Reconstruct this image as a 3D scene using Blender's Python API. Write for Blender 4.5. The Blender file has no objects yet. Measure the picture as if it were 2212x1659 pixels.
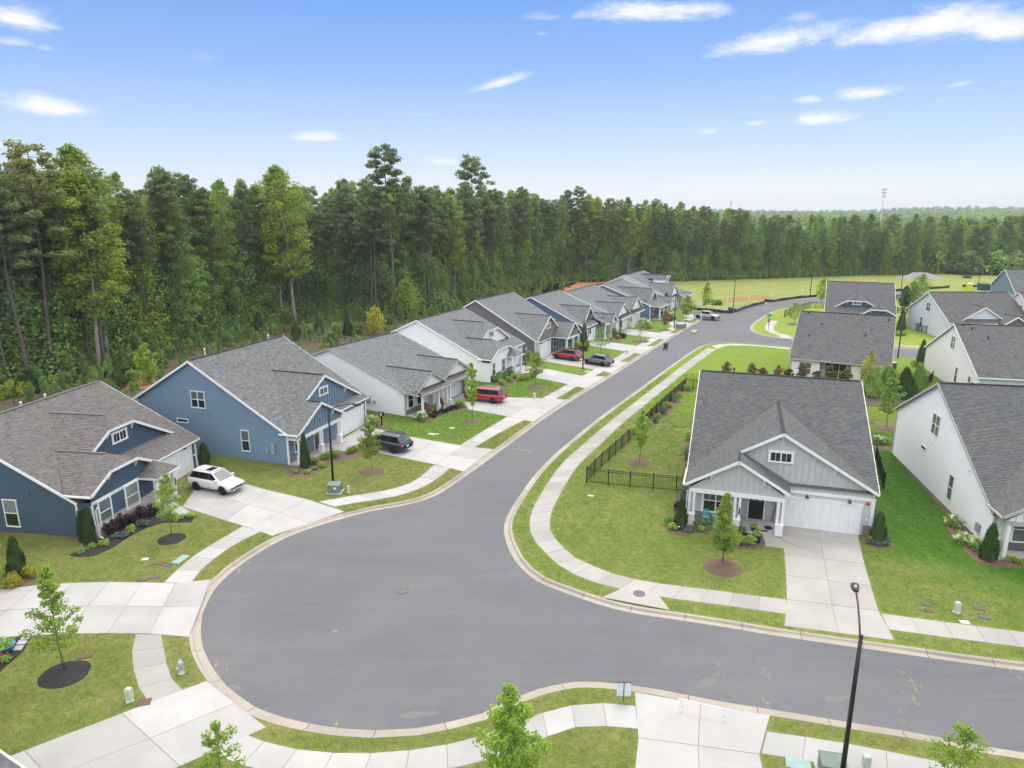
import bpy, bmesh, math, random
from mathutils import Vector, Matrix, geometry, noise as mnoise
random.seed(7)
PI = math.pi
R = math.radians
scene = bpy.context.scene
COL = scene.collection

# ---------------------------------------------------------------- camera
cam_d = bpy.data.cameras.new('camera')
cam = bpy.data.objects.new('camera', cam_d)
COL.objects.link(cam)
cam.location = (0, 0, 22.5)
cam.rotation_euler = (R(90 - 14.018), 0, 0)
cam_d.sensor_fit = 'HORIZONTAL'
cam_d.sensor_width = 36
cam_d.lens = 36 * 1500 / 2212
cam_d.clip_start = 0.5
cam_d.clip_end = 12000
scene.camera = cam

# ---------------------------------------------------------------- sky, sun, exposure
SUN_EL, SUN_AZ = R(57), R(20)           # veiled sun, high beyond the houses
SUN_STRENGTH, SKY_STRENGTH = 1.1, 0.12
sun_d = bpy.data.lights.new('sun', 'SUN')
sun = bpy.data.objects.new('sun', sun_d)
COL.objects.link(sun)
sdir = Vector((math.sin(SUN_AZ) * math.cos(SUN_EL), math.cos(SUN_AZ) * math.cos(SUN_EL), math.sin(SUN_EL)))
sun.rotation_euler = sdir.to_track_quat('Z', 'Y').to_euler()
sun.location = sdir * 300
sun_d.energy = SUN_STRENGTH
sun_d.angle = R(26)
sun_d.color = (1.0, 0.95, 0.88)
scene.view_settings.view_transform = 'Standard'
scene.view_settings.look = 'None'
scene.view_settings.gamma = 1
scene.view_settings.use_curve_mapping = False
scene.view_settings.exposure = 0.50


def ngroup(nt):
    def N(t, **kw):
        n = nt.nodes.new(t)
        for k, v in kw.items():
            if k == 'ins':
                for kk, vv in v.items():
                    n.inputs[kk].default_value = vv
            else:
                setattr(n, k, v)
        return n
    return N


def mth(nt, op, a, b=None, c=None, clamp=False):
    n = nt.nodes.new('ShaderNodeMath')
    n.operation = op
    n.use_clamp = clamp
    for i, v in enumerate((a, b, c)):
        if v is None:
            continue
        if isinstance(v, (int, float)):
            n.inputs[i].default_value = v
        else:
            nt.links.new(v, n.inputs[i])
    return n.outputs[0]


def mixc(nt, fac, a, b, blend='MIX'):
    n = nt.nodes.new('ShaderNodeMix')
    n.data_type = 'RGBA'
    n.blend_type = blend
    for i, v in ((0, fac), (6, a), (7, b)):
        if isinstance(v, (int, float)):
            n.inputs[i].default_value = v
        elif isinstance(v, tuple):
            n.inputs[i].default_value = (*v[:3], 1)
        else:
            nt.links.new(v, n.inputs[i])
    return n.outputs[2]


world = bpy.data.worlds.new('World')
scene.world = world
world.use_nodes = True
wt = world.node_tree
wt.nodes.clear()
WN = ngroup(wt)
wo = WN('ShaderNodeOutputWorld')
bg = WN('ShaderNodeBackground')
sky = WN('ShaderNodeTexSky')
sky.sky_type = 'NISHITA'
sky.sun_disc = False
sky.sun_elevation = SUN_EL
sky.sun_rotation = SUN_AZ
sky.altitude = 300
sky.air_density = 1.0
sky.dust_density = 0.4
sky.ozone_density = 3.0
tc = WN('ShaderNodeTexCoord')
sep = WN('ShaderNodeSeparateXYZ')
wt.links.new(tc.outputs['Generated'], sep.inputs[0])
vx, vy, vz = sep.outputs
az = mth(wt, 'ARCTAN2', vx, vy)
el = mth(wt, 'ARCSINE', vz)
# the cloud field repeats every quarter turn, so the sky goes on the same way all round
azf = mth(wt, 'WRAP', az, R(45), R(-45))
cmb = WN('ShaderNodeCombineXYZ')
wt.links.new(mth(wt, 'MULTIPLY', az, 6.0), cmb.inputs[0])
wt.links.new(mth(wt, 'MULTIPLY', el, 15.0), cmb.inputs[1])
nz = WN('ShaderNodeTexNoise', ins={'Scale': 2.6, 'Detail': 8.0, 'Roughness': 0.62, 'Lacunarity': 2.2, 'Distortion': 0.35})
wt.links.new(cmb.outputs[0], nz.inputs['Vector'])
nz2 = WN('ShaderNodeTexNoise', ins={'Scale': 9.0, 'Detail': 7.0, 'Roughness': 0.66, 'Distortion': 0.3})
wt.links.new(cmb.outputs[0], nz2.inputs['Vector'])
nsum = mth(wt, 'ADD', mth(wt, 'MULTIPLY', mth(wt, 'SUBTRACT', nz.outputs[0], 0.5), 3.0),
           mth(wt, 'MULTIPLY', mth(wt, 'SUBTRACT', nz2.outputs[0], 0.5), 1.3))
# azimuth, elevation, half width, half height (degrees), tilt, density
CLOUDS = [(26.3, 11.55, 4.2, .95, .08, 1.0), (29.8, 11.6, 4.5, 1.2, .05, 1.0), (10.4, 13.9, 4.0, .8, 0, .9), (9.8, 13.90, 6.10, 0.87, -0.04, 1.00), (13.4, 13.90, 2.60, 0.63, 0.00, 0.90), (2.4, 13.79, 1.56, 0.36, 0.00, 0.40), (19.7, 11.59, 5.25, 0.99, 0.10, 1.00),
          (18.1, 11.34, 3.42, 0.59, 0.10, 0.90), (28.6, 11.59, 4.38, 1.19, 0.05, 1.00), (32.5, 11.09, 3.58, 1.25, -0.05, 1.00), (30.1, 12.00, 2.29, 0.90, 0.00, 0.95),
          (20.9, 12.87, 1.50, 0.40, 0.00, 0.35), (-33.0, 11.53, 2.38, 0.98, -0.05, 0.95), (-33.4, 10.20, 1.37, 0.32, 0.00, 0.50), (-31.8, 10.04, 0.51, 0.22, 0.00, 0.30),
          (-32.4, 6.57, 3.30, 0.73, -0.06, 0.95), (-0.7, 9.46, 2.56, 0.45, 0.26, 0.80), (-14.7, 5.38, 2.46, 0.49, 0.00, 0.80), (25.4, 7.82, 2.84, 0.59, 0.00, 0.95),
          (21.9, 7.64, 1.10, 0.34, 0.00, 0.80), (22.6, 6.29, 2.64, 0.56, 0.02, 0.95), (18.3, 6.24, 1.16, 0.25, 0.05, 0.60), (14.9, 5.74, 1.01, 0.29, 0.00, 0.65),
          (31.1, 8.03, 0.77, 0.20, 0.10, 0.50), (-5.7, 3.69, 1.88, 0.41, 0.00, 0.65), (-34.8, 4.07, 1.04, 0.34, 0.00, 0.80), (-22.1, 10.34, 1.07, 0.47, 0.00, 0.14),
          (-6.8, 7.15, 1.13, 0.13, 0.00, 0.30), (25.7, 5.75, 0.87, 0.15, 0.20, 0.25), (2.2, 12.74, 0.56, 0.18, 0.00, 0.30), (30.0, 7.08, 0.43, 0.14, 0.00, 0.30),
          (17.4, 3.61, 1.97, 0.17, 0.00, 0.20), (31.8, 3.09, 1.81, 0.18, 0.00, 0.30), (8.2, 1.17, 2.15, 0.28, 0.00, 0.35), (14.2, 0.87, 4.08, 0.28, 0.00, 0.30),
          (22.2, 0.89, 2.18, 0.26, 0.00, 0.35), (31.1, 0.58, 2.89, 0.24, 0.00, 0.30), (27.1, 3.12, 0.86, 0.16, 0.00, 0.20)]
cl = None
for (a, e, w, h, tilt, dn) in CLOUDS:
    da = mth(wt, 'SUBTRACT', azf, R(a))
    de = mth(wt, 'SUBTRACT', mth(wt, 'SUBTRACT', el, R(e)), mth(wt, 'MULTIPLY', da, tilt))
    # flat below, heaped above
    up = mth(wt, 'MULTIPLY', mth(wt, 'MAXIMUM', de, 0.0), 1 / R(h * 1.15))
    dw = mth(wt, 'MULTIPLY', mth(wt, 'MINIMUM', de, 0.0), 1 / R(h * 0.75))
    qa = mth(wt, 'MULTIPLY', da, 1 / R(w))
    r2 = mth(wt, 'ADD', mth(wt, 'MULTIPLY', qa, qa), mth(wt, 'ADD', mth(wt, 'MULTIPLY', up, up), mth(wt, 'MULTIPLY', dw, dw)))
    m = mth(wt, 'SUBTRACT', 1.0, mth(wt, 'SQRT', r2))
    m = mth(wt, 'ADD', m, mth(wt, 'MULTIPLY', nsum, 0.62))
    sm = WN('ShaderNodeMapRange', interpolation_type='SMOOTHSTEP', ins={1: -0.12, 2: 1.0, 3: 0.0, 4: dn})
    wt.links.new(m, sm.inputs[0])
    cl = sm.outputs[0] if cl is None else mth(wt, 'MAXIMUM', cl, sm.outputs[0])
# clear blue low down, paling to white at the horizon; added above the view, a broken sheet of bright thin cloud that lifts the walls and softens every shadow
ramp = WN('ShaderNodeValToRGB')
rin = WN('ShaderNodeMapRange', ins={1: 0.0, 2: R(30), 3: 0.0, 4: 1.0})
wt.links.new(el, rin.inputs[0])
wt.links.new(rin.outputs[0], ramp.inputs[0])
cr = ramp.color_ramp
stops = [(0.0, (.87, .93, .99)), (1.6 / 30, (.82, .875, .99)), (3.5 / 30, (.65, .765, .985)), (6.5 / 30, (.48, .645, .975)), (10 / 30, (.29, .495, .955)), (15 / 30, (.165, .375, .89)), (1.0, (.085, .24, .72))]
while len(cr.elements) < len(stops):
    cr.elements.new(0.5)
for e_, (p_, c_) in zip(cr.elements, stops):
    e_.position = p_
    e_.color = (*c_, 1)
KS = 1.0 / (SKY_STRENGTH * 2 ** scene.view_settings.exposure)
grad = WN('ShaderNodeVectorMath', operation='SCALE', ins={'Scale': KS})
wt.links.new(ramp.outputs[0], grad.inputs[0])
blue = mixc(wt, 0.15, grad.outputs[0], sky.outputs[0])
vn = WN('ShaderNodeTexNoise', ins={'Scale': 2.4, 'Detail': 6.0, 'Roughness': 0.6})
wt.links.new(tc.outputs['Generated'], vn.inputs['Vector'])
vm = WN('ShaderNodeMapRange', interpolation_type='SMOOTHSTEP', ins={1: R(15.5), 2: R(25), 3: 0.0, 4: 1.0})
wt.links.new(el, vm.inputs[0])
vc = WN('ShaderNodeMapRange', interpolation_type='SMOOTHSTEP', ins={1: 0.30, 2: 0.58, 3: 0.35, 4: 1.0})
wt.links.new(vn.outputs[0], vc.inputs[0])
veil = mixc(wt, mth(wt, 'MULTIPLY', vm.outputs[0], vc.outputs[0]), blue, (2.1 * KS, 2.06 * KS, 2.02 * KS))
skyc = mixc(wt, cl, veil, (1.02 * KS, 1.02 * KS, 1.03 * KS))
wt.links.new(skyc, bg.inputs[0])
bg.inputs[1].default_value = SKY_STRENGTH
wt.links.new(bg.outputs[0], wo.inputs[0])

# ---------------------------------------------------------------- materials
MATS = {}


def new_mat(name, rough=0.6, spec=0.3):
    m = bpy.data.materials.new(name)
    m.use_nodes = True
    nt = m.node_tree
    b = nt.nodes['Principled BSDF']
    b.inputs['Roughness'].default_value = rough
    b.inputs['Specular IOR Level'].default_value = spec
    MATS[name] = m
    return m, nt, b, ngroup(nt)


def noise_fac(nt, N, vec, scale, detail=4, lo=0.35, hi=0.65, rough=0.55, dist=0.0):
    n = N('ShaderNodeTexNoise', ins={'Scale': scale, 'Detail': detail, 'Roughness': rough, 'Distortion': dist})
    nt.links.new(vec, n.inputs['Vector'])
    r = N('ShaderNodeMapRange', ins={1: lo, 2: hi, 3: 0.0, 4: 1.0})
    nt.links.new(n.outputs[0], r.inputs[0])
    return r.outputs[0]


def pos_vec(nt, N, scale=(1, 1, 1), obj=False):
    if obj:
        src = N('ShaderNodeTexCoord').outputs['Object']
    else:
        src = N('ShaderNodeNewGeometry').outputs['Position']
    if scale == (1, 1, 1):
        return src
    mp = N('ShaderNodeMapping')
    mp.inputs['Scale'].default_value = scale
    nt.links.new(src, mp.inputs[0])
    return mp.outputs[0]


def bump(nt, N, b, vec, scale, strength, dist=0.02, detail=3):
    n = N('ShaderNodeTexNoise', ins={'Scale': scale, 'Detail': detail, 'Roughness': 0.6})
    nt.links.new(vec, n.inputs['Vector'])
    bp = N('ShaderNodeBump', ins={'Strength': strength, 'Distance': dist})
    nt.links.new(n.outputs[0], bp.inputs['Height'])
    nt.links.new(bp.outputs[0], b.inputs['Normal'])


def plain(name, col, rough=0.6, spec=0.3, var=0.12, scale=3.0, metal=0.0, obj=True, coat=0.0, bmp=0.0):
    """one colour with mild wear"""
    m, nt, b, N = new_mat(name, rough, spec)
    v = pos_vec(nt, N, obj=obj)
    f = noise_fac(nt, N, v, scale, 5, 0.3, 0.7)
    d = tuple(c * (1 - var) for c in col)
    l = tuple(min(1, c * (1 + var)) for c in col)
    c = mixc(nt, f, d, l)
    nt.links.new(c, b.inputs['Base Color'])
    b.inputs['Metallic'].default_value = metal
    b.inputs['Coat Weight'].default_value = coat
    if bmp:
        bump(nt, N, b, v, 40, bmp)
    return m


def concrete(name, col, joint=False):
    m, nt, b, N = new_mat(name, 0.85, 0.2)
    v = pos_vec(nt, N)
    f1 = noise_fac(nt, N, v, 0.45, 6, 0.35, 0.68)
    f2 = noise_fac(nt, N, v, 7.0, 5, 0.3, 0.75)
    f3 = noise_fac(nt, N, pos_vec(nt, N, (0.5, 2.2, 1)), 1.1, 7, 0.60, 0.78)
    c = mixc(nt, f1, tuple(x * 0.90 for x in col), tuple(x * 1.06 for x in col))
    c = mixc(nt, mth(nt, 'MULTIPLY', f2, 0.35), c, tuple(x * 0.84 for x in col))
    c = mixc(nt, mth(nt, 'MULTIPLY', f3, 0.30), c, (col[0] * .74, col[1] * .70, col[2] * .62))
    oi = N('ShaderNodeObjectInfo')
    k = N('ShaderNodeMapRange', ins={1: 0, 2: 1, 3: 0.87, 4: 1.06})
    nt.links.new(oi.outputs['Random'], k.inputs[0])
    cc = N('ShaderNodeVectorMath', operation='SCALE')
    nt.links.new(c, cc.inputs[0])
    nt.links.new(k.outputs[0], cc.inputs['Scale'])
    nt.links.new(cc.outputs[0], b.inputs['Base Color'])
    bump(nt, N, b, v, 60, 0.15, 0.004)
    return m


concrete('concrete', (0.475, 0.465, 0.448))
concrete('concrete_old', (0.43, 0.410, 0.378))
concrete('kerb_concrete', (0.43, 0.385, 0.325))
plain('joint', (0.27, 0.255, 0.235), 0.95, 0.1)

# asphalt: grey aggregate, tyre-polished streaks, a few pale scuffs
m, nt, b, N = new_mat('asphalt', 0.9, 0.25)
v = pos_vec(nt, N)
f1 = noise_fac(nt, N, v, 0.11, 6, 0.35, 0.68, 0.6, 0.6)
f2 = noise_fac(nt, N, pos_vec(nt, N, (0.22, 1.6, 1)), 0.5, 7, 0.42, 0.72, 0.6, 1.2)
f3 = noise_fac(nt, N, v, 26, 3, 0.25, 0.8)
f4 = noise_fac(nt, N, v, 0.8, 8, 0.66, 0.74, 0.65, 1.5)
f5 = noise_fac(nt, N, v, 130, 2, 0.62, 0.72)
f6 = noise_fac(nt, N, v, 4.5, 8, 0.34, 0.66, 0.85)
f7 = noise_fac(nt, N, pos_vec(nt, N, (1, 1, 1)), 0.35, 9, 0.42, 0.62, 0.75, 2.0)
c = mixc(nt, f1, (0.153, 0.157, 0.171), (0.203, 0.203, 0.211))
c = mixc(nt, mth(nt, 'MULTIPLY', f2, 0.6), c, (0.234, 0.228, 0.221))
c = mixc(nt, mth(nt, 'MULTIPLY', f3, 0.5), c, (0.114, 0.117, 0.125))
c = mixc(nt, mth(nt, 'MULTIPLY', f6, 0.42), c, (0.105, 0.106, 0.112))
c = mixc(nt, mth(nt, 'MULTIPLY', f7, 0.28), c, (0.135, 0.136, 0.143))
c = mixc(nt, mth(nt, 'MULTIPLY', f4, 0.35), c, (0.319, 0.308, 0.284))
c = mixc(nt, mth(nt, 'MULTIPLY', f5, 0.5), c, (0.376, 0.365, 0.352))
nt.links.new(c, b.inputs['Base Color'])
bump(nt, N, b, v, 55, 0.3, 0.003)


def lawn_mat(name, green, olive, straw, straw_amt=0.5, stripes=None):
    m, nt, b, N = new_mat(name, 0.9, 0.15)
    v = pos_vec(nt, N)
    f1 = noise_fac(nt, N, v, 0.09, 5, 0.36, 0.62, 0.55, 0.5)
    f2 = noise_fac(nt, N, v, 0.55, 7, 0.40, 0.70, 0.6, 0.4)
    f3 = noise_fac(nt, N, v, 3.2, 6, 0.38, 0.64, 0.65)
    f4 = noise_fac(nt, N, v, 14, 5, 0.36, 0.66, 0.65)
    f5 = noise_fac(nt, N, v, 0.55, 10, 0.50, 0.68, 0.74, 1.0)
    c = mixc(nt, f1, green, olive)
    c = mixc(nt, mth(nt, 'MULTIPLY', f2, 0.55), c, tuple(0.5 * (a + q) * 1.15 for a, q in zip(olive, straw)))
    c = mixc(nt, mth(nt, 'MULTIPLY', f5, straw_amt), c, straw)
    c = mixc(nt, mth(nt, 'MULTIPLY', f3, 0.30), c, tuple(x * 0.66 for x in green))
    c = mixc(nt, mth(nt, 'MULTIPLY', f4, 0.35), c, tuple(x * 0.55 for x in green))
    if stripes:
        s = N('ShaderNodeTexWave', ins={'Scale': stripes[0], 'Distortion': 2.5, 'Detail': 2.0, 'Detail Scale': 0.4})
        mp = N('ShaderNodeMapping')
        mp.inputs['Rotation'].default_value = (0, 0, stripes[1])
        nt.links.new(v, mp.inputs[0])
        nt.links.new(mp.outputs[0], s.inputs[0])
        c = mixc(nt, mth(nt, 'MULTIPLY', s.outputs['Fac'], 0.35), c, tuple(x * 0.72 for x in green))
    nt.links.new(c, b.inputs['Base Color'])
    bump(nt, N, b, v, 22, 0.6, 0.018, 5)
    return m


def lawn_blend(name, base, spots):
    """one lawn whose lots are mown and fed differently: spots = (x0, y0, x1, y1, radius, soft, colours)"""
    m = lawn_mat(name, *base)
    nt = m.node_tree
    N = ngroup(nt)
    b = nt.nodes['Principled BSDF']
    src = b.inputs['Base Color'].links[0].from_socket
    v = pos_vec(nt, N)
    f3 = noise_fac(nt, N, v, 5.0, 6, 0.30, 0.72, 0.65)
    f4 = noise_fac(nt, N, v, 28, 4, 0.28, 0.75, 0.6)
    fs = noise_fac(nt, N, pos_vec(nt, N, (1.0, .35, 1)), 0.9, 6, 0.38, 0.66, .6)
    wob = N('ShaderNodeTexNoise', ins={'Scale': .35, 'Detail': 5.0})
    nt.links.new(v, wob.inputs['Vector'])
    for (x0, y0, x1, y1, r, soft, ga, gb) in spots:
        sp = N('ShaderNodeSeparateXYZ')
        nt.links.new(v, sp.inputs[0])
        dx, dy = x1 - x0, y1 - y0
        L2 = dx * dx + dy * dy
        px = mth(nt, 'SUBTRACT', sp.outputs[0], x0)
        py = mth(nt, 'SUBTRACT', sp.outputs[1], y0)
        t = mth(nt, 'ADD', mth(nt, 'MULTIPLY', px, dx / L2), mth(nt, 'MULTIPLY', py, dy / L2), clamp=True)
        qx = mth(nt, 'SUBTRACT', px, mth(nt, 'MULTIPLY', t, dx))
        qy = mth(nt, 'SUBTRACT', py, mth(nt, 'MULTIPLY', t, dy))
        dd = mth(nt, 'SQRT', mth(nt, 'ADD', mth(nt, 'MULTIPLY', qx, qx), mth(nt, 'MULTIPLY', qy, qy)))
        dd = mth(nt, 'ADD', dd, mth(nt, 'MULTIPLY', mth(nt, 'SUBTRACT', wob.outputs[0], .5), soft * 1.6))
        k = N('ShaderNodeMapRange', interpolation_type='SMOOTHSTEP', ins={1: r - soft, 2: r + soft, 3: 1.0, 4: 0.0})
        nt.links.new(dd, k.inputs[0])
        c2 = mixc(nt, fs, ga, gb)
        c2 = mixc(nt, mth(nt, 'MULTIPLY', f3, 0.3), c2, tuple(x * .62 for x in ga))
        c2 = mixc(nt, mth(nt, 'MULTIPLY', f4, 0.3), c2, tuple(x * .5 for x in ga))
        src = mixc(nt, k.outputs[0], src, c2)
    nt.links.new(src, b.inputs['Base Color'])


lawn_mat('lawn_grass', (0.156, 0.240, 0.044), (0.237, 0.276, 0.062), (0.390, 0.325, 0.130))
lawn_mat('lawn_olive', (0.166, 0.211, 0.044), (0.247, 0.257, 0.065), (0.390, 0.299, 0.130), 0.6)
lawn_mat('lawn_deep', (0.078, 0.195, 0.022), (0.120, 0.234, 0.031), (0.312, 0.312, 0.091), 0.2, (0.30, 0.25))
lawn_mat('lawn_bright', (0.208, 0.319, 0.034), (0.280, 0.351, 0.047), (0.390, 0.364, 0.104), 0.3)
DEEP = ((0.063, 0.167, 0.018), (0.097, 0.203, 0.025))
BRIGHT = ((0.172, 0.279, 0.031), (0.227, 0.310, 0.041))
FRESH = ((0.126, 0.234, 0.031), (0.172, 0.257, 0.040))
lawn_blend('lawn_east', ((0.147, 0.223, 0.040), (0.206, 0.259, 0.056), (0.328, 0.293, 0.117)),
           [(29.0, 44.5, 37, 66, 3.6, 2.6, *DEEP), (33, 40, 46, 35.5, 2.6, 2.4, *DEEP), (22, 84, 38, 110, 8.5, 3, *BRIGHT), (36, 104, 54, 100, 13, 4, *BRIGHT), (46, 80, 50, 92, 7, 3, *BRIGHT)])
lawn_blend('lawn_west', ((0.151, 0.205, 0.042), (0.214, 0.241, 0.060), (0.328, 0.270, 0.117)),
           [(-12, 68, -4, 76, 5.5, 2.0, *FRESH), (-8, 82, -2, 84, 3.5, 1.5, *FRESH), (-2, 90, 42, 168, 7, 2, *FRESH)])
lawn_mat('field_grass', (0.198, 0.288, 0.068), (0.305, 0.329, 0.093), (0.478, 0.345, 0.130), 0.95)


def mulch(name, c1, c2):
    m, nt, b, N = new_mat(name, 0.95, 0.1)
    v = pos_vec(nt, N)
    f = noise_fac(nt, N, v, 18, 6, 0.35, 0.65, 0.7)
    f2 = noise_fac(nt, N, v, 0.8, 4, 0.35, 0.65)
    c = mixc(nt, f, c1, c2)
    c = mixc(nt, mth(nt, 'MULTIPLY', f2, 0.4), c, tuple(x * 0.75 for x in c2))
    nt.links.new(c, b.inputs['Base Color'])
    bump(nt, N, b, v, 24, 0.8, 0.025, 5)


mulch('mulch_brown', (0.075, 0.052, 0.036), (0.26, 0.185, 0.135))
mulch('mulch_black', (0.012, 0.011, 0.012), (0.075, 0.068, 0.070))
mulch('pine_straw', (0.060, 0.050, 0.034), (0.19, 0.145, 0.105))
mulch('clay', (0.34, 0.135, 0.06), (0.55, 0.25, 0.13))
mulch('forest_soil', (0.020, 0.022, 0.012), (0.07, 0.065, 0.035))
mulch('gravel', (0.20, 0.20, 0.20), (0.42, 0.42, 0.42))


# ---------------------------------------------------------------- object helpers
def tag(o, label=None, cat=None, group=None, kind=None):
    if label:
        o['label'] = label
    if cat:
        o['category'] = cat
    if group:
        o['group'] = group
    if kind:
        o['kind'] = kind
    return o


def empty(name, loc=(0, 0, 0), rz=0.0, label=None, cat=None, group=None):
    o = bpy.data.objects.new(name, None)
    COL.objects.link(o)
    o.location = (loc[0], loc[1], loc[2] if len(loc) > 2 else 0.0)
    o.rotation_euler = (0, 0, rz)
    o.empty_display_size = 0.3
    return tag(o, label, cat, group)


class MB:
    """collects faces, then links them as one mesh object"""

    def __init__(s):
        s.v, s.f, s.t, s.mi = [], [], [], []
        s.cur = 0
        s.cuts = []

    def add(s, vs, fs, tint=None):
        n = len(s.v)
        s.cuts.append((n, len(s.f)))
        s.v += [tuple(p) for p in vs]
        for f in fs:
            s.f.append(tuple(i + n for i in f))
            s.t.append(random.random() if tint is None else tint)
            s.mi.append(s.cur)
        return s

    def quad(s, a, b, c, d, tint=None):
        return s.add((a, b, c, d), ((0, 1, 2, 3),), tint)

    def box(s, x0, x1, y0, y1, z0, z1, tint=None):
        v = [(x0, y0, z0), (x1, y0, z0), (x1, y1, z0), (x0, y1, z0), (x0, y0, z1), (x1, y0, z1), (x1, y1, z1), (x0, y1, z1)]
        return s.add(v, ((3, 2, 1, 0), (4, 5, 6, 7), (0, 1, 5, 4), (1, 2, 6, 5), (2, 3, 7, 6), (3, 0, 4, 7)), tint)

    def beam(s, a, b, w, h, up=(0, 0, 1), top=False, tint=None):
        """box beam from a to b; w sideways, h along up (hangs below a-b if top)"""
        a, b = Vector(a), Vector(b)
        d = (b - a).normalized()
        u = Vector(up)
        side = d.cross(u)
        if side.length < 1e-5:
            side = d.orthogonal()
        side.normalize()
        u = side.cross(d).normalized()
        lo, hi = (-h, 0) if top else (-h / 2, h / 2)
        v = []
        for p in (a, b):
            for (i, j) in ((-1, lo), (1, lo), (1, hi), (-1, hi)):
                v.append(p + side * (i * w / 2) + u * j)
        return s.add(v, ((0, 1, 2, 3), (7, 6, 5, 4), (0, 4, 5, 1), (1, 5, 6, 2), (2, 6, 7, 3), (3, 7, 4, 0)), tint)

    def tube(s, pts, rad, n=6, caps=True, tint=None):
        pts = [Vector(p) for p in pts]
        if isinstance(rad, (int, float)):
            rad = [rad] * len(pts)
        vs, fs = [], []
        ref = None
        for i, p in enumerate(pts):
            d = (pts[min(i + 1, len(pts) - 1)] - pts[max(i - 1, 0)])
            d = d.normalized() if d.length > 1e-9 else Vector((0, 0, 1))
            if ref is None:
                ref = d.orthogonal().normalized()
            a = (ref - d * ref.dot(d)).normalized()
            ref = a
            q = d.cross(a)
            for k in range(n):
                t = 2 * PI * k / n
                vs.append(p + (a * math.cos(t) + q * math.sin(t)) * rad[i])
        for i in range(len(pts) - 1):
            for k in range(n):
                k2 = (k + 1) % n
                fs.append((i * n + k, i * n + k2, (i + 1) * n + k2, (i + 1) * n + k))
        if caps:
            fs.append(tuple(range(n - 1, -1, -1)))
            fs.append(tuple((len(pts) - 1) * n + k for k in range(n)))
        return s.add(vs, fs, tint)

    def lathe(s, prof, n=12, c=(0, 0, 0), axis='z', tint=None):
        """prof: (radius, height) list"""
        vs, fs = [], []
        for (r, h) in prof:
            for k in range(n):
                t = 2 * PI * k / n
                x, y = r * math.cos(t), r * math.sin(t)
                p = (x, y, h) if axis == 'z' else ((x, h, y) if axis == 'y' else (h, x, y))
                vs.append((p[0] + c[0], p[1] + c[1], p[2] + c[2]))
        for i in range(len(prof) - 1):
            for k in range(n):
                k2 = (k + 1) % n
                fs.append((i * n + k, i * n + k2, (i + 1) * n + k2, (i + 1) * n + k))
        fs.append(tuple(range(n - 1, -1, -1)))
        fs.append(tuple((len(prof) - 1) * n + k for k in range(n)))
        return s.add(vs, fs, tint)

    def mesh(s, name, mats, smooth=False, tint=False):
        me = bpy.data.meshes.new(name)
        me.from_pydata(s.v, [], s.f)
        if not isinstance(mats, (list, tuple)):
            mats = [mats]
        for m in mats:
            me.materials.append(MATS[m] if isinstance(m, str) else m)
        if any(s.mi):
            me.polygons.foreach_set('material_index', s.mi)
        if smooth:
            me.polygons.foreach_set('use_smooth', [True] * len(s.f))
        if tint:
            at = me.attributes.new('tint', 'FLOAT', 'FACE')
            at.data.foreach_set('value', s.t)
        me.update()
        return me

    def build(s, name, mats, parent=None, smooth=False, tint=False, kind=None):
        return link(name, s.mesh(name, mats, smooth, tint), parent, kind)


def build_each(mb, name, mats, parent=None, tint=False):
    """every piece that went in comes out as an object of its own"""
    out = []
    cuts = mb.cuts + [(len(mb.v), len(mb.f))]
    for (v0, f0), (v1, f1) in zip(cuts, cuts[1:]):
        p = MB()
        p.add(mb.v[v0:v1], [tuple(i - v0 for i in f) for f in mb.f[f0:f1]])
        out.append(p.build(name, mats, parent, tint=tint))
    return out


def link(name, me, parent=None, kind=None, loc=None, rz=None):
    o = bpy.data.objects.new(name, me)
    COL.objects.link(o)
    if parent is not None:
        o.parent = parent
    if loc is not None:
        o.location = loc
    if rz is not None:
        o.rotation_euler = (0, 0, rz)
    if kind:
        o['kind'] = kind
    return o


def children(o):
    return [c for c in bpy.data.objects if c.parent == o]


def copy_tree(o, loc=None, rz=None, label=None, parent=None, kids=None):
    kids = kids if kids is not None else {}
    c = o.copy()
    COL.objects.link(c)
    if parent is not None:
        c.parent = parent
    if loc is not None:
        c.location = loc
    if rz is not None:
        c.rotation_euler = (0, 0, rz)
    if label:
        c['label'] = label
    for ch in o.children:
        copy_tree(ch, parent=c)
    return c


def smooth_line(pts, step=0.9, closed=False):
    """Catmull-Rom through pts, resampled"""
    P = [Vector((p[0], p[1])) for p in pts]
    out = []
    n = len(P)
    for i in range(n - 1):
        p0, p1, p2, p3 = P[max(i - 1, 0)], P[i], P[i + 1], P[min(i + 2, n - 1)]
        if i == 0:
            p0 = p1 * 2 - p2
        if i + 2 > n - 1:
            p3 = p2 * 2 - p1
        k = max(1, int((p2 - p1).length / step))
        t0, t1, t2, t3 = 0, (p1 - p0).length ** .5, 0, 0
        t2 = t1 + max((p2 - p1).length, 1e-6) ** .5
        t3 = t2 + max((p3 - p2).length, 1e-6) ** .5
        for j in range(k):
            t = t1 + (t2 - t1) * j / k
            a1 = p0 * ((t1 - t) / (t1 - t0)) + p1 * ((t - t0) / (t1 - t0))
            a2 = p1 * ((t2 - t) / (t2 - t1)) + p2 * ((t - t1) / (t2 - t1))
            a3 = p2 * ((t3 - t) / (t3 - t2)) + p3 * ((t - t2) / (t3 - t2))
            b1 = a1 * ((t2 - t) / (t2 - t0)) + a2 * ((t - t0) / (t2 - t0))
            b2 = a2 * ((t3 - t) / (t3 - t1)) + a3 * ((t - t1) / (t3 - t1))
            out.append(b1 * ((t2 - t) / (t2 - t1)) + b2 * ((t - t1) / (t2 - t1)))
    out.append(P[-1])
    return out


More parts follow.
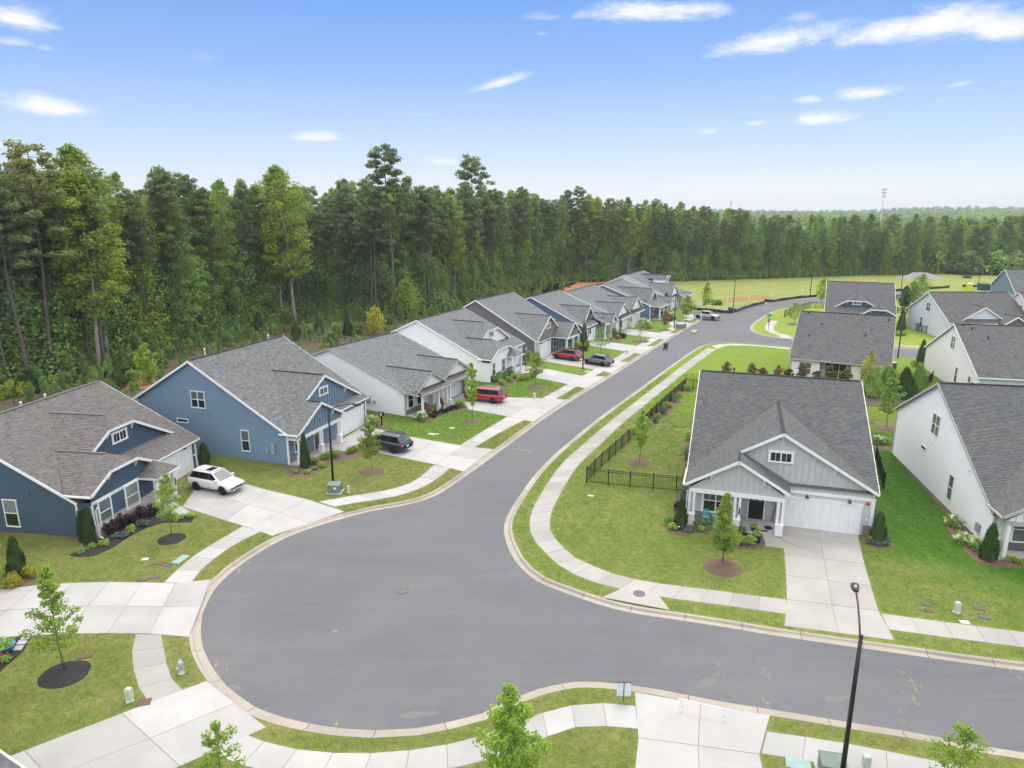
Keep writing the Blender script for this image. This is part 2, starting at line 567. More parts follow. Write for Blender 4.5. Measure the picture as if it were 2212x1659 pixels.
def offset_line(L, d):
    """offset to the left of the direction of travel"""
    out = []
    for i, p in enumerate(L):
        t = L[min(i + 1, len(L) - 1)] - L[max(i - 1, 0)]
        t.normalize()
        out.append(p + Vector((-t.y, t.x)) * d)
    return out


def resample(L, n):
    ds = [0]
    for i in range(1, len(L)):
        ds.append(ds[-1] + (L[i] - L[i - 1]).length)
    out, j = [], 0
    for k in range(n + 1):
        t = ds[-1] * k / n
        while j < len(L) - 2 and ds[j + 1] < t:
            j += 1
        f = (t - ds[j]) / max(ds[j + 1] - ds[j], 1e-9)
        out.append(L[j].lerp(L[j + 1], min(max(f, 0), 1)))
    return out


def length(L):
    return sum((L[i] - L[i - 1]).length for i in range(1, len(L)))


def sheet(name, poly, z, mat, kind='structure', parent=None):
    P = [Vector((p[0], p[1], 0)) for p in poly]
    tris = geometry.tessellate_polygon([P])
    mb = MB()
    fs = []
    for t in tris:
        a, b2, c2 = (P[i] for i in t)
        if (b2 - a).cross(c2 - a).z < 0:
            t = (t[0], t[2], t[1])
        fs.append(tuple(t))
    mb.add([(p.x, p.y, z) for p in P], fs)
    return mb.build(name, mat, parent, kind=kind)

# ---------------------------------------------------------------- ground, road, kerbs
big = MB()
NG = 40
big.add([(-3500 + 7000 * i / NG, -600 + 6600 * j / NG, -0.25) for j in range(NG + 1) for i in range(NG + 1)],
        [(j * (NG + 1) + i, j * (NG + 1) + i + 1, (j + 1) * (NG + 1) + i + 1, (j + 1) * (NG + 1) + i) for j in range(NG) for i in range(NG)])
big.build('ground', 'forest_soil', kind='structure')

LEFT = [(140, -6), (60, 15), (35, 21.7), (22.01, 25.14), (20.42, 25.53), (17.77, 26.38), (15.98, 26.80), (12.49, 27.71), (10.35, 28.22), (7.13, 29.20), (6.32, 29.41),
        (5.08, 29.63), (4.03, 29.78), (3.10, 29.76), (2.23, 29.57), (1.22, 29.20), (0.09, 28.58), (-0.99, 27.88), (-1.17, 27.62), (-2.50, 27.11), (-4.33, 26.58),
        (-6.10, 26.45), (-7.77, 26.58), (-9.26, 26.89), (-10.57, 27.28), (-11.99, 27.91), (-13.06, 28.69), (-14.06, 29.51), (-15.15, 30.71), (-16.43, 32.45),
        (-17.33, 34.19), (-17.90, 35.74), (-18.18, 37.23), (-18.30, 39.03), (-18.06, 40.64), (-17.34, 42.87), (-16.28, 45.06), (-14.91, 46.72), (-13.02, 48.35),
        (-10.8, 49.9), (-8.8, 50.8), (-7.1, 51.9), (-5.9, 53.4), (-4.7, 55.8), (-3.5, 58.4), (-0.5, 65.2), (3.2, 73.6), (7.3, 82.1), (14.1, 95.2), (24.9, 116.8), (37.9, 142.0), (44.6, 154.6), (49.6, 162.0),
        (54.9, 167.0), (62.5, 173.2), (71, 179.2), (81.5, 185.5), (95, 191.5), (112, 196.5), (135, 200), (170, 201), (260, 196)]
RIGHT = [(140, -1), (60, 21.3), (36, 27.9), (25.92, 30.61), (23.65, 31.15), (20.84, 31.90), (17.62, 32.74), (13.67, 33.83), (12.21, 34.31), (8.95, 35.25), (7.21, 35.72), (5.24, 36.64),
         (3.12, 38.09), (1.75, 39.11), (0.78, 40.55), (0.2, 42.0), (-.45, 44.9), (-.6, 47.3), (-.2, 49.8), (.7, 53.2), (1.9, 57.2), (3.8, 62.2), (6.4, 67.9), (10.3, 75.9), (15.4, 85.6),
         (21.8, 98.0), (29.7, 112.8), (32.6, 117.6), (34.6, 119.8), (36.9, 120.9), (39.4, 120.9), (42.5, 119.9), (46.4, 117.6), (52, 113.6), (60.7, 108.6), (75, 103.4), (95, 98), (140, 88)]
FARR = [(140, 95), (97, 105.5), (78, 110.8), (64.2, 115.4), (55, 120.4), (50.5, 123.4), (48.2, 125.6), (46.8, 128.2), (46.3, 131.0), (46.6, 134.0), (48.0, 138.4), (51.2, 144.8), (55.6, 152.6), (60.4, 160.0), (66, 166.2), (74, 172.6), (84, 178.6),
        (97, 184.6), (113, 189.6), (135, 193.4), (170, 194.4), (260, 189)]
LEFT_L, RIGHT_L, FARR_L = smooth_line(LEFT), smooth_line(RIGHT), smooth_line(FARR)
road_poly = LEFT_L + FARR_L[::-1] + RIGHT_L[::-1]
tag(sheet('road', road_poly, -0.115, 'asphalt'), kind='structure')

# lawns stop under the kerbs
WEST = offset_line(LEFT_L, 0.57)
sheet('lawn', WEST + [Vector((300, 330)), Vector((-300, 330)), Vector((-300, -60)), Vector((140, -60))], 0.0, 'lawn_west')
EAST = offset_line(RIGHT_L, -0.57)
sheet('lawn', EAST + [Vector((150, 60)), Vector((150, 20))], 0.0, 'lawn_east')
FAR = offset_line(FARR_L, -0.57)
sheet('lawn', FAR + [Vector((270, 170)), Vector((200, 95))], 0.0, 'lawn_bright')

# mouths of driveways, where the kerb is dropped: centre, half width
MOUTHS = []


def strip_slabs(name, La, Lb, n, cols=1, mat='concrete', z=0.012, gap=0.022, base=True, dip=None, owner=None, label=None):
    """a paved strip between two edge lines, cut into slabs; joints show the darker bed below"""
    A, Bq = resample(La, n), resample(Lb, n)
    if owner is None:
        mbb = MB()
        for i in range(n):
            mbb.quad((*A[i], 0.004), (*Bq[i], 0.004), (*Bq[i + 1], 0.004), (*A[i + 1], 0.004))
            if dip and i == n - 1:
                mbb.v[-1] = (*A[i + 1], dip - .02)
                mbb.v[-2] = (*Bq[i + 1], dip - .02)
        for k, f in enumerate(mbb.f):
            p = [Vector(mbb.v[q]) for q in f]
            if (p[1] - p[0]).cross(p[2] - p[0]).z < 0:
                mbb.f[k] = f[::-1]
        owner = mbb.build(name, 'joint', kind='structure')
    for i in range(n):
        for c in range(cols):
            f0, f1 = c / cols, (c + 1) / cols
            q = [A[i].lerp(Bq[i], f0), A[i].lerp(Bq[i], f1), A[i + 1].lerp(Bq[i + 1], f1), A[i + 1].lerp(Bq[i + 1], f0)]
            ctr = sum(q, Vector((0, 0))) / 4
            q = [p + (ctr - p).normalized() * gap for p in q]
            zt = [z + random.uniform(-.003, .003)] * 4
            if dip is not None and i == n - 1:
                zt[2] = zt[3] = dip
            if (q[1] - q[0]).cross(q[2] - q[0]) < 0:
                q = q[::-1]
                zt = zt[::-1]
            mb = MB()
            mb.add([(p.x, p.y, h) for p, h in zip(q, zt)] + [(p.x, p.y, h - .1) for p, h in zip(q, zt)],
                   ((0, 1, 2, 3), (0, 4, 5, 1), (1, 5, 6, 2), (2, 6, 7, 3), (3, 7, 4, 0)))
            mb.build('slab', mat, owner)
    return owner


def V2(L):
    return [Vector((p[0], p[1])) for p in L]


ROW_D, ROW_0 = Vector((.4575, .8892)), Vector((7.3, 82.1))


def row(t, o):
    """along the straight street; o to the right of its left kerb"""
    return ROW_0 + ROW_D * t + Vector((ROW_D.y, -ROW_D.x)) * o


def drive(name, La, Lb, n, cols=2, mat='concrete', mouth=True):
    o = strip_slabs(name, V2(La), V2(Lb), n, cols, mat, 0.014)
    a, b_ = Vector(La[-1]), Vector(Lb[-1])
    MOUTHS.append(((a + b_) / 2, (a - b_).length / 2 - .1))
    return o


# driveways, garage first, kerb last
drive('driveway', [(-31.45, 38.15), (-28.6, 38.9), (-24.8, 39.1), (-21.7, 38.95), (-20.0, 38.9), (-18.94, 39.40)],
      [(-31.45, 33.0), (-27.5, 33.3), (-23.6, 33.7), (-20.6, 33.6), (-19.2, 33.6), (-17.57, 33.30)], 6)
drive('driveway', [(-30, 18.5), (-24.5, 22.0), (-21.4, 24.7), (-19.8, 26.2), (-18.4, 27.2), (-17.0, 27.9), (-15.8, 28.9), (-15.06, 29.67)],
      [(-24, 14.0), (-20, 19.2), (-17.6, 21.6), (-15.8, 23.0), (-13.9, 24.2), (-13.1, 24.9), (-12.4, 25.6), (-11.02, 26.50)], 5)
drive('driveway', [(3.9, 17.0), (4.6, 22.0), (5.1, 24.2), (5.7, 26.4), (5.8, 27.9), (5.9, 28.85)], [(9.4, 17.0), (10.0, 22.0), (10.3, 24.2), (10.6, 25.0), (11.3, 26.3), (11.85, 27.25)], 4)
drive('driveway', [(20.2, 48.4), (17.9, 41.2), (16.4, 37.1), (15.2, 34.35)], [(25.2, 46.8), (23, 41.0), (21.2, 35.75), (20.65, 33.0)], 5, 2, 'concrete_old')
drive('driveway', [(-25.8, 50.4), (-22.6, 48.6), (-19.8, 47.0), (-18.1, 46.2), (-17.11, 45.41)], [(-27.1, 58.6), (-22.5, 54.7), (-19.7, 53.5), (-15.5, 51.4), (-12.88, 49.53)], 4)
drive('driveway', [(-17.5, 66.2), (-12.5, 62.7), (-7.1, 59.8), (-5.5, 59.0), (-4.35, 58.0)], [(-15.9, 71.6), (-10.2, 67.6), (-5.2, 65.1), (-3.7, 64.4), (-1.8, 63.9)], 5)
drive('driveway', [(-8.7, 80.4), (-5.3, 78.1), (-.6, 75.0), (1.7, 74.0), (2.3, 72.95)], [(-6.3, 85.2), (-4.3, 83.6), row(-1.0, -3.6), row(-1.2, -1.8), row(-.2, -.55)], 4)


def row_drive(g0, g1, t0, t1):
    drive('driveway', [g0, row(t0, -3.6), row(t0, -1.9), row(t0 - 1.0, -.55)], [g1, row(t1, -3.6), row(t1, -1.9), row(t1 + 1.0, -.55)], 4)


row_drive((-0.9, 97.5), (1.6, 102.4), 7.1, 12.5)
row_drive((3.6, 105.6), (6.3, 110.6), 17.1, 23.2)
row_drive((12.6, 118.2), (15.0, 122.4), 32.0, 37.6)
row_drive((19.6, 130.2), (22.4, 135.2), 46.5, 52.0)
row_drive((32.6, 153.3), (35, 158), 61.0, 66.4)
row_drive((39.4, 165.5), (41.6, 170.2), 73.4, 79.2)
drive('driveway', [(63.5, 96.5), (66.5, 101.0), (68.6, 105.2)], [(68.5, 94.5), (71.0, 99.2), (73.2, 103.6)], 3)

sheet('path', [(17.65, 45.70), (18.78, 45.94), (19.35, 45.54), (18.66, 43.51), (17.96, 43.71), (17.17, 43.97)], .010, 'concrete_old')
sheet('path', [(-28.79, 49.04), (-28.54, 50.29), (-26.96, 51.40), (-24.49, 49.22), (-24.25, 48.53), (-26.85, 49.13)], .009, 'concrete')
sheet('path', [(-17.65, 63.71), (-16.99, 66.13), (-15.13, 67.23), (-12.59, 63.04), (-14.69, 64.04), (-16.10, 63.31)], .009, 'concrete')
# sidewalks
def walk(La, Lb, mat='concrete', pitch=1.6, sm=True):
    A = smooth_line(La) if sm else V2(La)
    Bq = smooth_line(Lb) if sm else V2(Lb)
    strip_slabs('sidewalk', A, Bq, max(1, round(length(A) / pitch)), 1, mat, 0.01)


walk([(2.3, 42.8), (1.45, 45.0), (1.3, 47.1), (1.45, 49.2), (2.2, 52.4), (3.3, 56.2), (4.8, 60.6), (7.2, 65.7), (10.4, 72.4), (14.8, 80.9), (20, 90.9), (26, 102.4), (33.0, 115.2)],
     [(3.6, 43.5), (2.85, 45.6), (2.8, 47.6), (3.0, 49.2), (3.7, 52.0), (4.7, 55.5), (6.2, 59.9), (8.6, 65.0), (11.7, 71.6), (16.1, 80.2), (21.3, 90.2), (27.3, 101.7), (34.2, 114.2)], 'concrete_old')
walk([(15.82, 35.5), (12.7, 36.35), (10.4, 36.95), (8.7, 37.4), (7.0, 38.05), (5.5, 38.75), (4.1, 39.85), (2.9, 41.4), (2.3, 42.78)],
     [(16.36, 37.08), (14.6, 37.5), (11.6, 38.3), (9.0, 38.95), (7.4, 39.55), (6.2, 40.25), (5.3, 41.1), (4.3, 42.1), (3.6, 43.48)], 'concrete_old')
walk([(20.85, 34.0), (23.5, 33.3), (27.3, 32.35), (36, 30.0), (50, 26.2)], [(21.25, 35.6), (23.4, 35.0), (28.2, 33.75), (36.6, 31.5), (50.5, 27.7)], 'concrete_old')
walk([(-1.3, 26.0), (-2.2, 25.65), (-4.0, 25.2), (-5.4, 25.0), (-7.8, 25.0), (-9.8, 25.3), (-11.4, 25.85), (-12.3, 26.3)], [(-1.0, 24.6), (-2.0, 24.25), (-4.0, 23.8), (-5.6, 23.6), (-7.8, 23.6), (-10, 23.9), (-11.8, 24.5), (-12.9, 25.0)])
walk([(5.78, 27.9), (4.2, 28.1), (2.5, 27.9), (1.1, 27.3), (-.4, 26.5), (-1.25, 26.05)], [(5.66, 26.4), (4.0, 26.6), (2.8, 26.5), (1.5, 25.9), (.4, 25.2), (-.95, 24.65)])
walk([(11.35, 26.25), (13.5, 25.8), (15.4, 25.3), (18.0, 24.5), (30, 21)], [(10.65, 24.95), (12.0, 24.65), (13.4, 24.3), (17.4, 23.2), (29.6, 19.6)])
walk([(-19.2, 33.55), (-19.05, 33.60), (-18.50, 32.40), (-17.81, 31.23), (-17.03, 30.04), (-16.36, 29.34), (-15.79, 28.86)],
     [(-20.6, 33.55), (-20.63, 33.60), (-20.03, 32.10), (-19.09, 30.49), (-18.28, 29.34), (-17.61, 28.59), (-16.96, 27.95)], 'concrete_old')
walk([(-20.0, 38.95), (-20.1, 40.2), (-19.9, 41.8), (-19.5, 43.4), (-18.5, 45.6), (-18.1, 46.15)], [(-21.7, 39.0), (-21.6, 41.1), (-21.4, 42.4), (-21.0, 43.7), (-20.2, 45.9), (-19.8, 46.95)])
walk([(-13.9, 50.45), (-12.5, 51.15), (-10.6, 51.9), (-8.9, 52.8), (-7.5, 54.3), (-6.5, 56.2), (-5.55, 58.9)], [(-15.4, 51.4), (-13.2, 52.55), (-11.8, 53.1), (-10.5, 53.6), (-9.1, 54.7), (-8.1, 56.4), (-7.1, 59.7)])
walk([(-3.65, 64.45), (-1.6, 68.6), (1.6, 73.95)], [(-5.15, 65.15), (-2.9, 70.0), (-.6, 74.95)])
for (t0, t1) in ((-1.0, 7.1), (12.5, 17.1), (23.2, 32.0), (37.6, 46.5), (52.0, 61.0), (66.4, 73.4), (79.2, 82.0)):
    strip_slabs('sidewalk', [row(t0 + .02, -1.9), row(t1 - .02, -1.9)], [row(t0 + .02, -3.5), row(t1 - .02, -3.5)], max(1, round((t1 - t0) / 1.7)), 1, 'concrete', .01)
walk([(48.5, 124.3), (49.6, 127.0), (48.9, 130.6), (49.4, 134.0), (51.4, 139.4), (54.5, 145.6)], [(50.8, 123.9), (51.4, 127.0), (50.6, 130.6), (51.0, 133.6), (52.9, 138.7), (56.0, 144.8)])
walk([(51.2, 124.0), (56, 121.4), (64.6, 117.2), (78, 112.8), (96, 107.6)], [(51.6, 125.4), (56.8, 122.7), (65, 118.6), (78.4, 114.2), (96.5, 109.0)], 'concrete_old')
walk([(34.2, 117.1), (36.6, 118.9), (39.4, 119.0), (42.6, 117.8), (47, 115.3)], [(34.4, 114.4), (37.2, 117.3), (39.4, 117.5), (42.2, 116.5), (46.3, 114.0)])


def porch_walk(La, Lb, n):
    strip_slabs('path', V2(La), V2(Lb), n, 1, 'concrete', .011)


def kerb(L, side, name='kerb'):
    """kerb and gutter, cut into segments at the joints; dropped at the driveways"""
    owner = None
    seg = 3.1
    n = max(1, round(length(L) / 0.62))
    P = resample(L, n)
    full = [(0.0, -0.113), (0.02, -0.108), (0.36, -0.125), (0.42, -0.02), (0.45, 0.006), (0.60, 0.014), (0.60, -0.16)]
    drop = [(0.0, -0.113), (0.02, -0.108), (0.30, -0.110), (0.40, -0.070), (0.50, -0.026), (0.60, 0.010), (0.60, -0.16)]
    T = []
    for i in range(n + 1):
        t = (P[min(i + 1, n)] - P[max(i - 1, 0)]).normalized()
        T.append(Vector((-t.y, t.x)) * side)

    def prof(i):
        best = 1.0
        for (c, hw) in MOUTHS:
            d = (P[i] - c).length
            if d < hw + 1.4:
                best = min(best, max(0.0, (d - hw) / 1.2))
        return [(a[0], a[1] * best + q[1] * (1 - best)) for a, q in zip(full, drop)]
    first = True
    i = 0
    while i < n:
        j = min(i + 5, n)
        mid = P[(i + j) // 2]
        mb = MB()
        for k in range(i, j + 1):
            pr = prof(k)
            sh = 0.012 if k == i else (-0.012 if k == j else 0)
            tt = (P[min(k + 1, n)] - P[max(k - 1, 0)]).normalized() * sh
            mb.v += [(P[k].x + tt.x + T[k].x * o, P[k].y + tt.y + T[k].y * o, z) for (o, z) in pr]
        m = len(full)
        for k in range(j - i):
            for q in range(m - 1):
                f = (k * m + q, k * m + q + 1, (k + 1) * m + q + 1, (k + 1) * m + q)
                mb.f.append(f if side < 0 else f[::-1])
                mb.t.append(0)
                mb.mi.append(0)
        if owner is None:
            o = mb.build(name, 'kerb_concrete', kind='structure')
            owner = o
        else:
            mb.build('kerb_segment', 'kerb_concrete', owner)
        i = j


def vis(L, ymax=190, xr=None):
    return [p for p in L if p.y > 15 and abs(p.x) < 0.80 * p.y + 8]


kerb(vis(LEFT_L), 1)
kerb(vis(RIGHT_L), -1)
kerb(vis(FARR_L), -1)

# ---------------------------------------------------------------- house materials
def shingle_mat(name, cols, base):
    """tab colours come from the tab's own number; grain and weather streaks on top"""
    m, nt, b, N = new_mat(name, 0.92, 0.15)
    at = N('ShaderNodeAttribute', attribute_name='tint')
    rp = N('ShaderNodeValToRGB')
    nt.links.new(at.outputs['Fac'], rp.inputs[0])
    e = rp.color_ramp.elements
    rp.color_ramp.interpolation = 'LINEAR'
    while len(e) < len(cols):
        e.new(0.5)
    for i, c in enumerate(cols):
        e[i].position = i / (len(cols) - 1)
        e[i].color = (*c, 1)
    v = pos_vec(nt, N, obj=True)
    f = noise_fac(nt, N, v, 0.5, 6, 0.35, 0.7)
    f2 = noise_fac(nt, N, v, 30, 3, 0.3, 0.7)
    c = mixc(nt, mth(nt, 'MULTIPLY', f, 0.18), rp.outputs[0], base)
    c = mixc(nt, mth(nt, 'MULTIPLY', f2, 0.25), c, tuple(x * .6 for x in base))
    nt.links.new(c, b.inputs['Base Color'])


shingle_mat('shingle_brown', [(0.124, 0.116, 0.111), (0.198, 0.184, 0.174), (0.161, 0.152, 0.148), (0.239, 0.221, 0.203), (0.175, 0.162, 0.158)], (0.184, 0.174, 0.166))
shingle_mat('shingle_plum', [(0.114, 0.120, 0.125), (0.215, 0.222, 0.213), (0.155, 0.158, 0.162), (0.262, 0.264, 0.239), (0.181, 0.191, 0.198)], (0.181, 0.187, 0.186))
shingle_mat('shingle_grey', [(0.139, 0.147, 0.147), (0.231, 0.244, 0.244), (0.178, 0.188, 0.193), (0.271, 0.285, 0.277), (0.198, 0.208, 0.211)], (0.200, 0.212, 0.213))
shingle_mat('shingle_slate', [(0.099, 0.110, 0.128), (0.132, 0.137, 0.139), (0.185, 0.174, 0.148), (0.112, 0.125, 0.144), (0.159, 0.158, 0.150)], (0.140, 0.146, 0.148))
shingle_mat('shingle_dusk', [(0.094, 0.102, 0.116), (0.168, 0.164, 0.162), (0.128, 0.132, 0.141), (0.202, 0.193, 0.176), (0.141, 0.146, 0.157)], (0.148, 0.152, 0.157))


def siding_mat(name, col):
    plain(name + '_shade', tuple(c * .42 for c in col), .8, .1, .1, 2)  # darker copy of the siding colour, paints shadow lines beside the battens
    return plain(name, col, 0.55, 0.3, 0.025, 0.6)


siding_mat('navy', (.056, .098, .142))
siding_mat('blue', (.175, .262, .350))
siding_mat('white_siding', (.87, .875, .88))
siding_mat('cream_siding', (.83, .80, .76))
siding_mat('grey_siding', (.53, .54, .55))
siding_mat('pale_grey', (.60, .635, .665))
siding_mat('taupe', (.175, .165, .160))
siding_mat('taupe_light', (.30, .275, .235))
siding_mat('teal_blue', (.115, .20, .285))
siding_mat('pale_blue', (.66, .71, .76))
plain('white_trim', (.86, .86, .86), 0.4, 0.4, 0.05)
plain('greige_trim', (.46, .445, .42), 0.5, 0.3, 0.05)
plain('white_door', (.84, .85, .86), 0.45, 0.3, 0.05)
plain('dark_metal', (.030, .030, .034), 0.45, 0.5, 0.2)
plain('black_paint', (.012, .012, .014), 0.35, 0.5, 0.2)
plain('door_navy', (.012, .020, .045), 0.4, 0.5, 0.2)
plain('awning_metal', (.10, .095, .10), 0.4, 0.5, 0.12, metal=0.3)
plain('pvc', (.78, .78, .78), 0.5, 0.3, 0.04)
plain('ridge_cap', (.055, .055, .062), 0.9, 0.2, 0.2)
plain('porch_slab', (.47, .45, .42), 0.9, 0.2, 0.1)
plain('red_plastic', (.45, .03, .025), 0.4, 0.4, 0.1)
plain('meter_grey', (.30, .35, .37), 0.5, 0.4, 0.1)
plain('dim_room', (.05, .05, .055), 0.9, 0.1, 0.3)
plain('garage_inside', (.38, .40, .40), 0.9, 0.1, 0.1)
plain('blind', (.42, .45, .42), 0.7, 0.2, 0.06)


def glass(name, c, rough=0.04, spec=0.9):
    m, nt, b, N = new_mat(name, rough, spec)
    v = pos_vec(nt, N, obj=True)
    f = noise_fac(nt, N, v, 0.7, 3, 0.3, 0.7)
    nt.links.new(mixc(nt, f, tuple(x * .7 for x in c), tuple(x * 1.3 for x in c)), b.inputs['Base Color'])


glass('pane_dark', (.018, .024, .024))
glass('pane_green', (.115, .15, .130), 0.10, .6)
# drawn blinds seen through the glass
m, nt, b, N = new_mat('pane_blind', 0.12, 0.7)
w_ = N('ShaderNodeTexWave', wave_type='BANDS', bands_direction='Z', ins={'Scale': 5.0, 'Distortion': 0.0})
nt.links.new(pos_vec(nt, N, obj=True), w_.inputs[0])
nt.links.new(mixc(nt, w_.outputs['Fac'], (.12, .15, .14), (.30, .34, .31)), b.inputs['Base Color'])

# stone veneer and painted brick: courses with recessed joints
def brick_mat(name, c1, c2, mortar, sc=(1, 1, 1)):
    m, nt, b, N = new_mat(name, 0.9, 0.15)
    tcn = N('ShaderNodeTexCoord')
    sp = N('ShaderNodeSeparateXYZ')
    nt.links.new(tcn.outputs['Object'], sp.inputs[0])
    cm = N('ShaderNodeCombineXYZ')
    nt.links.new(mth(nt, 'ADD', sp.outputs[0], sp.outputs[1]), cm.inputs[0])
    nt.links.new(sp.outputs[2], cm.inputs[1])
    br = N('ShaderNodeTexBrick', ins={'Color1': (*c1, 1), 'Color2': (*c2, 1), 'Mortar': (*mortar, 1), 'Scale': 1.0, 'Mortar Size': 0.012, 'Brick Width': 0.30, 'Row Height': 0.11})
    nt.links.new(cm.outputs[0], br.inputs[0])
    f = noise_fac(nt, N, tcn.outputs['Object'], 3, 5, 0.3, 0.7)
    nt.links.new(mixc(nt, mth(nt, 'MULTIPLY', f, .4), br.outputs[0], tuple(x * .8 for x in c1)), b.inputs['Base Color'])
    bp = N('ShaderNodeBump', ins={'Strength': .6, 'Distance': .01})
    bp.invert = True
    nt.links.new(br.outputs['Fac'], bp.inputs['Height'])
    nt.links.new(bp.outputs[0], b.inputs['Normal'])


brick_mat('stone', (.21, .175, .165), (.32, .28, .26), (.30, .28, .26))
brick_mat('white_brick', (.50, .46, .43), (.60, .56, .53), (.45, .42, .40))
brick_mat('stone_dark', (.12, .115, .125), (.20, .19, .19), (.20, .19, .19))

# ---------------------------------------------------------------- house builder
OV, OE = 0.30, 0.35
FOOT = []


def clip_rows(poly, y):
    """x interval of a convex polygon at height y"""
    xs = []
    n = len(poly)
    for i in range(n):
        a, b_ = poly[i], poly[(i + 1) % n]
        if (a[1] - y) * (b_[1] - y) <= 0 and abs(a[1] - b_[1]) > 1e-9:
            t = (y - a[1]) / (b_[1] - a[1])
            xs.append(a[0] + t * (b_[0] - a[0]))
    if len(xs) < 2:
        return None
    return min(xs), max(xs)


def lay(mb, poly2, to3, nrm, exposure, tabw, lift, rng, lip=False):
    """lay shingles or boards in courses over a convex polygon; poly2 in plane coordinates, y up the slope"""
    y0 = min(p[1] for p in poly2)
    y1 = max(p[1] for p in poly2)
    n = max(1, int(math.ceil((y1 - y0) / exposure)))
    for r in range(n):
        a, b_ = y0 + r * exposure, min(y0 + (r + 1) * exposure, y1)
        if b_ - a < 0.01:
            continue
        ia, ib = clip_rows(poly2, a + 1e-4), clip_rows(poly2, b_ - 1e-4)
        if not ia and not ib:
            continue
        if not ia:
            ia = ((ib[0] + ib[1]) / 2,) * 2
        if not ib:
            ib = ((ia[0] + ia[1]) / 2,) * 2
        lo, hi = min(ia[0], ib[0]), max(ia[1], ib[1])
        xs = [lo]
        if tabw:
            x = lo + rng.uniform(.1, 1) * tabw
            while x < hi - 0.1:
                xs.append(x)
                x += tabw * rng.choice((.6, .85, 1.0, 1.25, 1.5))
        xs.append(hi)
        for k in range(len(xs) - 1):
            xa, xb = xs[k], xs[k + 1]
            p = [(min(max(xa, ia[0]), ia[1]), a), (min(max(xb, ia[0]), ia[1]), a), (min(max(xb, ib[0]), ib[1]), b_), (min(max(xa, ib[0]), ib[1]), b_)]
            if p[1][0] - p[0][0] < 1e-3 and p[2][0] - p[3][0] < 1e-3:
                continue
            l = lift * (rng.uniform(.7, 1.5) if tabw else 1)
            q = [to3(*p[0]) + nrm * l, to3(*p[1]) + nrm * l, to3(*p[2]) + nrm * .003, to3(*p[3]) + nrm * .003, to3(*p[0]) - nrm * .002, to3(*p[1]) - nrm * .002]
            mb.add(q, ((0, 1, 2, 3), (4, 5, 1, 0)), rng.random())
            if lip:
                mb.mi[-1] = 1


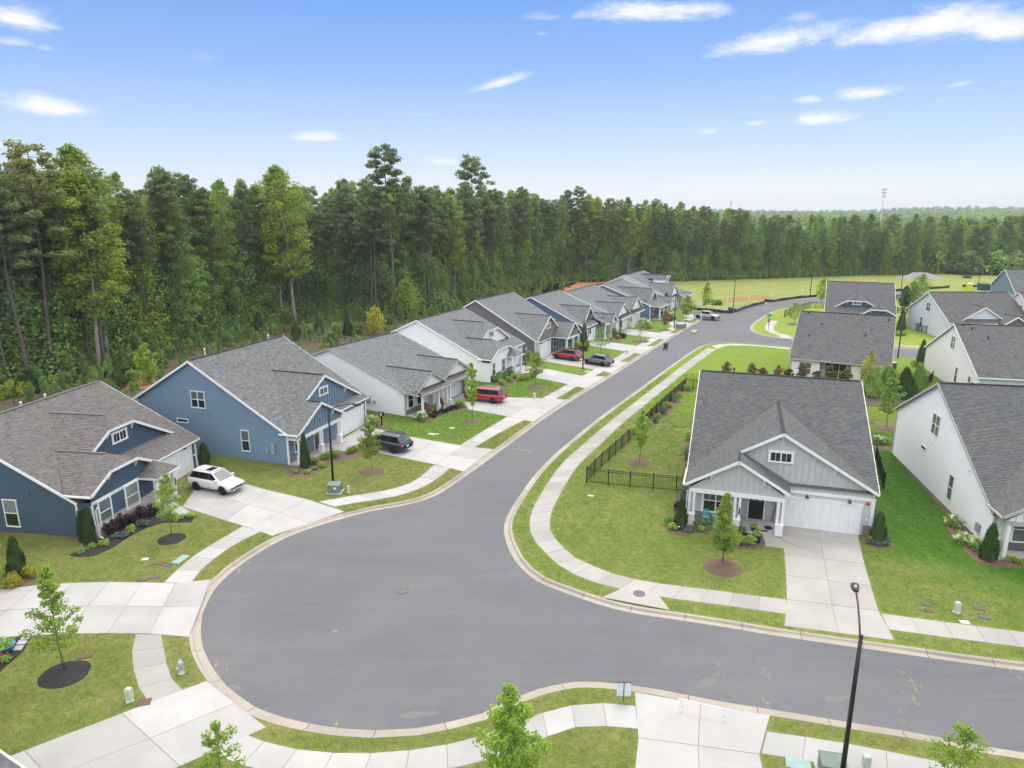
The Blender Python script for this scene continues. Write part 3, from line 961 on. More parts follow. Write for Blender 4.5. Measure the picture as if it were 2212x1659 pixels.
class House:
    def __init__(s, X0, Y0, rot, w, d, ry, zr, ze, label, roof, wall, trim='white_trim', tabw=.24, expo=.15, lap=.20, cat='house', seed=1):
        s.root = empty('house', (X0, Y0, 0), rot, label, cat, 'houses of the estate')
        s.w, s.d, s.ry, s.zr, s.ze = w, d, ry, zr, ze
        s.sl = (zr - ze) / (ry + OE)
        s.zb = zr - s.sl * (d + OE - ry)
        s.roofm, s.wallm, s.trim = roof, wall, trim
        s.tabw, s.expo, s.lap = tabw, expo, lap
        s.rng = random.Random(seed)
        s.roof = MB()      # deck
        s.shing = MB()     # shingles
        s.cap = MB()
        s.board = MB()     # rakes, fascias, corner boards
        s.wallmb = {}
        s.sid = {}
        s.gut = MB()

    def zm(s, y):
        return s.ze + s.sl * (y + OE) if y <= s.ry else s.zr - s.sl * (y - s.ry)

    def ym(s, z):
        return (z - s.ze) / s.sl - OE

    def plane(s, pts, shingles=True, rake=(), thick=.10):
        """a roof plane; pts counter-clockwise seen from above, pts[0]->pts[1] runs along its low edge. rake: edges that get a white board"""
        P = [Vector(p) for p in pts]
        n = (P[1] - P[0]).cross(P[2] - P[0]).normalized()
        if n.z < 0:
            P = P[::-1]
            n = -n
        u = Vector((0, 0, 1)).cross(n)
        u.normalize()
        v = n.cross(u)
        o = P[0]
        p2 = [((p - o).dot(u), (p - o).dot(v)) for p in P]
        to3 = lambda a, b_: o + u * a + v * b_
        m = len(P)
        top = [p for p in P]
        bot = [p - Vector((0, 0, thick)) for p in P]
        s.roof.add(top + bot, [tuple(range(m)), tuple(range(2 * m - 1, m - 1, -1))] + [(i, m + i, m + (i + 1) % m, (i + 1) % m) for i in range(m)], .5)
        if shingles:
            lay(s.shing, p2, to3, n, s.expo, s.tabw, .022, s.rng)
        for (i, j) in rake:
            s.rake(pts[i], pts[j])

    def rake(s, a, b_, h=.20, w=.045):
        a, b_ = Vector(a), Vector(b_)
        s.board.beam(a + Vector((0, 0, .02)), b_ + Vector((0, 0, .02)), w, h, top=True)

    def capline(s, a, b_, w=.26):
        s.cap.beam(Vector(a) + Vector((0, 0, .03)), Vector(b_) + Vector((0, 0, .03)), w, .05)

    def gutter(s, a, b_):
        s.gut.beam(Vector(a) + Vector((0, 0, .0)), Vector(b_), .12, .13, top=True)

    def wall(s, pts, nrm, mat=None, lap=True, bb=False, lift=.055):
        """vertical wall polygon (convex), with lapped boards or battens"""
        mat = mat or s.wallm
        nrm = Vector(nrm).normalized()
        P = [Vector(p) for p in pts]
        w = s.wallmb.setdefault(mat, MB())
        n = (P[1] - P[0]).cross(P[2] - P[0])
        if n.dot(nrm) < 0:
            P = P[::-1]
        w.add(P, [tuple(range(len(P)))])
        u = Vector((0, 0, 1)).cross(nrm)
        o = P[0]
        p2 = [((p - o).dot(u), p.z - o.z) for p in P]
        to3 = lambda a, b_: o + u * a + Vector((0, 0, b_))
        sd = s.sid.setdefault(mat, MB())
        if bb:
            x0, x1 = min(p[0] for p in p2), max(p[0] for p in p2)
            q2 = [(p[1], p[0]) for p in p2]
            x = x0 + .2
            res = []
            while x < x1 - .05:
                iv = clip_rows(q2, x)
                if iv and iv[1] - iv[0] > .12:
                    res.append((x, iv))
                x += bb
            return [(to3(x, iv[0]) + nrm * .012, to3(x, iv[1]) + nrm * .012, nrm) for x, iv in res]
        if lap:
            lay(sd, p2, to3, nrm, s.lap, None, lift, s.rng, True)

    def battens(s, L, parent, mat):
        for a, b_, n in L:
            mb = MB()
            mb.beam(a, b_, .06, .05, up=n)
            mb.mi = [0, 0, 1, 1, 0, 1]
            me_ = mb.mesh('batten', [mat, mat + '_shade'])
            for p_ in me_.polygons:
                p_.material_index = 0 if abs(p_.normal.dot(Vector(n))) > .5 else 1  # side faces take the darker copy: shade put into the colour
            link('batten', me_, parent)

    def main(s, x0=0, x1=None, left=True, right=True, back=True, front=True, ybl=0.0, trimw=.12, rear_tabs=False):
        w, d, ry = s.w, s.d, s.ry
        A, B_, C_, D_ = (-OV, -OE, s.ze), (w + OV, -OE, s.ze), (w + OV, ry, s.zr), (-OV, ry, s.zr)
        s.plane([A, B_, C_, D_])
        E, F_ = (w + OV, d + OE, s.zb), (-OV, d + OE, s.zb)
        s.plane([E, F_, D_, C_], shingles=rear_tabs)
        for X in (-OV, w + OV):
            s.rake((X, -OE, s.ze), (X, ry, s.zr))
            s.rake((X, ry, s.zr), (X, d + OE, s.zb))
        s.capline((-OV + .15, ry, s.zr), (w + OV - .15, ry, s.zr))
        s.gutter(F_, E)
        t = .10
        for X, nx in ((0, -1), (w, 1)):
            if (X == 0 and left) or (X and right):
                s.wall([(X, 0, -.1), (X, d, -.1), (X, d, s.zm(d) - t), (X, ry, s.zr - t), (X, 0, s.zm(0) - t)], (nx, 0, 0))
                for yy in (0, d):
                    s.board.box(X - .07, X + .07, yy - .08, yy + .08, -.05, s.zm(yy) - .1)
        if back:
            s.wall([(0, d, -.1), (w, d, -.1), (w, d, s.zm(d) - t), (0, d, s.zm(d) - t)], (0, 1, 0))
        if front:
            s.wall([(0, 0, -.1), (w, 0, -.1), (w, 0, s.zm(0) - t), (0, 0, s.zm(0) - t)], (0, -1, 0))

    def gable(s, xl, xp, zp, yf, sl, xr, bb=False, mat=None, clip=0.0, zbase=None, left_front=None, ymax_l=None, ymax_r=None, wall=True, brackets=True, name='gable', rng_bb=.41, soffit=True):
        """cross gable: ridge runs back into the main roof. clip: jerkinhead"""
        yo = yf - OE
        zl, zr_ = zp - sl * (xp - xl), zp - sl * (xr - xp)
        ymr = s.ym(zp)
        zc = zp - clip
        xcl, xcr = xp - clip / sl, xp + clip / sl
        ylb = max(s.ym(zl), yo + .1) if ymax_l is None else ymax_l
        yrb = max(s.ym(zr_), yo + .1) if ymax_r is None else ymax_r
        if clip:
            s.plane([(xl, ylb, zl), (xl, yo, zl), (xcl, yo, zc), (xp, yo + clip / sl, zp), (xp, ymr, zp)])
            s.plane([(xr, yo, zr_), (xr, yrb, zr_), (xp, ymr, zp), (xp, yo + clip / sl, zp), (xcr, yo, zc)])
            s.plane([(xcl, yo, zc), (xcr, yo, zc), (xp, yo + clip / sl, zp)])
            s.rake((xl, yo, zl), (xcl, yo, zc))
            s.rake((xcl, yo, zc), (xcr, yo, zc))
            s.rake((xr, yo, zr_), (xcr, yo, zc))
            s.capline((xp, yo + clip / sl, zp), (xp, ymr, zp), .2)
        else:
            s.plane([(xl, ylb, zl), (xl, yo, zl), (xp, yo, zp), (xp, ymr, zp)])
            s.plane([(xr, yo, zr_), (xr, yrb, zr_), (xp, ymr, zp), (xp, yo, zp)])
            s.rake((xl, yo, zl), (xp, yo, zp))
            s.rake((xr, yo, zr_), (xp, yo, zp))
            s.capline((xp, yo + .15, zp), (xp, ymr, zp), .2)
        zb_ = min(zl, zr_) - .05 if zbase is None else zbase
        t = .10
        xa, xb = xl + OV * .9, xr - OV * .9
        if wall:
            za, zb2 = zp - sl * (xp - xa) - t, zp - sl * (xb - xp) - t
            pts = [(xa, yf, zb_), (xb, yf, zb_)]
            if zb2 > zb_ + .02:
                pts.append((xb, yf, zb2))
            else:
                pts[1] = (xp + (zp - t - zb_) / sl, yf, zb_)
            if clip:
                pts += [(xcr, yf, zc - t), (xcl, yf, zc - t)]
            else:
                pts.append((xp, yf, zp - t))
            if za > zb_ + .02:
                pts.append((xa, yf, za))
            else:
                pts[0] = (xp - (zp - t - zb_) / sl, yf, zb_)
            bt = s.wall(pts, (0, -1, 0), mat, bb=rng_bb if bb else False)
            if bb:
                g = empty(name, (0, 0, 0))
                g.parent = s.root
                # the gable's own battens, one by one
                s._bt = getattr(s, '_bt', []) + [(bt, mat or s.wallm)]
                bpy.data.objects.remove(g)
            if brackets:
                tops = [(xcl, zc), (xcr, zc)] if clip else [(xp, zp), (xp - .52 * (xp - xl), zp - .52 * sl * (xp - xl)), (xp + .52 * (xr - xp), zp - .52 * sl * (xr - xp))]
                for (bx, bz) in tops:
                    s.bracket(bx, yf, bz - .16)

    def bracket(s, x, y, z):
        mb = MB()
        mb.box(x - .05, x + .05, y - .09, y - .015, z - .55, z)
        mb.box(x - .05, x + .05, y - OE + .04, y - .09, z - .12, z)
        mb.beam((x, y - .07, z - .48), (x, y - OE + .06, z - .10), .07, .08)
        s._br = getattr(s, '_br', []) + [mb]

    def window(s, c, nrm, w, h, panes=(1, 2), lower='pane_dark', upper='pane_green', frame=.07, muntin=False, sill=True, wide=0):
        """sash window, its frame proud of the boards. c: centre on the wall plane; panes (across, up)"""
        nrm = Vector(nrm).normalized()
        c = Vector(c)
        u = Vector((0, 0, 1)).cross(nrm)
        z = Vector((0, 0, 1))
        e = empty('window', c, 0)
        e.parent = s.root
        e.location = c
        f = MB()
        P = lambda a, b_, k: u * a + z * b_ + nrm * (k + .046 if k > 0 else 0)
        def bar(a0, a1, b0, b1, k0, k1, mb=f):
            vs = [P(a0, b0, k0), P(a1, b0, k0), P(a1, b1, k0), P(a0, b1, k0), P(a0, b0, k1), P(a1, b0, k1), P(a1, b1, k1), P(a0, b1, k1)]
            mb.add(vs, ((3, 2, 1, 0), (4, 5, 6, 7), (0, 1, 5, 4), (1, 2, 6, 5), (2, 3, 7, 6), (3, 0, 4, 7)))
        W, H = w / 2, h / 2
        fr = frame
        wd = wide or fr
        bar(-W - wd + .02, -W + .03, -H, H, 0, .055)
        bar(W - .03, W + wd - .02, -H, H, 0, .055)
        bar(-W - wd - .02, W + wd + .02, H - .02, H + wd, 0, .06)
        bar(-W - wd - .01, W + wd + .01, -H - fr, -H + .03, 0, .07)
        nx, nz = panes
        for i in range(1, nx):
            x = -W + w * i / nx
            bar(x - .04, x + .04, -H + .03, H - .02, .012, .05)
        fo = f.build('frame', 'white_trim', e)
        for i in range(nx):
            for j in range(nz):
                x0, x1 = -W + w * i / nx + .03, -W + w * (i + 1) / nx - .03
                z0, z1 = -H + h * j / nz + .02, -H + h * (j + 1) / nz - .02
                p = MB()
                q = [P(x0, z0, .022), P(x1, z0, .022), P(x1, z1, .022), P(x0, z1, .022)]
                p.add(q, ((0, 1, 2, 3),))
                p.build('pane', (lower if j == 0 and nz > 1 else upper) if nz > 1 else lower, e)
                if j:
                    r = MB()
                    bar(x0 - .02, x1 + .02, z0 - .045, z0 + .02, .02, .045, r)
                    r.build('sash_rail', 'white_trim', e)
                if muntin and (j or nz == 1):
                    r = MB()
                    xm = (x0 + x1) / 2
                    bar(xm - .012, xm + .012, z0, z1, .02, .034, r)
                    if nz == 1:
                        zm_ = (z0 + z1) / 2
                    r.build('muntin', 'white_trim', e)
        return e

    def garage_door(s, x0, x1, y, h=2.15, n=8, rows=1, trim=True, z=0.0):
        e = empty('garage_door', ((x0 + x1) / 2, y, z), 0)
        e.parent = s.root
        W = (x1 - x0) / 2
        f = MB()
        if trim:
            f.box(-W - .12, -W, -.105, .02, 0, h)
            f.box(W, W + .12, -.105, .02, 0, h)
            f.box(-W - .18, W + .18, -.12, .02, h, h + .16)
        f.box(-W, W, -.062, .02, 0, h)
        f.build('door_frame', 'white_trim', e)
        for i in range(n):
            a, b_ = -W + 2 * W * i / n + .012, -W + 2 * W * (i + 1) / n - .012
            p = MB()
            dz = h / rows
            for r_ in range(rows):
                p.box(a, b_, -.088, -.0625, r_ * dz + .015, (r_ + 1) * dz - .012)
            p.build('panel', 'white_door', e)
        return e

    def post(s, x, y, z0, z1, w=.26, base=.9, bw=.42, double=False):
        mb = MB()
        if base:
            mb.box(x - bw / 2, x + bw / 2, y - bw / 2, y + bw / 2, z0, z0 + base)
            mb.box(x - bw / 2 - .03, x + bw / 2 + .03, y - bw / 2 - .03, y + bw / 2 + .03, z0 + base, z0 + base + .06)
        zz = z0 + base + (.06 if base else 0)
        if double:
            for dx in (-.16, .16):
                mb.box(x + dx - .085, x + dx + .085, y - .085, y + .085, zz, z1)
        else:
            mb.box(x - w / 2, x + w / 2, y - w / 2, y + w / 2, zz, z1)
        return mb.build('column', 'white_trim', s.root)

    def box(s, name, mat, *b_):
        mb = MB()
        mb.box(*b_)
        return mb.build(name, mat, s.root)

    def door(s, x, y, z, w=.95, h=2.1, mat='door_navy', lites=True):
        e = empty('door', (x, y, z))
        e.parent = s.root
        mb = MB()
        mb.box(-w / 2 - .09, -w / 2, -.08, .0, 0, h + .09)
        mb.box(w / 2, w / 2 + .09, -.08, .0, 0, h + .09)
        mb.box(-w / 2 - .09, w / 2 + .09, -.085, .0, h, h + .1)
        mb.build('frame', 'white_trim', e)
        mb = MB()
        mb.box(-w / 2, w / 2, -.058, .0, 0, h)
        mb.build('leaf', mat, e)
        if lites:
            for k in (-1, 1):
                mb = MB()
                mb.box(k * w * .22 - w * .16, k * w * .22 + w * .16, -.065, -.0585, h * .62, h * .92)
                mb.build('pane', 'pane_blind', e)
        mb = MB()
        mb.lathe([(.03, -.09), (.03, -.03)], 8, (w * .4, 0, 1.0), 'y')
        mb.build('handle', 'dark_metal', e)

    def vent(s, x, y, h=.45, mat='pvc', r=.06):
        mb = MB()
        z = s.zm(y) - .05
        mb.lathe([(r, 0), (r, h), (r * 1.7, h), (r * 1.7, h + .08), (r * .6, h + .14)], 8, (x, y, z))
        mb.build('vent_pipe', mat, s.root)

    def wall_knob(s, p, nrm, r=.07, mat=None, name='wall_vent'):
        mb = MB()
        p = Vector(p)
        n = Vector(nrm)
        u = Vector((0, 0, 1)).cross(n)
        z = Vector((0, 0, 1))
        q = []
        for k, (s_, d_) in enumerate(((1, 0), (1, .09), (.6, .13))):
            for (a, b_) in ((-1, -1), (1, -1), (1, 1), (-1, 1)):
                q.append(p + u * a * r * s_ + z * (b_ * r * s_ - d_ * .3) + n * d_)
        fs = [(8, 9, 10, 11)]
        for k in range(2):
            for i in range(4):
                fs.append((k * 4 + i, k * 4 + (i + 1) % 4, k * 4 + 4 + (i + 1) % 4, k * 4 + 4 + i))
        mb.add(q, fs)
        mb.build(name, mat or s.wallm, s.root)

    def lamp(s, x, y, z):
        mb = MB()
        mb.box(x - .05, x + .05, y - .05, y, z - .05, z + .05)
        mb.tube([(x, y - .03, z), (x, y - .14, z + .16), (x, y - .26, z + .10)], .018, 6)
        mb.lathe([(.03, .10), (.06, .06), (.15, -.06), (.14, -.07)], 10, (x, y - .27, z))
        mb.build('wall_lamp', 'black_paint', s.root)

    def downspout(s, x, y, z1, mat=None):
        mb = MB()
        mb.tube([(x, y - .22, z1 - .1), (x, y - .05, z1 - .35), (x, y - .05, .2), (x, y - .3, .05)], .05, 4)
        mb.build('downspout', mat or s.trim, s.root)

    def finish(s):
        c_, q_ = math.cos(s.root.rotation_euler.z), math.sin(s.root.rotation_euler.z)
        FOOT.append([(s.root.location.x + x * c_ - y * q_, s.root.location.y + x * q_ + y * c_) for x, y in ((-.1, -1.0), (s.w + .1, -1.0), (s.w + .1, s.d), (-.1, s.d))])
        r = s.roof.build('roof', s.roofm, s.root, tint=True)
        if s.shing.f:
            s.shing.build('shingles', s.roofm, r, tint=True, kind='stuff')
        if s.cap.f:
            build_each(s.cap, 'ridge_cap', 'ridge_cap' if s.roofm != 'shingle_brown' else s.roofm, r, tint=True)
        build_each(s.board, 'trim_board', s.trim, s.root)
        if s.gut.f:
            build_each(s.gut, 'gutter', s.trim, s.root)
        for m_, mb in s.wallmb.items():
            w = mb.build('wall', m_, s.root)
            sd = s.sid.get(m_)
            if sd and sd.f:
                sd.build('siding', m_, w, kind='stuff')
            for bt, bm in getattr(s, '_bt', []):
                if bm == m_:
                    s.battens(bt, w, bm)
        for mb in getattr(s, '_br', []):
            mb.build('bracket', s.trim, s.root)
        return s.root


def type_a(h, xg, zg, yg, sg, xp, yp, xr, bbm, brick='stone', right_skirt=True, cols=True, bbp=True):
    """porch at the left under its own gable whose left slope runs on from the big gable; garage at the right"""
    w = h.w
    zp = zg - sg * (xg - xp)
    zl = zg - sg * (xg + OV)
    L = lambda x: zg - sg * (xg - x)
    yo = yg - OE
    ymr = h.ym(zg)
    # big gable, from the porch ridge over its own ridge to the right
    h.plane([(xp, yo, L(xp)), (xg, yo, zg), (xg, ymr, zg), (xp, h.ym(L(xp)), L(xp))])
    xe = w + OV
    zr_ = zg - sg * (xe - xg)
    if yg > .2:
        xe = w + OV - .25
        zr_ = zg - sg * (xe - xg)
    h.plane([(xe, yo, zr_), (xe, max(h.ym(zr_), yo + .05), zr_), (xg, ymr, zg), (xg, yo, zg)])
    h.rake((xp - .15, yo, L(xp - .15)), (xg, yo, zg))
    h.rake((xe, yo, zr_), (xg, yo, zg))
    h.capline((xg, yo + .2, zg), (xg, ymr, zg), .22)
    zbase = 2.62 if yg <= .2 else max(h.zm(yg) - .1, 2.6)
    t = .1
    xa0, xb0 = max(xg - (zg - t - zbase) / sg, 0.0), min(xg + (zg - t - zbase) / sg, w)
    pts = [(xa0, yg, zbase), (xb0, yg, zbase)]
    if xb0 == w:
        pts.append((w, yg, zg - t - sg * (w - xg)))
    pts.append((xg, yg, zg - t))
    if xa0 == 0:
        pts.append((0.0, yg, zg - t - sg * xg))
    bt = h.wall(pts, (0, -1, 0), bbm, bb=.42)
    h._bt = getattr(h, '_bt', []) + [(bt, bbm)]
    for f in (0, .55):
        h.bracket(xg + f * (xe - xg), yg, zg - f * sg * (xe - xg) - .16)
    # porch gable
    ypo = yp - OE
    zxr = zp - sg * (xr - xp)
    h.plane([(-OV, .55, zl), (-OV, ypo, zl), (xp, ypo, zp), (xp, h.ym(zp), zp)])
    h.plane([(xr, ypo, zxr), (xr, max(h.ym(zxr), yg, ypo + .3), zxr), (xp, max(h.ym(zp), yg), zp), (xp, ypo, zp)])
    h.rake((-OV, ypo, zl), (xp, ypo, zp))
    h.rake((xr, ypo, zxr), (xp, ypo, zp))
    h.capline((xp, ypo + .1, zp), (xp, max(yg - .4, ypo + .2), zp), .2)
    h.gutter((-OV - .05, .6, zl), (-OV - .05, ypo, zl))
    zb = zl - .60
    xa, xb = max(.05, xp - (zp - t - zb - .1) / sg), min(xr - .25, xp + (zp - t - zb - .1) / sg)
    bt = h.wall([(xa, yp, zb + .2), (xb, yp, zb + .2), (xp, yp, zp - t)], (0, -1, 0), bbm, bb=.42)
    h._bt.append((bt, bbm))
    for f in (-.5, 0, .5):
        bx = xp + f * ((xr - xp) if f > 0 else (xp + OV))
        h.bracket(bx, yp, zp - abs(bx - xp) * sg - .16)
    h.board.box(.05, xr - .3, yp - .12, yp + .12, zb - .08, zb + .22)
    h.board.box(.05, .25, yp + .12, -.04, zb - .08, zb + .2)
    h.box('porch_floor', 'porch_slab', 0, xr - .2, yp - .25, -.02, -.1, .14)
    h.box('porch_ceiling', 'white_trim', .26, xr - .4, yp + .13, -.03, zb + .16, zb + .2)


def gable_win(h, x, y, z, w=1.25, hh=.62):
    h.window((x, y, z), (0, -1, 0), w, hh, (2, 1), lower='pane_dark', frame=.10, muntin=True, wide=.16)

# ---------------------------------------------------------------- the houses
FR, LF, RT, BK = (0, -1, 0), (-1, 0, 0), (1, 0, 0), (0, 1, 0)

# mid-blue house with a porch gable and a garage gable
h = House(-20.29, 59.62, 1.24, 13.5, 17.0, 10.11, 9.06, 2.97, 'mid blue house with board and batten gables beside the dark blue car', 'shingle_plum', 'blue', seed=2)
h.main()
type_a(h, 6.85, 6.9, .63, .54, 3.59, -1.06, 7.6, 'blue')
gable_win(h, 6.85, .63, 5.25)
h.garage_door(7.9, 12.9, 0, 2.2, 9)
h.wall([(5.2, 0, 0), (7.6, 0, 0), (7.6, 0, 2.6), (5.2, 0, 2.6)], FR)
h.window((1.75, -.0, 1.75), FR, 1.7, 1.6, (2, 2))
h.door(4.4, -.03, .14)
h.box('stone_base', 'stone', .05, 6.0, -.06, -.005, 0, .85)
h.box('stone_pier', 'stone', 13.05, 13.5, -.08, .05, 0, .8)
for x in (.3, 3.6, 6.7):
    h.post(x, -1.06, .0, 2.4, double=True)
h.window((0, 9.6, 5.35), LF, 1.55, 1.55, (2, 2), wide=.05)
h.window((0, 4.6, 1.85), LF, .85, 1.95, (1, 2), wide=.05)
h.window((0, 11.7, 3.1), LF, 1.25, .3, (1, 1), wide=.05)
for p in ((0, 6.8, 6.4), (0, 9.3, 3.9), (0, 8.6, 4.0), (0, 3.9, 3.75)):
    h.wall_knob(p, LF)
h.box('meter_box', 'meter_grey', -.18, -.0, 1.35, 1.75, .9, 1.95)
h.box('meter_box', 'meter_grey', -.13, -.0, 2.1, 2.35, .95, 1.3)
h.lamp(8.2, 0, 2.55); h.lamp(12.0, 0, 2.55)
h.vent(2.4, 10.5, .8); h.vent(11.9, 10.6, .6)
h.wall_knob((13.2, 0, 2.5), FR, .09, 'red_plastic', 'alarm_bell')
h.wall_knob((13.25, 0, 1.3), FR, .07, 'pvc')
h.gutter((7.5, -OE, h.ze), (13.5 + OV, -OE, h.ze)); h.downspout(13.42, 0, 2.9); h.downspout(-.05, -1.2, 2.75)
h.finish()

# grey house facing the camera, at the head of the close
h = House(13.57, 49.44, -.31, 12.55, 17.0, 11.71, 8.6, 3.28, 'light grey house with a slate roof and a turquoise chair on its porch', 'shingle_slate', 'grey_siding', seed=3)
h.main(front=False)
type_a(h, 6.23, 7.13, -.2, .58, 3.34, -2.3, 6.9, 'grey_siding')
gable_win(h, 6.2, -.2, 5.25, 1.45, .68)
h.wall([(0, -1.25, 0), (3.5, -1.25, 0), (3.5, -1.25, 2.95), (0, -1.25, 2.95)], FR)
h.wall([(0, -1.25, 0), (0, 0, 0), (0, 0, 3.1), (0, -1.25, 3.1)], LF)
h.wall([(3.5, -1.25, 0), (3.5, .1, 0), (3.5, .1, 2.95), (3.5, -1.25, 2.95)], RT)
h.wall([(3.5, .1, 0), (6.2, .1, 0), (6.2, .1, 2.95), (3.5, .1, 2.95)], FR)
h.wall([(6.2, -.2, 0), (6.2, .1, 0), (6.2, .1, 2.95), (6.2, -.2, 2.95)], LF)
h.wall([(6.2, -.2, 0), (12.55, -.2, 0), (12.55, -.2, 2.75), (6.2, -.2, 2.75)], FR)
h.wall([(12.55, -.2, 0), (12.55, 0, 0), (12.55, 0, 2.9), (12.55, -.2, 2.9)], RT)
h.door(4.85, .07, .14, 1.05, 2.25, 'black_paint')
h.window((1.95, -1.25, 1.72), FR, 1.75, 1.72, (2, 2), upper='pane_green', wide=.16, muntin=True)
h.box('stone_base', 'stone', .02, 3.5, -1.34, -1.255, 0, .80)
h.box('stone_base', 'stone', 6.06, 6.19, -.3, .05, 0, .95)
h.box('stone_pier', 'stone', 12.05, 12.62, -.30, -.205, 0, .80)
h.board.box(6.1, 12.6, -.28, -.205, 2.62, 2.86)
h.board.box(12.42, 12.58, -.28, -.15, .8, 2.62)
h.garage_door(6.75, 11.75, -.2, 2.22, 8, 1)
for x in (.27, 3.45, 6.35):
    h.post(x, -2.3, -.02, 2.72, base=.95, bw=.50, double=True)
h.box('house_number', 'black_paint', 3.57, 3.66, -2.415, -2.388, 1.35, 1.85)
h.lamp(8.2, -.2, 2.5); h.lamp(11.0, -.2, 2.5)
h.wall_knob((12.2, -.22, 2.45), FR, .09, 'red_plastic', 'alarm_bell')
h.wall_knob((12.25, -.22, 1.25), FR, .06, 'pvc')
h.downspout(12.62, -.2, 3.0); h.downspout(-.08, -2.35, 2.9)
h.vent(2.6, 12.2, .5, 'dark_metal'); h.vent(9.6, 12.3, .7, 'dark_metal')
h.gutter((-OV, -OE - .05, h.ze), (-OV, -OE - 2.2, h.ze))
h.finish()


def type_b(h, up, po, hip, ymb, bay=True, wins=(), brick='white_brick', post_brick=False):
    """clipped gables: up = (xl, xp, zp, yf, s, xr, clip) on the roof; po the same for the front bay; hip = (x0, x1, y0, y1, z) entry roof"""
    xl, xp, zp, yf, s_, xr, c = up
    h.gable(xl, xp, zp, yf, s_, xr, clip=c)
    xl2, xp2, zp2, yf2, s2, xr2, c2 = po
    h.gable(xl2, xp2, zp2, yf2, s2, xr2, clip=c2, zbase=2.55, ymax_l=.55)
    zl = zp2 - s2 * (xp2 - xl2)
    h.gutter((xl2 - .05, .6, zl), (xl2 - .05, yf2 - OE, zl))
    xb = xr2 - .6
    if bay:
        h.wall([(0.02, yf2, 0), (xb, yf2, 0), (xb, yf2, 2.6), (0.02, yf2, 2.6)], FR)
        h.wall([(0, yf2, 0), (0, 0, 0), (0, 0, 2.65), (0, yf2, 2.65)], LF)
        h.wall([(xb, yf2, 0), (xb, 0, 0), (xb, 0, 2.65), (xb, yf2, 2.65)], RT)
        h.box('stone_base', brick, -.05, xb + .02, yf2 - .09, yf2 - .004, 0, .95)
        h.board.box(-.03, .12, yf2 - .05, yf2 + .1, .95, 2.5)
    h.board.box(0, xb + .1, yf2 - .05, yf2 - .004, 2.45, 2.68)
    x0, x1, y0, y1, z = hip
    xm = (x0 + x1) / 2
    zt = z + .95
    a, b_, c_, d_ = (x0, y0, z), (x1, y0, z), (x1, y1, z), (x0, y1, z)
    h.plane([a, b_, (xm, y0 + (x1 - x0) * .42, zt)])
    h.plane([b_, c_, (xm, y1, zt), (xm, y0 + (x1 - x0) * .42, zt)])
    h.plane([d_, a, (xm, y0 + (x1 - x0) * .42, zt), (xm, y1, zt)])
    h.gutter(a, b_)
    h.gutter(b_, c_)
    h.gutter(d_, a)
    for x in (x0 + .35, x1 - .35):
        h.post(x, y0 + .4, 0, z - .1, w=.26, base=0)
    h.board.box(x0 + .2, x1 - .2, y0 + .3, y0 + .5, z - .32, z - .1)
    h.box('porch_floor', 'porch_slab', xb + .03, x1 - .1, y0 + .1, -.02, -.1, .1)
    h.gutter((x1, -OE, h.ze), (h.w + OV, -OE, h.ze))


# navy house with clipped gables, nearest on the left
h = House(-30.57, 45.23, 1.42, 14.0, 17.0, 8.79, 7.65, 2.7, 'dark navy house with a brown shingle roof and clipped gables', 'shingle_brown', 'navy', seed=4)
h.main()
type_b(h, (3.65, 6.96, 6.87, 1.58, .54, 13.3, .75), (-OV, 3.33, 5.1, -1.15, .50, 7.4, .72), (4.9, 7.7, -2.75, .6, 2.62), .55)
gable_win(h, 6.9, 1.58, 5.2, 1.45, .7)
h.window((1.15, -1.15, 1.6), FR, 1.15, 1.75, (1, 2), 'pane_green', 'pane_green', wide=.12)
h.window((4.0, -1.15, 1.6), FR, 1.35, 1.75, (1, 2), 'pane_blind', 'pane_blind', wide=.12)
h.window((0, 5.3, 1.5), LF, 1.05, 2.0, (1, 2), 'pane_dark', 'pane_blind', wide=.06)
h.garage_door(8.15, 13.3, 0, 2.2, 10)
h.door(7.1, -.03, .1)
h.lamp(8.6, 0, 2.45); h.lamp(12.2, 0, 2.45)
h.wall_knob((13.65, 0, 2.35), FR, .09, 'red_plastic', 'alarm_bell'); h.wall_knob((13.7, 0, 1.3), FR, .08, 'pvc')
h.wall_knob((0, 3.6, 3.1), LF)
h.box('house_number', 'black_paint', 7.29, 7.41, -2.51, -2.485, 1.1, 1.75)
h.downspout(13.9, -.02, 2.6); h.downspout(-.06, -1.45, 2.5); h.downspout(7.35, -2.4, 2.5)
h.vent(6.2, 9.2, .4); h.vent(8.6, 9.2, .4); h.vent(5.7, 9.3, .9, 'dark_metal', .03)
h.board.box(13.94, 14.05, -.06, .06, 0, 2.5)
h.finish()

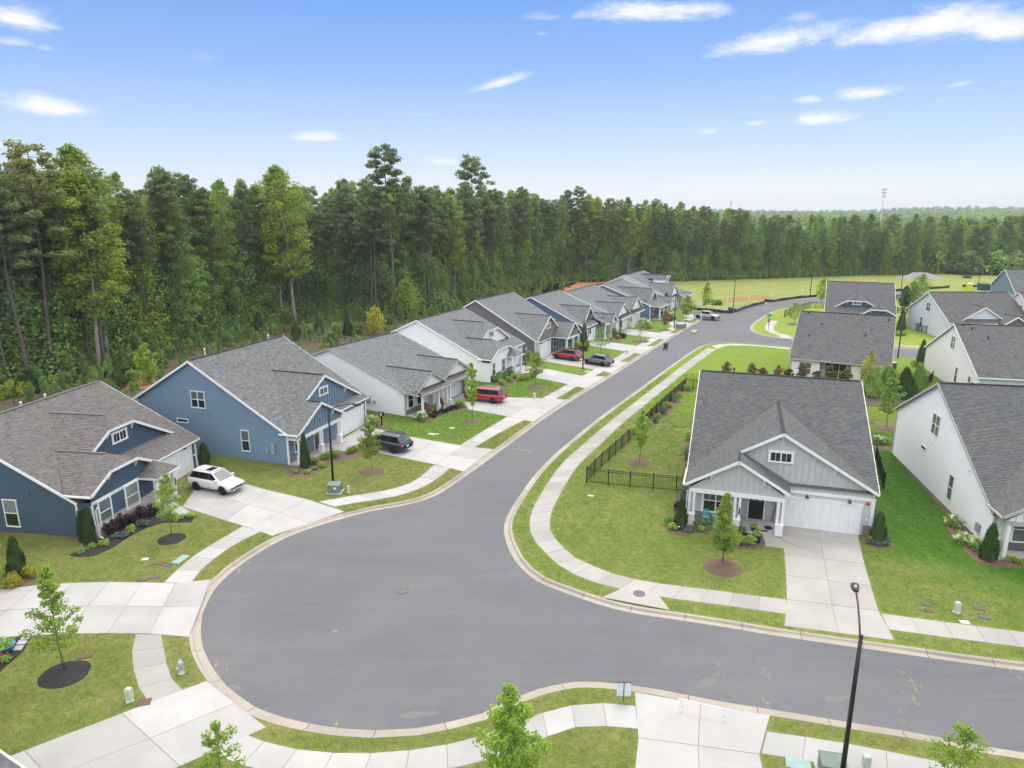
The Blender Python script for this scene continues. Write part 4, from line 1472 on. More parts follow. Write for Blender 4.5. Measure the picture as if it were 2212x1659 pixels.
# white house with metal awnings
def type_c(h, pg, gg, brick='stone', open_door=True):
    """two plain gables with metal awnings under them; pg porch gable, gg garage gable: (xl, xp, zp, yf, s, xr)"""
    for k, g in enumerate((pg, gg)):
        xl, xp, zp, yf, s_, xr = g
        zb = 3.12
        h.gable(xl, xp, zp, yf, s_, xr, zbase=zb, brackets=False, ymax_l=.4 if k == 0 else None, mat='cream_siding' if h.wallm == 'white_siding' else None)
        # awning
        aw = MB()
        a0, a1 = xl + .2, xr - .2
        yo = yf - .95
        aw.add([(a0, yo, zb - .36), (a1, yo, zb - .36), (a1, yf, zb + .05), (a0, yf, zb + .05), (a0, yo, zb - .40), (a1, yo, zb - .40), (a1, yf, zb - .02), (a0, yf, zb - .02)],
               ((0, 1, 2, 3), (7, 6, 5, 4), (4, 5, 1, 0), (5, 6, 2, 1), (7, 4, 0, 3)))
        o_ = aw.build('awning', 'awning_metal', h.root)
        n = int((a1 - a0) / .42)
        for i in range(n + 1):
            x = a0 + (a1 - a0) * i / n
            r_ = MB()
            r_.beam((x, yo, zb - .345), (x, yf - .01, zb + .065), .03, .04)
            r_.build('seam', 'awning_metal', o_)
        h.board.box(a0, a1, yo + .02, yo + .2, zb - .66, zb - .41)
        h.gutter((a0, yo - .02, zb - .36), (a1, yo - .02, zb - .36))


h = House(-11.99, 75.14, 1.08, 12.44, 15.5, 10.67, 6.86, 2.9, 'white house with two plain gables over dark metal awnings', 'shingle_grey', 'white_siding', 'greige_trim', seed=5)
h.main()
type_c(h, (-OV, 2.9, 4.75, -1.5, .58, 6.2), (6.3, 9.5, 4.85, -.75, .58, 12.75))
h.gutter((-OV - .05, .5, 2.9), (-OV - .05, -2.2, 2.72))
h.box('porch_floor', 'porch_slab', 0, 6.0, -2.4, -.02, -.1, .1)
h.window((.95, 0, 1.7), FR, .9, 1.8, (1, 2), 'pane_dark', 'pane_dark', wide=.1)
h.window((2.6, 0, 1.7), FR, .9, 1.8, (1, 2), 'pane_dark', 'pane_dark', wide=.1)
h.door(4.8, -.03, .1, mat='greige_trim', lites=False)
h.box('stone_base', 'stone', .02, 4.0, -.07, -.005, 0, .7)
for x in (.25, 3.4, 5.8):
    h.post(x, -2.2, 0, 2.5, w=.2, base=.8, bw=.36)
# open garage
h.wall([(6.3, -.75, 0), (7.1, -.75, 0), (7.1, -.75, 3.1), (6.3, -.75, 3.1)], FR, 'cream_siding')
h.wall([(11.7, -.75, 0), (12.44, -.75, 0), (12.44, -.75, 3.1), (11.7, -.75, 3.1)], FR, 'cream_siding')
h.wall([(7.1, -.75, 2.3), (11.7, -.75, 2.3), (11.7, -.75, 3.1), (7.1, -.75, 3.1)], FR, 'cream_siding')
h.wall([(12.44, -.75, 0), (12.44, 0, 0), (12.44, 0, 3.0), (12.44, -.75, 3.0)], RT)
g_ = MB()
g_.box(7.1, 11.7, -.02, -.012, .1, 2.3)
g_.box(7.1, 11.7, -.7, -.03, .012, .02)
g_.build('garage_back', 'garage_inside', h.root)
h.board.box(7.0, 7.15, -.80, -.6, 0, 2.3); h.board.box(11.62, 11.78, -.80, -.6, 0, 2.3); h.board.box(6.98, 11.8, -.81, -.6, 2.25, 2.4)
for i in range(4):
    p = MB()
    p.box(7.2, 11.6, -.68 + i * .16, -.55 + i * .16, 2.18 - i * .0, 2.22)
    p.build('open_door_panel', 'white_door', h.root)
for x in (6.9, 11.95):
    h.post(x, -.95, 0, 2.45, w=.2, base=.7, bw=.34)
h.lamp(9.4, -.75, 2.62); h.lamp(10.6, -.75, 2.62)
h.wall_knob((12.1, -.75, 2.75), FR, .09, 'red_plastic', 'alarm_bell')
h.box('meter_box', 'meter_grey', -.2, 0, 4.9, 5.5, .9, 1.8); h.box('meter_box', 'meter_grey', -.15, 0, 4.2, 4.5, .9, 1.25)
h.downspout(-.05, -2.25, 2.6, 'white_trim')
h.vent(11.6, 10.9, .4, 'dark_metal')
h.finish()

# pale house with clipped gables
h = House(-4.12, 91.5, 1.14, 13.4, 17.0, 9.98, 7.78, 3.04, 'off-white house with clipped gables beside the red minivan', 'shingle_grey', 'white_siding', seed=6)
h.main()
type_b(h, (3.41, 6.64, 6.98, 1.78, .53, 12.9, .87), (-OV, 3.59, 5.18, -1.35, .52, 7.4, .95), (5.0, 7.8, -2.9, .6, 2.7), .55, brick='stone')
gable_win(h, 6.5, 1.78, 5.3, 1.25, .62)
h.window((.9, -1.35, 1.65), FR, .85, 1.75, (1, 2), 'pane_dark', 'pane_green', wide=.12)
h.window((3.9, -1.35, 1.65), FR, 1.0, 1.75, (1, 2), 'pane_dark', 'pane_green', wide=.12)
h.garage_door(8.0, 13.0, 0, 2.2, 9)
h.door(7.1, -.03, .1)
h.lamp(8.6, 0, 2.6); h.lamp(12.2, 0, 2.6)
h.wall_knob((13.15, 0, 2.6), FR, .09, 'red_plastic', 'alarm_bell')
h.downspout(13.35, -.02, 2.9)
h.finish()

# taupe house: garage gable at the left, small porch gable at the right
def type_d(h, gg, pg, bbm, win=True, col='white_trim', gx=(.6, 5.4)):
    xl, xp, zp, yf, s_, xr = gg
    h.gable(xl, xp, zp, yf, s_, xr, bb=True, mat=bbm, zbase=max(2.62, 0) if yf < .2 else h.zm(yf) - .1, rng_bb=.45)
    if win:
        gable_win(h, xp - .1, yf, zp - 1.65, 1.15, .62)
    x2, p2, z2, y2, s2, r2 = pg
    h.gable(x2, p2, z2, y2, s2, r2, bb=True, mat=bbm, zbase=2.6, rng_bb=.45, ymax_l=.8, ymax_r=.8)
    zl = z2 - s2 * (p2 - x2)
    h.gutter((x2 - .04, yf, zl), (x2 - .04, y2 - OE, zl))
    h.board.box(x2 + .3, r2 - .3, y2 - .12, y2 + .1, 2.35, 2.62)
    for x in (x2 + .45, p2 + .25, r2 - .45):
        h.post(x, y2, 0, 2.36, w=.24, base=0)
    h.box('porch_floor', 'porch_slab', x2 + .2, r2 - .2, y2 - .2, -.02, -.1, .1)
    h.garage_door(gx[0], gx[1], min(0, yf) - .005, 2.2, 8)


h = House(3.6, 105.5, 1.1, 12.6, 15.5, 10.38, 8.75, 2.98, 'taupe grey house with a garage gable behind the red car', 'shingle_grey', 'taupe', seed=7)
h.main()
type_d(h, (-OV, 4.7, 6.35, -.1, .68, 9.2), (5.9, 8.9, 4.9, -2.6, .72, 11.9), 'taupe_light')
h.wall([(0, -.1, 0), (6, -.1, 0), (6, -.1, 2.62), (0, -.1, 2.62)], FR)
h.window((7.4, 0, 1.7), FR, 1.2, 1.7, (1, 2)); h.door(9.6, -.03, .1, mat='teal_blue', lites=False)
h.board.box(-.05, 6.2, -.17, -.11, 2.5, 2.72)
h.lamp(1.6, -.1, 2.4); h.lamp(4.4, -.1, 2.4)
h.downspout(.0, -.15, 2.8)
h.box('stone_base', 'stone_dark', 5.9, 6.9, -.16, -.105, 0, .8)
h.finish()

# blue house beyond it
h = House(12.5, 118.2, 1.11, 12.4, 15.5, 10.16, 7.75, 3.0, 'steel blue house in the middle of the row with a small porch gablet', 'shingle_grey', 'teal_blue', seed=8)
h.main()
h.gable(1.2, 4.2, 6.1, .9, .9, 7.2, bb=True, mat='teal_blue')
h.gable(7.5, 8.9, 4.35, -2.2, .95, 10.3, brackets=False, zbase=3.1, mat='taupe')
h.plane([(5.6, -1.9, 2.9), (12.6, -1.9, 2.9), (12.0, 1.6, 4.15), (6.2, 1.6, 4.15)])
h.gutter((5.6, -1.95, 2.9), (12.6, -1.95, 2.9)); h.gutter((-OV, -OE, 3.0), (5.6, -OE, 3.0))
h.board.box(5.9, 12.3, -1.75, -1.55, 2.5, 2.8)
h.box('porch_floor', 'porch_slab', 5.7, 12.2, -1.9, -.02, -.1, .1)
h.garage_door(.6, 5.2, -.005, 2.2, 8)
for x in (6.2, 9.4, 12.0):
    h.post(x, -1.65, 0, 2.5, w=.24, base=0)
h.door(6.9, -.03, .1); h.window((9.2, 0, 1.7), FR, 1.4, 1.7, (2, 2)); h.window((11.3, 0, 1.7), FR, .8, 1.7, (1, 2))
h.finish()

# white house with two small gables
h = House(19.7, 130.3, 1.1, 15.2, 15.5, 10.48, 7.2, 3.0, 'white house with twin small gables towards the far end of the row', 'shingle_grey', 'white_siding', 'white_trim', seed=9)
h.main()
type_c(h, (-OV, 3.2, 5.3, -.2, .62, 6.8), (8.6, 11.8, 5.5, -.2, .66, 15.1))
h.garage_door(.5, 2.9, -.005, 2.2, 4); h.garage_door(3.6, 6.2, -.005, 2.2, 5); h.garage_door(11.2, 14.6, -.005, 2.2, 6)
h.window((8.9, 0, 1.7), FR, .9, 1.8, (1, 2)); h.door(7.4, -.03, .1, mat='greige_trim')
for x in (6.9, 8.4, 10.6):
    h.post(x, -1.0, 0, 2.5, w=.22, base=.7, bw=.34)
h.box('porch_floor', 'porch_slab', 6.6, 11, -1.3, -.02, -.1, .1)
h.finish()

# blue house with a corner porch, near the end of the row
h = House(29.3, 146.7, 1.1, 13.3, 15.5, 10.6, 6.9, 3.0, 'blue house with a white corner porch, second from the end of the row', 'shingle_grey', 'teal_blue', seed=10)
h.main()
h.gable(1.0, 3.6, 6.25, .6, .95, 6.2, clip=.75)
gable_win(h, 3.3, .6, 5.0, 1.0, .6)
h.plane([(-OV, -2.3, 2.85), (9.6, -2.3, 2.85), (8.4, 1.8, 4.4), (1.4, 1.8, 4.4)])
h.plane([(-OV, .2, 2.95), (-OV, -2.3, 2.85), (1.4, 1.8, 4.4)])
h.gutter((-OV, -2.35, 2.85), (9.6, -2.35, 2.85)); h.gutter((-OV - .05, .2, 2.9), (-OV - .05, -2.3, 2.87))
h.gable(6.4, 7.8, 4.2, -2.5, .8, 9.2, brackets=False, clip=.5, zbase=3.1)
h.board.box(0, 9.3, -2.15, -1.95, 2.45, 2.75)
h.box('porch_floor', 'porch_slab', 0, 9.2, -2.3, -.02, -.1, .1); h.box('stone_base', 'stone', .02, 7.6, -.07, -.004, 0, .8)
for x in (.3, 3.4, 6.4, 9.0):
    h.post(x, -2.05, 0, 2.45, w=.26, base=0)
h.window((2.6, 0, 1.7), FR, 1.8, 1.8, (2, 2), wide=.12); h.door(6.9, -.03, .1); h.garage_door(9.4, 12.9, -.005, 2.2, 6)
h.finish()

# tall white house at the end of the row
h = House(35.9, 159.6, 1.1, 14.4, 15.5, 10.45, 7.9, 3.0, 'tall white house with roof dormers at the far end of the row', 'shingle_grey', 'white_siding', seed=11)
h.main()
h.gable(.8, 4.0, 5.9, -.3, .75, 7.2, brackets=False)
for x in (8.6, 11.0):
    h.gable(x - .95, x, 7.35, 3.0, .8, x + .95, brackets=False, zbase=5.2)
    h.wall([(x - .68, 3.0, 5.0), (x - .68, 6.0, 5.0), (x - .68, 6.0, 6.55), (x - .68, 3.0, 6.55)], LF)
    h.window((x, 3.0, 6.0), FR, .6, .9, (1, 2), wide=.08)
h.plane([(7.0, -2.6, 2.75), (14.7, -2.6, 2.75), (14.7, 1.0, 3.75), (7.0, 1.0, 3.75)])
h.rake((14.7, -2.6, 2.75), (14.7, 1.0, 3.75)); h.rake((7.0, -2.6, 2.75), (7.0, 1.0, 3.75)); h.gutter((7.0, -2.65, 2.75), (14.7, -2.65, 2.75))
h.board.box(7.2, 14.4, -2.4, -2.2, 2.3, 2.6); h.box('porch_floor', 'porch_slab', 7.2, 14.5, -2.6, -.02, -.1, .1)
for x in (7.5, 10.8, 14.1):
    h.post(x, -2.3, 0, 2.35, w=.26, base=0)
h.window((9.0, 0, 1.6), FR, .9, 1.7, (1, 2)); h.window((12.8, 0, 1.6), FR, .9, 1.7, (1, 2)); h.door(11.0, -.03, .1)
h.garage_door(1.2, 6.2, -.005, 2.2, 8)
h.finish()

# white house beside the grey one, its long gable wall towards the lawn
h = House(32.61, 43.28, -.19, 13.2, 20.0, 11.49, 8.98, 2.75, 'white house at the right edge with a rocking chair on its porch', 'shingle_slate', 'white_siding', 'greige_trim', seed=12)
h.main(front=False)
type_a(h, 6.3, 6.95, .3, .58, 4.5, -1.2, 8.6, 'white_siding', 'stone_dark')
h.wall([(0, 0, 0), (6.2, 0, 0), (6.2, 0, 2.7), (0, 0, 2.7)], FR)
h.wall([(6.2, 0, 0), (13.2, 0, 0), (13.2, 0, 2.6), (6.2, 0, 2.6)], FR)
h.window((1.75, 0, 1.7), FR, 1.15, 1.75, (1, 2), 'pane_green', 'pane_green', wide=.12)
h.window((4.6, 0, 1.7), FR, 1.15, 1.75, (1, 2), 'pane_green', 'pane_green', wide=.12)
h.box('stone_base', 'stone_dark', .02, 6.1, -.08, -.005, 0, .8)
for x in (.28, 4.2, 8.0):
    h.post(x, -1.2, 0, 2.45, w=.24, base=0)
h.window((0, 11.2, 5.5), LF, 1.45, 1.7, (2, 2), 'pane_green', 'pane_green', wide=.04)
h.window((0, 6.9, 1.75), LF, .8, 2.0, (1, 2), 'pane_green', 'pane_green', wide=.04)
h.window((0, 12.9, 2.95), LF, 1.1, .3, (1, 1), wide=.03)
for p in ((0, 8.3, 6.2), (0, 12, 3.9), (0, 11.4, 3.9), (0, 8.9, 2.4), (0, 4.5, 4.1)):
    h.wall_knob(p, LF)
h.box('meter_box', 'meter_grey', -.22, 0, 1.5, 2.0, .55, 1.15)
h.garage_door(8.4, 12.8, -.005, 2.2, 8)
h.downspout(-.08, -1.3, 2.7, 'greige_trim'); h.downspout(-.06, 19.9, 3.9, 'greige_trim')
h.finish()

# white house seen from the back, with a recessed rear porch
h = House(38.18, 92.82, -.48, 11.78, 15.0, 9.36, 8.27, 3.0, 'white house seen from behind with a recessed patio door', 'shingle_dusk', 'white_siding', 'greige_trim', seed=13)
h.main(front=False)
h.wall([(0, 0, 0), (3.6, 0, 0), (3.6, 0, 3.05), (0, 0, 3.05)], FR)
h.wall([(7.4, 0, 0), (11.78, 0, 0), (11.78, 0, 3.05), (7.4, 0, 3.05)], FR)
h.wall([(3.6, 1.6, 0), (7.4, 1.6, 0), (7.4, 1.6, 3.05), (3.6, 1.6, 3.05)], FR, 'pale_grey')
h.wall([(3.6, 0, 0), (3.6, 1.6, 0), (3.6, 1.6, 3.05), (3.6, 0, 3.05)], RT, 'pale_grey')
h.wall([(7.4, 0, 0), (7.4, 1.6, 0), (7.4, 1.6, 3.05), (7.4, 0, 3.05)], LF, 'pale_grey')
h.box('patio_floor', 'porch_slab', 3.6, 7.4, -1.2, 1.58, -.1, .06)
h.window((5.5, 1.6, 1.35), FR, 2.6, 2.2, (3, 2), 'pane_dark', 'pane_dark', wide=.1)
h.window((1.8, 0, 1.75), FR, 1.5, 1.6, (2, 2), 'pane_green', 'pane_green', wide=.06)
h.window((9.4, 0, 1.75), FR, 1.6, 1.6, (2, 2), 'pane_green', 'pane_green', wide=.06)
h.gutter((-OV, -OE - .04, 3.0), (11.78 + OV, -OE - .04, 3.0))
for (x, y) in ((1.6, 4.2), (2.9, 6.6), (8.6, 5.0), (11.2, 8.4), (.9, 8.8)):
    h.vent(x, y, .25, 'dark_metal', .07)
h.finish()

# navy house behind it
h = House(62.14, 136.83, -.41, 12.03, 15.5, 10.64, 8.19, 3.02, 'navy house with clipped gables beyond the side street', 'shingle_dusk', 'navy', seed=14)
h.main()
type_b(h, (.4, 5.4, 6.3, 1.9, .58, 10.4, 1.0), (6.2, 9.2, 4.9, -1.0, .58, 12.3, .8), (3.2, 6.0, -2.4, .6, 2.65), .55, bay=False)
gable_win(h, 5.4, 1.9, 4.9, 1.3, .62)
h.garage_door(.4, 3.0, -.005, 2.2, 5)
h.window((9.2, 0, 1.6), FR, 1.2, 1.7, (1, 2))
h.vent(8.6, 10.9, .4)
h.finish()

# cream house behind the white one at the right
h = House(56.04, 80.96, -.24, 15.2, 19.3, 9.67, 8.08, 3.16, 'cream house with an open garden side at the right edge', 'shingle_dusk', 'cream_siding', 'white_trim', seed=15)
h.main(front=False)
h.wall([(0, 0, 0), (15.2, 0, 0), (15.2, 0, 3.1), (0, 0, 3.1)], FR, 'pale_grey')
h.window((3.4, 0, 1.6), FR, 2.4, 1.5, (2, 2), 'pane_green', 'pane_green'); h.window((7.2, 0, 1.6), FR, 1.8, 1.9, (2, 2), 'pane_dark', 'pane_dark')
h.window((0, 9.6, 5.6), LF, 1.35, 1.6, (2, 2), 'pane_dark', 'pane_green', wide=.04); h.window((0, 7.0, 1.8), LF, .8, 2.0, (1, 2), 'pane_dark', 'pane_green', wide=.04)
h.window((0, 2.6, 1.8), LF, .8, 1.6, (1, 2), 'pane_green', 'pane_green', wide=.04); h.window((0, 1.1, 1.5), LF, 1.3, 1.4, (2, 2), 'pane_green', 'pane_green', wide=.04)
for p in ((0, 12.2, 4.0), (0, 11.8, 4.0), (0, 13, 1.2)):
    h.wall_knob(p, LF)
h.gutter((-OV, -OE - .04, 3.16), (15.5, -OE - .04, 3.16)); h.downspout(-.06, 19.2, 3.6)
for (x, y) in ((1.5, 8.6), (2.9, 6.9), (.7, 9.3)):
    h.vent(x, y, .25, 'dark_metal', .07)
h.finish()

# pale blue-white house with a gable, and its neighbours at the far right
h = House(77.91, 122.35, -.04, 14.0, 14.4, 7.89, 7.76, 3.07, 'pale blue house with a black fence along its side', 'shingle_dusk', 'pale_blue', seed=16)
h.main()
h.gable(2.0, 6.0, 5.9, .8, .62, 10.0, brackets=False)
h.gable(8.2, 10.4, 4.5, -1.4, .62, 12.6, brackets=False, zbase=2.9, mat='taupe')
h.gutter((-OV, -OE, 3.07), (8.0, -OE, 3.07))
h.window((0, 7.6, 5.0), LF, 1.3, 1.5, (2, 2), wide=.05); h.window((0, 9.4, 1.9), LF, .8, 1.8, (1, 2), wide=.05)
h.garage_door(1.0, 6.0, -.005, 2.2, 8); h.window((10.4, 0, 1.6), FR, 1.3, 1.7, (2, 2))
for x in (8.6, 12.2):
    h.post(x, -1.4, 0, 2.6, w=.24, base=0)
for p in ((0, 8.6, 3.4), (0, 6.6, 3.5)):
    h.wall_knob(p, LF, .1)
h.finish()
h = House(117.57, 161.46, -.28, 13.2, 17.0, 9.55, 8.7, 3.0, 'deep blue house in the far right corner beyond the dumpster', 'shingle_dusk', 'blue', seed=17, tabw=.6, expo=.3)
h.main()
h.window((0, 3.2, 2.0), LF, .9, 1.9, (1, 2))
h.finish()
h = House(90.83, 116.57, -.18, 13.2, 15.7, 10.4, 8.03, 3.01, 'white house half cut off at the right edge of the far row', 'shingle_dusk', 'cream_siding', seed=18, tabw=.6, expo=.3)
h.main()
h.window((0, 9.4, 5.1), LF, 1.35, 1.5, (2, 2)); h.window((0, 5.0, 2.0), LF, .9, 1.8, (1, 2))
h.finish()

# ---------------------------------------------------------------- planting
def leaf_mat(name, cols, trans=0.35, rough=0.6):
    m, nt, b, N = new_mat(name, rough, 0.25)
    at = N('ShaderNodeAttribute', attribute_name='tint')
    rp = N('ShaderNodeValToRGB')
    nt.links.new(at.outputs['Fac'], rp.inputs[0])
    e = rp.color_ramp.elements
    while len(e) < len(cols):
        e.new(.5)
    for i, c in enumerate(cols):
        e[i].position = i / (len(cols) - 1)
        e[i].color = (*c, 1)
    oi = N('ShaderNodeObjectInfo')
    k = N('ShaderNodeMapRange', ins={1: 0, 2: 1, 3: .82, 4: 1.18})
    nt.links.new(oi.outputs['Random'], k.inputs[0])
    sc = N('ShaderNodeVectorMath', operation='SCALE')
    nt.links.new(rp.outputs[0], sc.inputs[0])
    nt.links.new(k.outputs[0], sc.inputs['Scale'])
    nt.links.new(sc.outputs[0], b.inputs['Base Color'])
    tr = N('ShaderNodeBsdfTranslucent')
    t2 = mixc(nt, 1.0, sc.outputs[0], (1.25, 1.2, .55), 'MULTIPLY')
    nt.links.new(t2, tr.inputs[0])
    mx = N('ShaderNodeMixShader', ins={0: trans})
    nt.links.new(b.outputs[0], mx.inputs[1])
    nt.links.new(tr.outputs[0], mx.inputs[2])
    nt.links.new(mx.outputs[0], nt.nodes['Material Output'].inputs[0])


leaf_mat('needles', [(0.114, 0.190, 0.080), (0.177, 0.258, 0.112), (0.258, 0.329, 0.141), (0.149, 0.224, 0.108)])
leaf_mat('needles_olive', [(0.163, 0.213, 0.078), (0.270, 0.305, 0.110), (0.339, 0.362, 0.134)])
leaf_mat('leaf_deep', [(0.113, 0.221, 0.077), (0.199, 0.332, 0.107), (0.292, 0.423, 0.144)])
leaf_mat('leaf_mid', [(0.173, 0.291, 0.073), (0.277, 0.429, 0.102), (0.361, 0.523, 0.129)])
leaf_mat('leaf_lime', [(0.170, 0.270, 0.040), (0.255, 0.360, 0.050), (0.330, 0.430, 0.062), (0.40, 0.49, 0.080)], .4)
leaf_mat('leaf_young', [(0.195, 0.323, 0.056), (0.310, 0.465, 0.079), (0.434, 0.573, 0.115)], .4)
leaf_mat('leaf_gold', [(0.345, 0.345, 0.040), (0.483, 0.460, 0.057), (0.276, 0.310, 0.046)], .4)
leaf_mat('leaf_purple', [(0.036, 0.014, 0.026), (0.066, 0.029, 0.043), (0.090, 0.048, 0.060)], .2)
leaf_mat('leaf_russet', [(0.168, 0.070, 0.042), (0.238, 0.140, 0.056), (0.140, 0.154, 0.049)], .3)
leaf_mat('leaf_conifer', [(0.058, 0.115, 0.036), (0.090, 0.165, 0.050), (0.072, 0.138, 0.044)], .25)
leaf_mat('leaf_blue', [(0.098, 0.154, 0.133), (0.168, 0.224, 0.196), (0.126, 0.182, 0.154)], .25)
leaf_mat('leaf_magnolia', [(0.075, 0.112, 0.038), (0.165, 0.112, 0.045), (0.240, 0.150, 0.068), (0.105, 0.150, 0.053)], .25)
leaf_mat('petal_white', [(.70, .72, .55), (.80, .80, .72), (.75, .78, .62)], .2)
leaf_mat('petal_red', [(.55, .02, .05), (.65, .06, .10)], .2)
leaf_mat('petal_yellow', [(.75, .45, .03), (.80, .55, .05)], .2)
plain('bark', (.145, .125, .112), .95, .1, .35, 2.5)
plain('bark_pale', (.30, .275, .25), .95, .1, .3, 2.5)
plain('bark_young', (.20, .175, .15), .95, .1, .2, 4)


def leaves(mb, center, rad, n, size, rng, shell=.45, up=.35, elong=1.5, flat=None, tint=None):
    """leaf-sized faces through an ellipsoid, denser towards its surface"""
    c = Vector(center)
    for _ in range(n):
        d = Vector((rng.gauss(0, 1), rng.gauss(0, 1), rng.gauss(0, 1)))
        if d.length < 1e-4:
            continue
        d.normalize()
        r = shell + (1 - shell) * rng.random() ** .6
        if rng.random() < .12:
            r *= rng.uniform(1.0, 1.22)
        p = c + Vector((d.x * rad[0], d.y * rad[1], d.z * rad[2])) * r
        nrm = (d * .55 + Vector((0, 0, up)) + Vector((rng.uniform(-1, 1), rng.uniform(-1, 1), rng.uniform(-1, 1))) * .75).normalized()
        a = nrm.orthogonal().normalized()
        b_ = nrm.cross(a)
        t = rng.uniform(0, 2 * PI)
        u = a * math.cos(t) + b_ * math.sin(t)
        v = nrm.cross(u)
        s_ = size * rng.uniform(.65, 1.35)
        u *= s_ * elong * .5
        v *= s_ * .5
        q = nrm * (s_ * .15)
        mb.add((p - u, p - v * .9 - q, p + u, p + v * .9 - q), ((0, 1, 2, 3),), rng.random() if tint is None else tint(p, d, rng))


def trunk_tube(mb, pts, r0, r1, n=7):
    k = len(pts)
    mb.tube(pts, [r0 + (r1 - r0) * (i / (k - 1)) ** .8 for i in range(k)], n)


def proto_tree(kind, H, rng, leaf=.28, dens=1.4):
    """returns (trunk mesh builder, crown mesh builder) for a forest tree"""
    tb, cb = MB(), MB()
    lean = Vector((rng.uniform(-.05, .05), rng.uniform(-.05, .05), 0))
    def ax(z):
        return lean * z + Vector((math.sin(z * .35 + H) * .12, math.cos(z * .27 + H) * .12, z))
    trunk_tube(tb, [ax(H * i / 9) for i in range(10)], .30 if kind == 'pine' else .26, .03)
    if kind == 'pine':
        z0 = H * rng.uniform(.50, .60)
        nb = 44
        for i in range(nb):
            t = i / nb
            z = z0 + (H - z0) * t ** .85
            ang = i * 2.4 + rng.uniform(-.5, .5)
            L = (1 - t) ** .65 * 3.9 * rng.uniform(.55, 1.1) + .5
            if i < 6:
                L *= rng.uniform(.5, 1.0)
            d = Vector((math.cos(ang), math.sin(ang), 0))
            b0 = ax(z)
            b1 = b0 + d * L + Vector((0, 0, L * rng.uniform(.05, .35)))
            trunk_tube(tb, [b0, (b0 + b1) / 2 + Vector((0, 0, -.1)), b1], .05, .015, 4)
            for f in (1.0, .62):
                if f < 1 and L < 1.6:
                    continue
                p = b0.lerp(b1, f) + Vector((rng.uniform(-.3, .3), rng.uniform(-.3, .3), .1))
                r = rng.uniform(.60, 1.0) * (1 if f == 1 else .8)
                leaves(cb, p, (r, r, r * .62), int(58 * dens), leaf * .8, rng, .2, .5, 2.3)
        for i in range(7):      # dead stubs on the bare trunk
            z = z0 * rng.uniform(.55, .98)
            a = rng.uniform(0, 2 * PI)
            b0 = ax(z)
            trunk_tube(tb, [b0, b0 + Vector((math.cos(a), math.sin(a), rng.uniform(-.1, .35))) * rng.uniform(.8, 2.0)], .035, .01, 4)
    else:
        z0 = H * (rng.uniform(.12, .28) if kind != 'tulip' else rng.uniform(.24, .34))
        nc = 40
        W = 3.6 if kind != 'tulip' else 3.4
        for i in range(nc):
            t = (i + rng.random()) / nc
            z = z0 + (H - z0) * t
            env = math.sin(PI * min(1, .16 + .84 * t) ** (1.0 if kind != 'tulip' else 1.25)) ** .7
            ang = i * 2.399 + rng.uniform(-.4, .4)
            rr = W * env * rng.uniform(.35, 1.05)
            p = ax(z) + Vector((math.cos(ang) * rr, math.sin(ang) * rr, 0))
            r = rng.uniform(.85, 1.55) * (.75 + .4 * env)
            tone = rng.random()
            leaves(cb, p, (r, r, r * rng.uniform(.65, 1.0)), int(125 * dens), leaf, rng, .35, .45, 1.35, tint=lambda p_, d_, g_, tn=tone: min(1, max(0, .55 * tn + .45 * g_.random())))
            if i % 2 == 0:
                trunk_tube(tb, [ax(max(z - rr * .7, H * .1)), p], .06, .015, 4)
        leaves(cb, ax(H - .6), (1.0, 1.0, 1.3), int(120 * dens), leaf, rng, .3, .4, 1.35)
    return tb, cb


FOREST = []     # (kind, height, trunk mesh, crown mesh)
rng = random.Random(21)
for kind, mat, n in (('pine', 'needles', 3), ('pine', 'needles_olive', 2), ('broad', 'leaf_deep', 3), ('broad', 'leaf_mid', 3), ('tulip', 'leaf_lime', 2)):
    for i in range(n):
        tb, cb = proto_tree(kind, 28.0, rng)
        FOREST.append((kind + mat, tb.mesh('trunk', 'bark_pale' if kind == 'tulip' else 'bark', True), cb.mesh('crown', mat, tint=True)))


def forest_tree(sort, x, y, H, label, group=None, rz=None, wide=1.0, name=None):
    opts = [f for f in FOREST if f[0] == sort]
    k, tm, cm = rng.choice(opts)
    nm = name or ('pine_tree' if sort.startswith('pine') else 'broadleaf_tree')
    e = empty(nm, (x, y, -.1), rng.uniform(0, 6.28) if rz is None else rz, label, 'tree', group)
    s_ = H / 28.0
    for nm2, me in (('trunk', tm), ('crown', cm)):
        o = link(nm2, me, e)
        o.scale = (s_ * wide, s_ * wide, s_)
    return e


EDGE = [(-98, 60), (-78, 74), (-66, 88), (-60.5, 101), (-56.5, 115), (-57, 127), (-47, 148), (-37, 158), (-28, 152), (-20, 157), (-11, 177), (-5, 195), (3, 211), (18, 240), (30, 236), (52, 230), (66, 235), (95, 242), (115, 249), (145, 256), (180, 264), (225, 274), (280, 285)]
EDGE_L = V2(EDGE)


def edge_height(x):
    pts = [(-98, 30), (-20, 28.5), (0, 28), (22, 28), (45, 25), (66, 22.5), (115, 19.5), (280, 18.5)]
    for (x0, h0), (x1, h1) in zip(pts, pts[1:]):
        if x <= x1:
            t = min(1, max(0, (x - x0) / (x1 - x0)))
            return h0 + (h1 - h0) * t
    return 18.5


GRP = 'trees of the forest behind the houses'
PLACES = [(-.62, 'far left'), (-.40, 'above the navy house'), (-.19, 'above the mid blue house'), (-.05, 'above the awning house'), (.10, 'above the taupe house'), (.24, 'above the row end'), (.42, 'beyond the rough field'), (9, 'beyond the gravel pile')]
SORTS = {'pineneedles': 'grey-green pine with a bare trunk', 'pineneedles_olive': 'olive green pine', 'broadleaf_deep': 'dark green broadleaf tree', 'broadleaf_mid': 'mid green broadleaf tree', 'tulipleaf_lime': 'yellow-green broadleaf tree'}


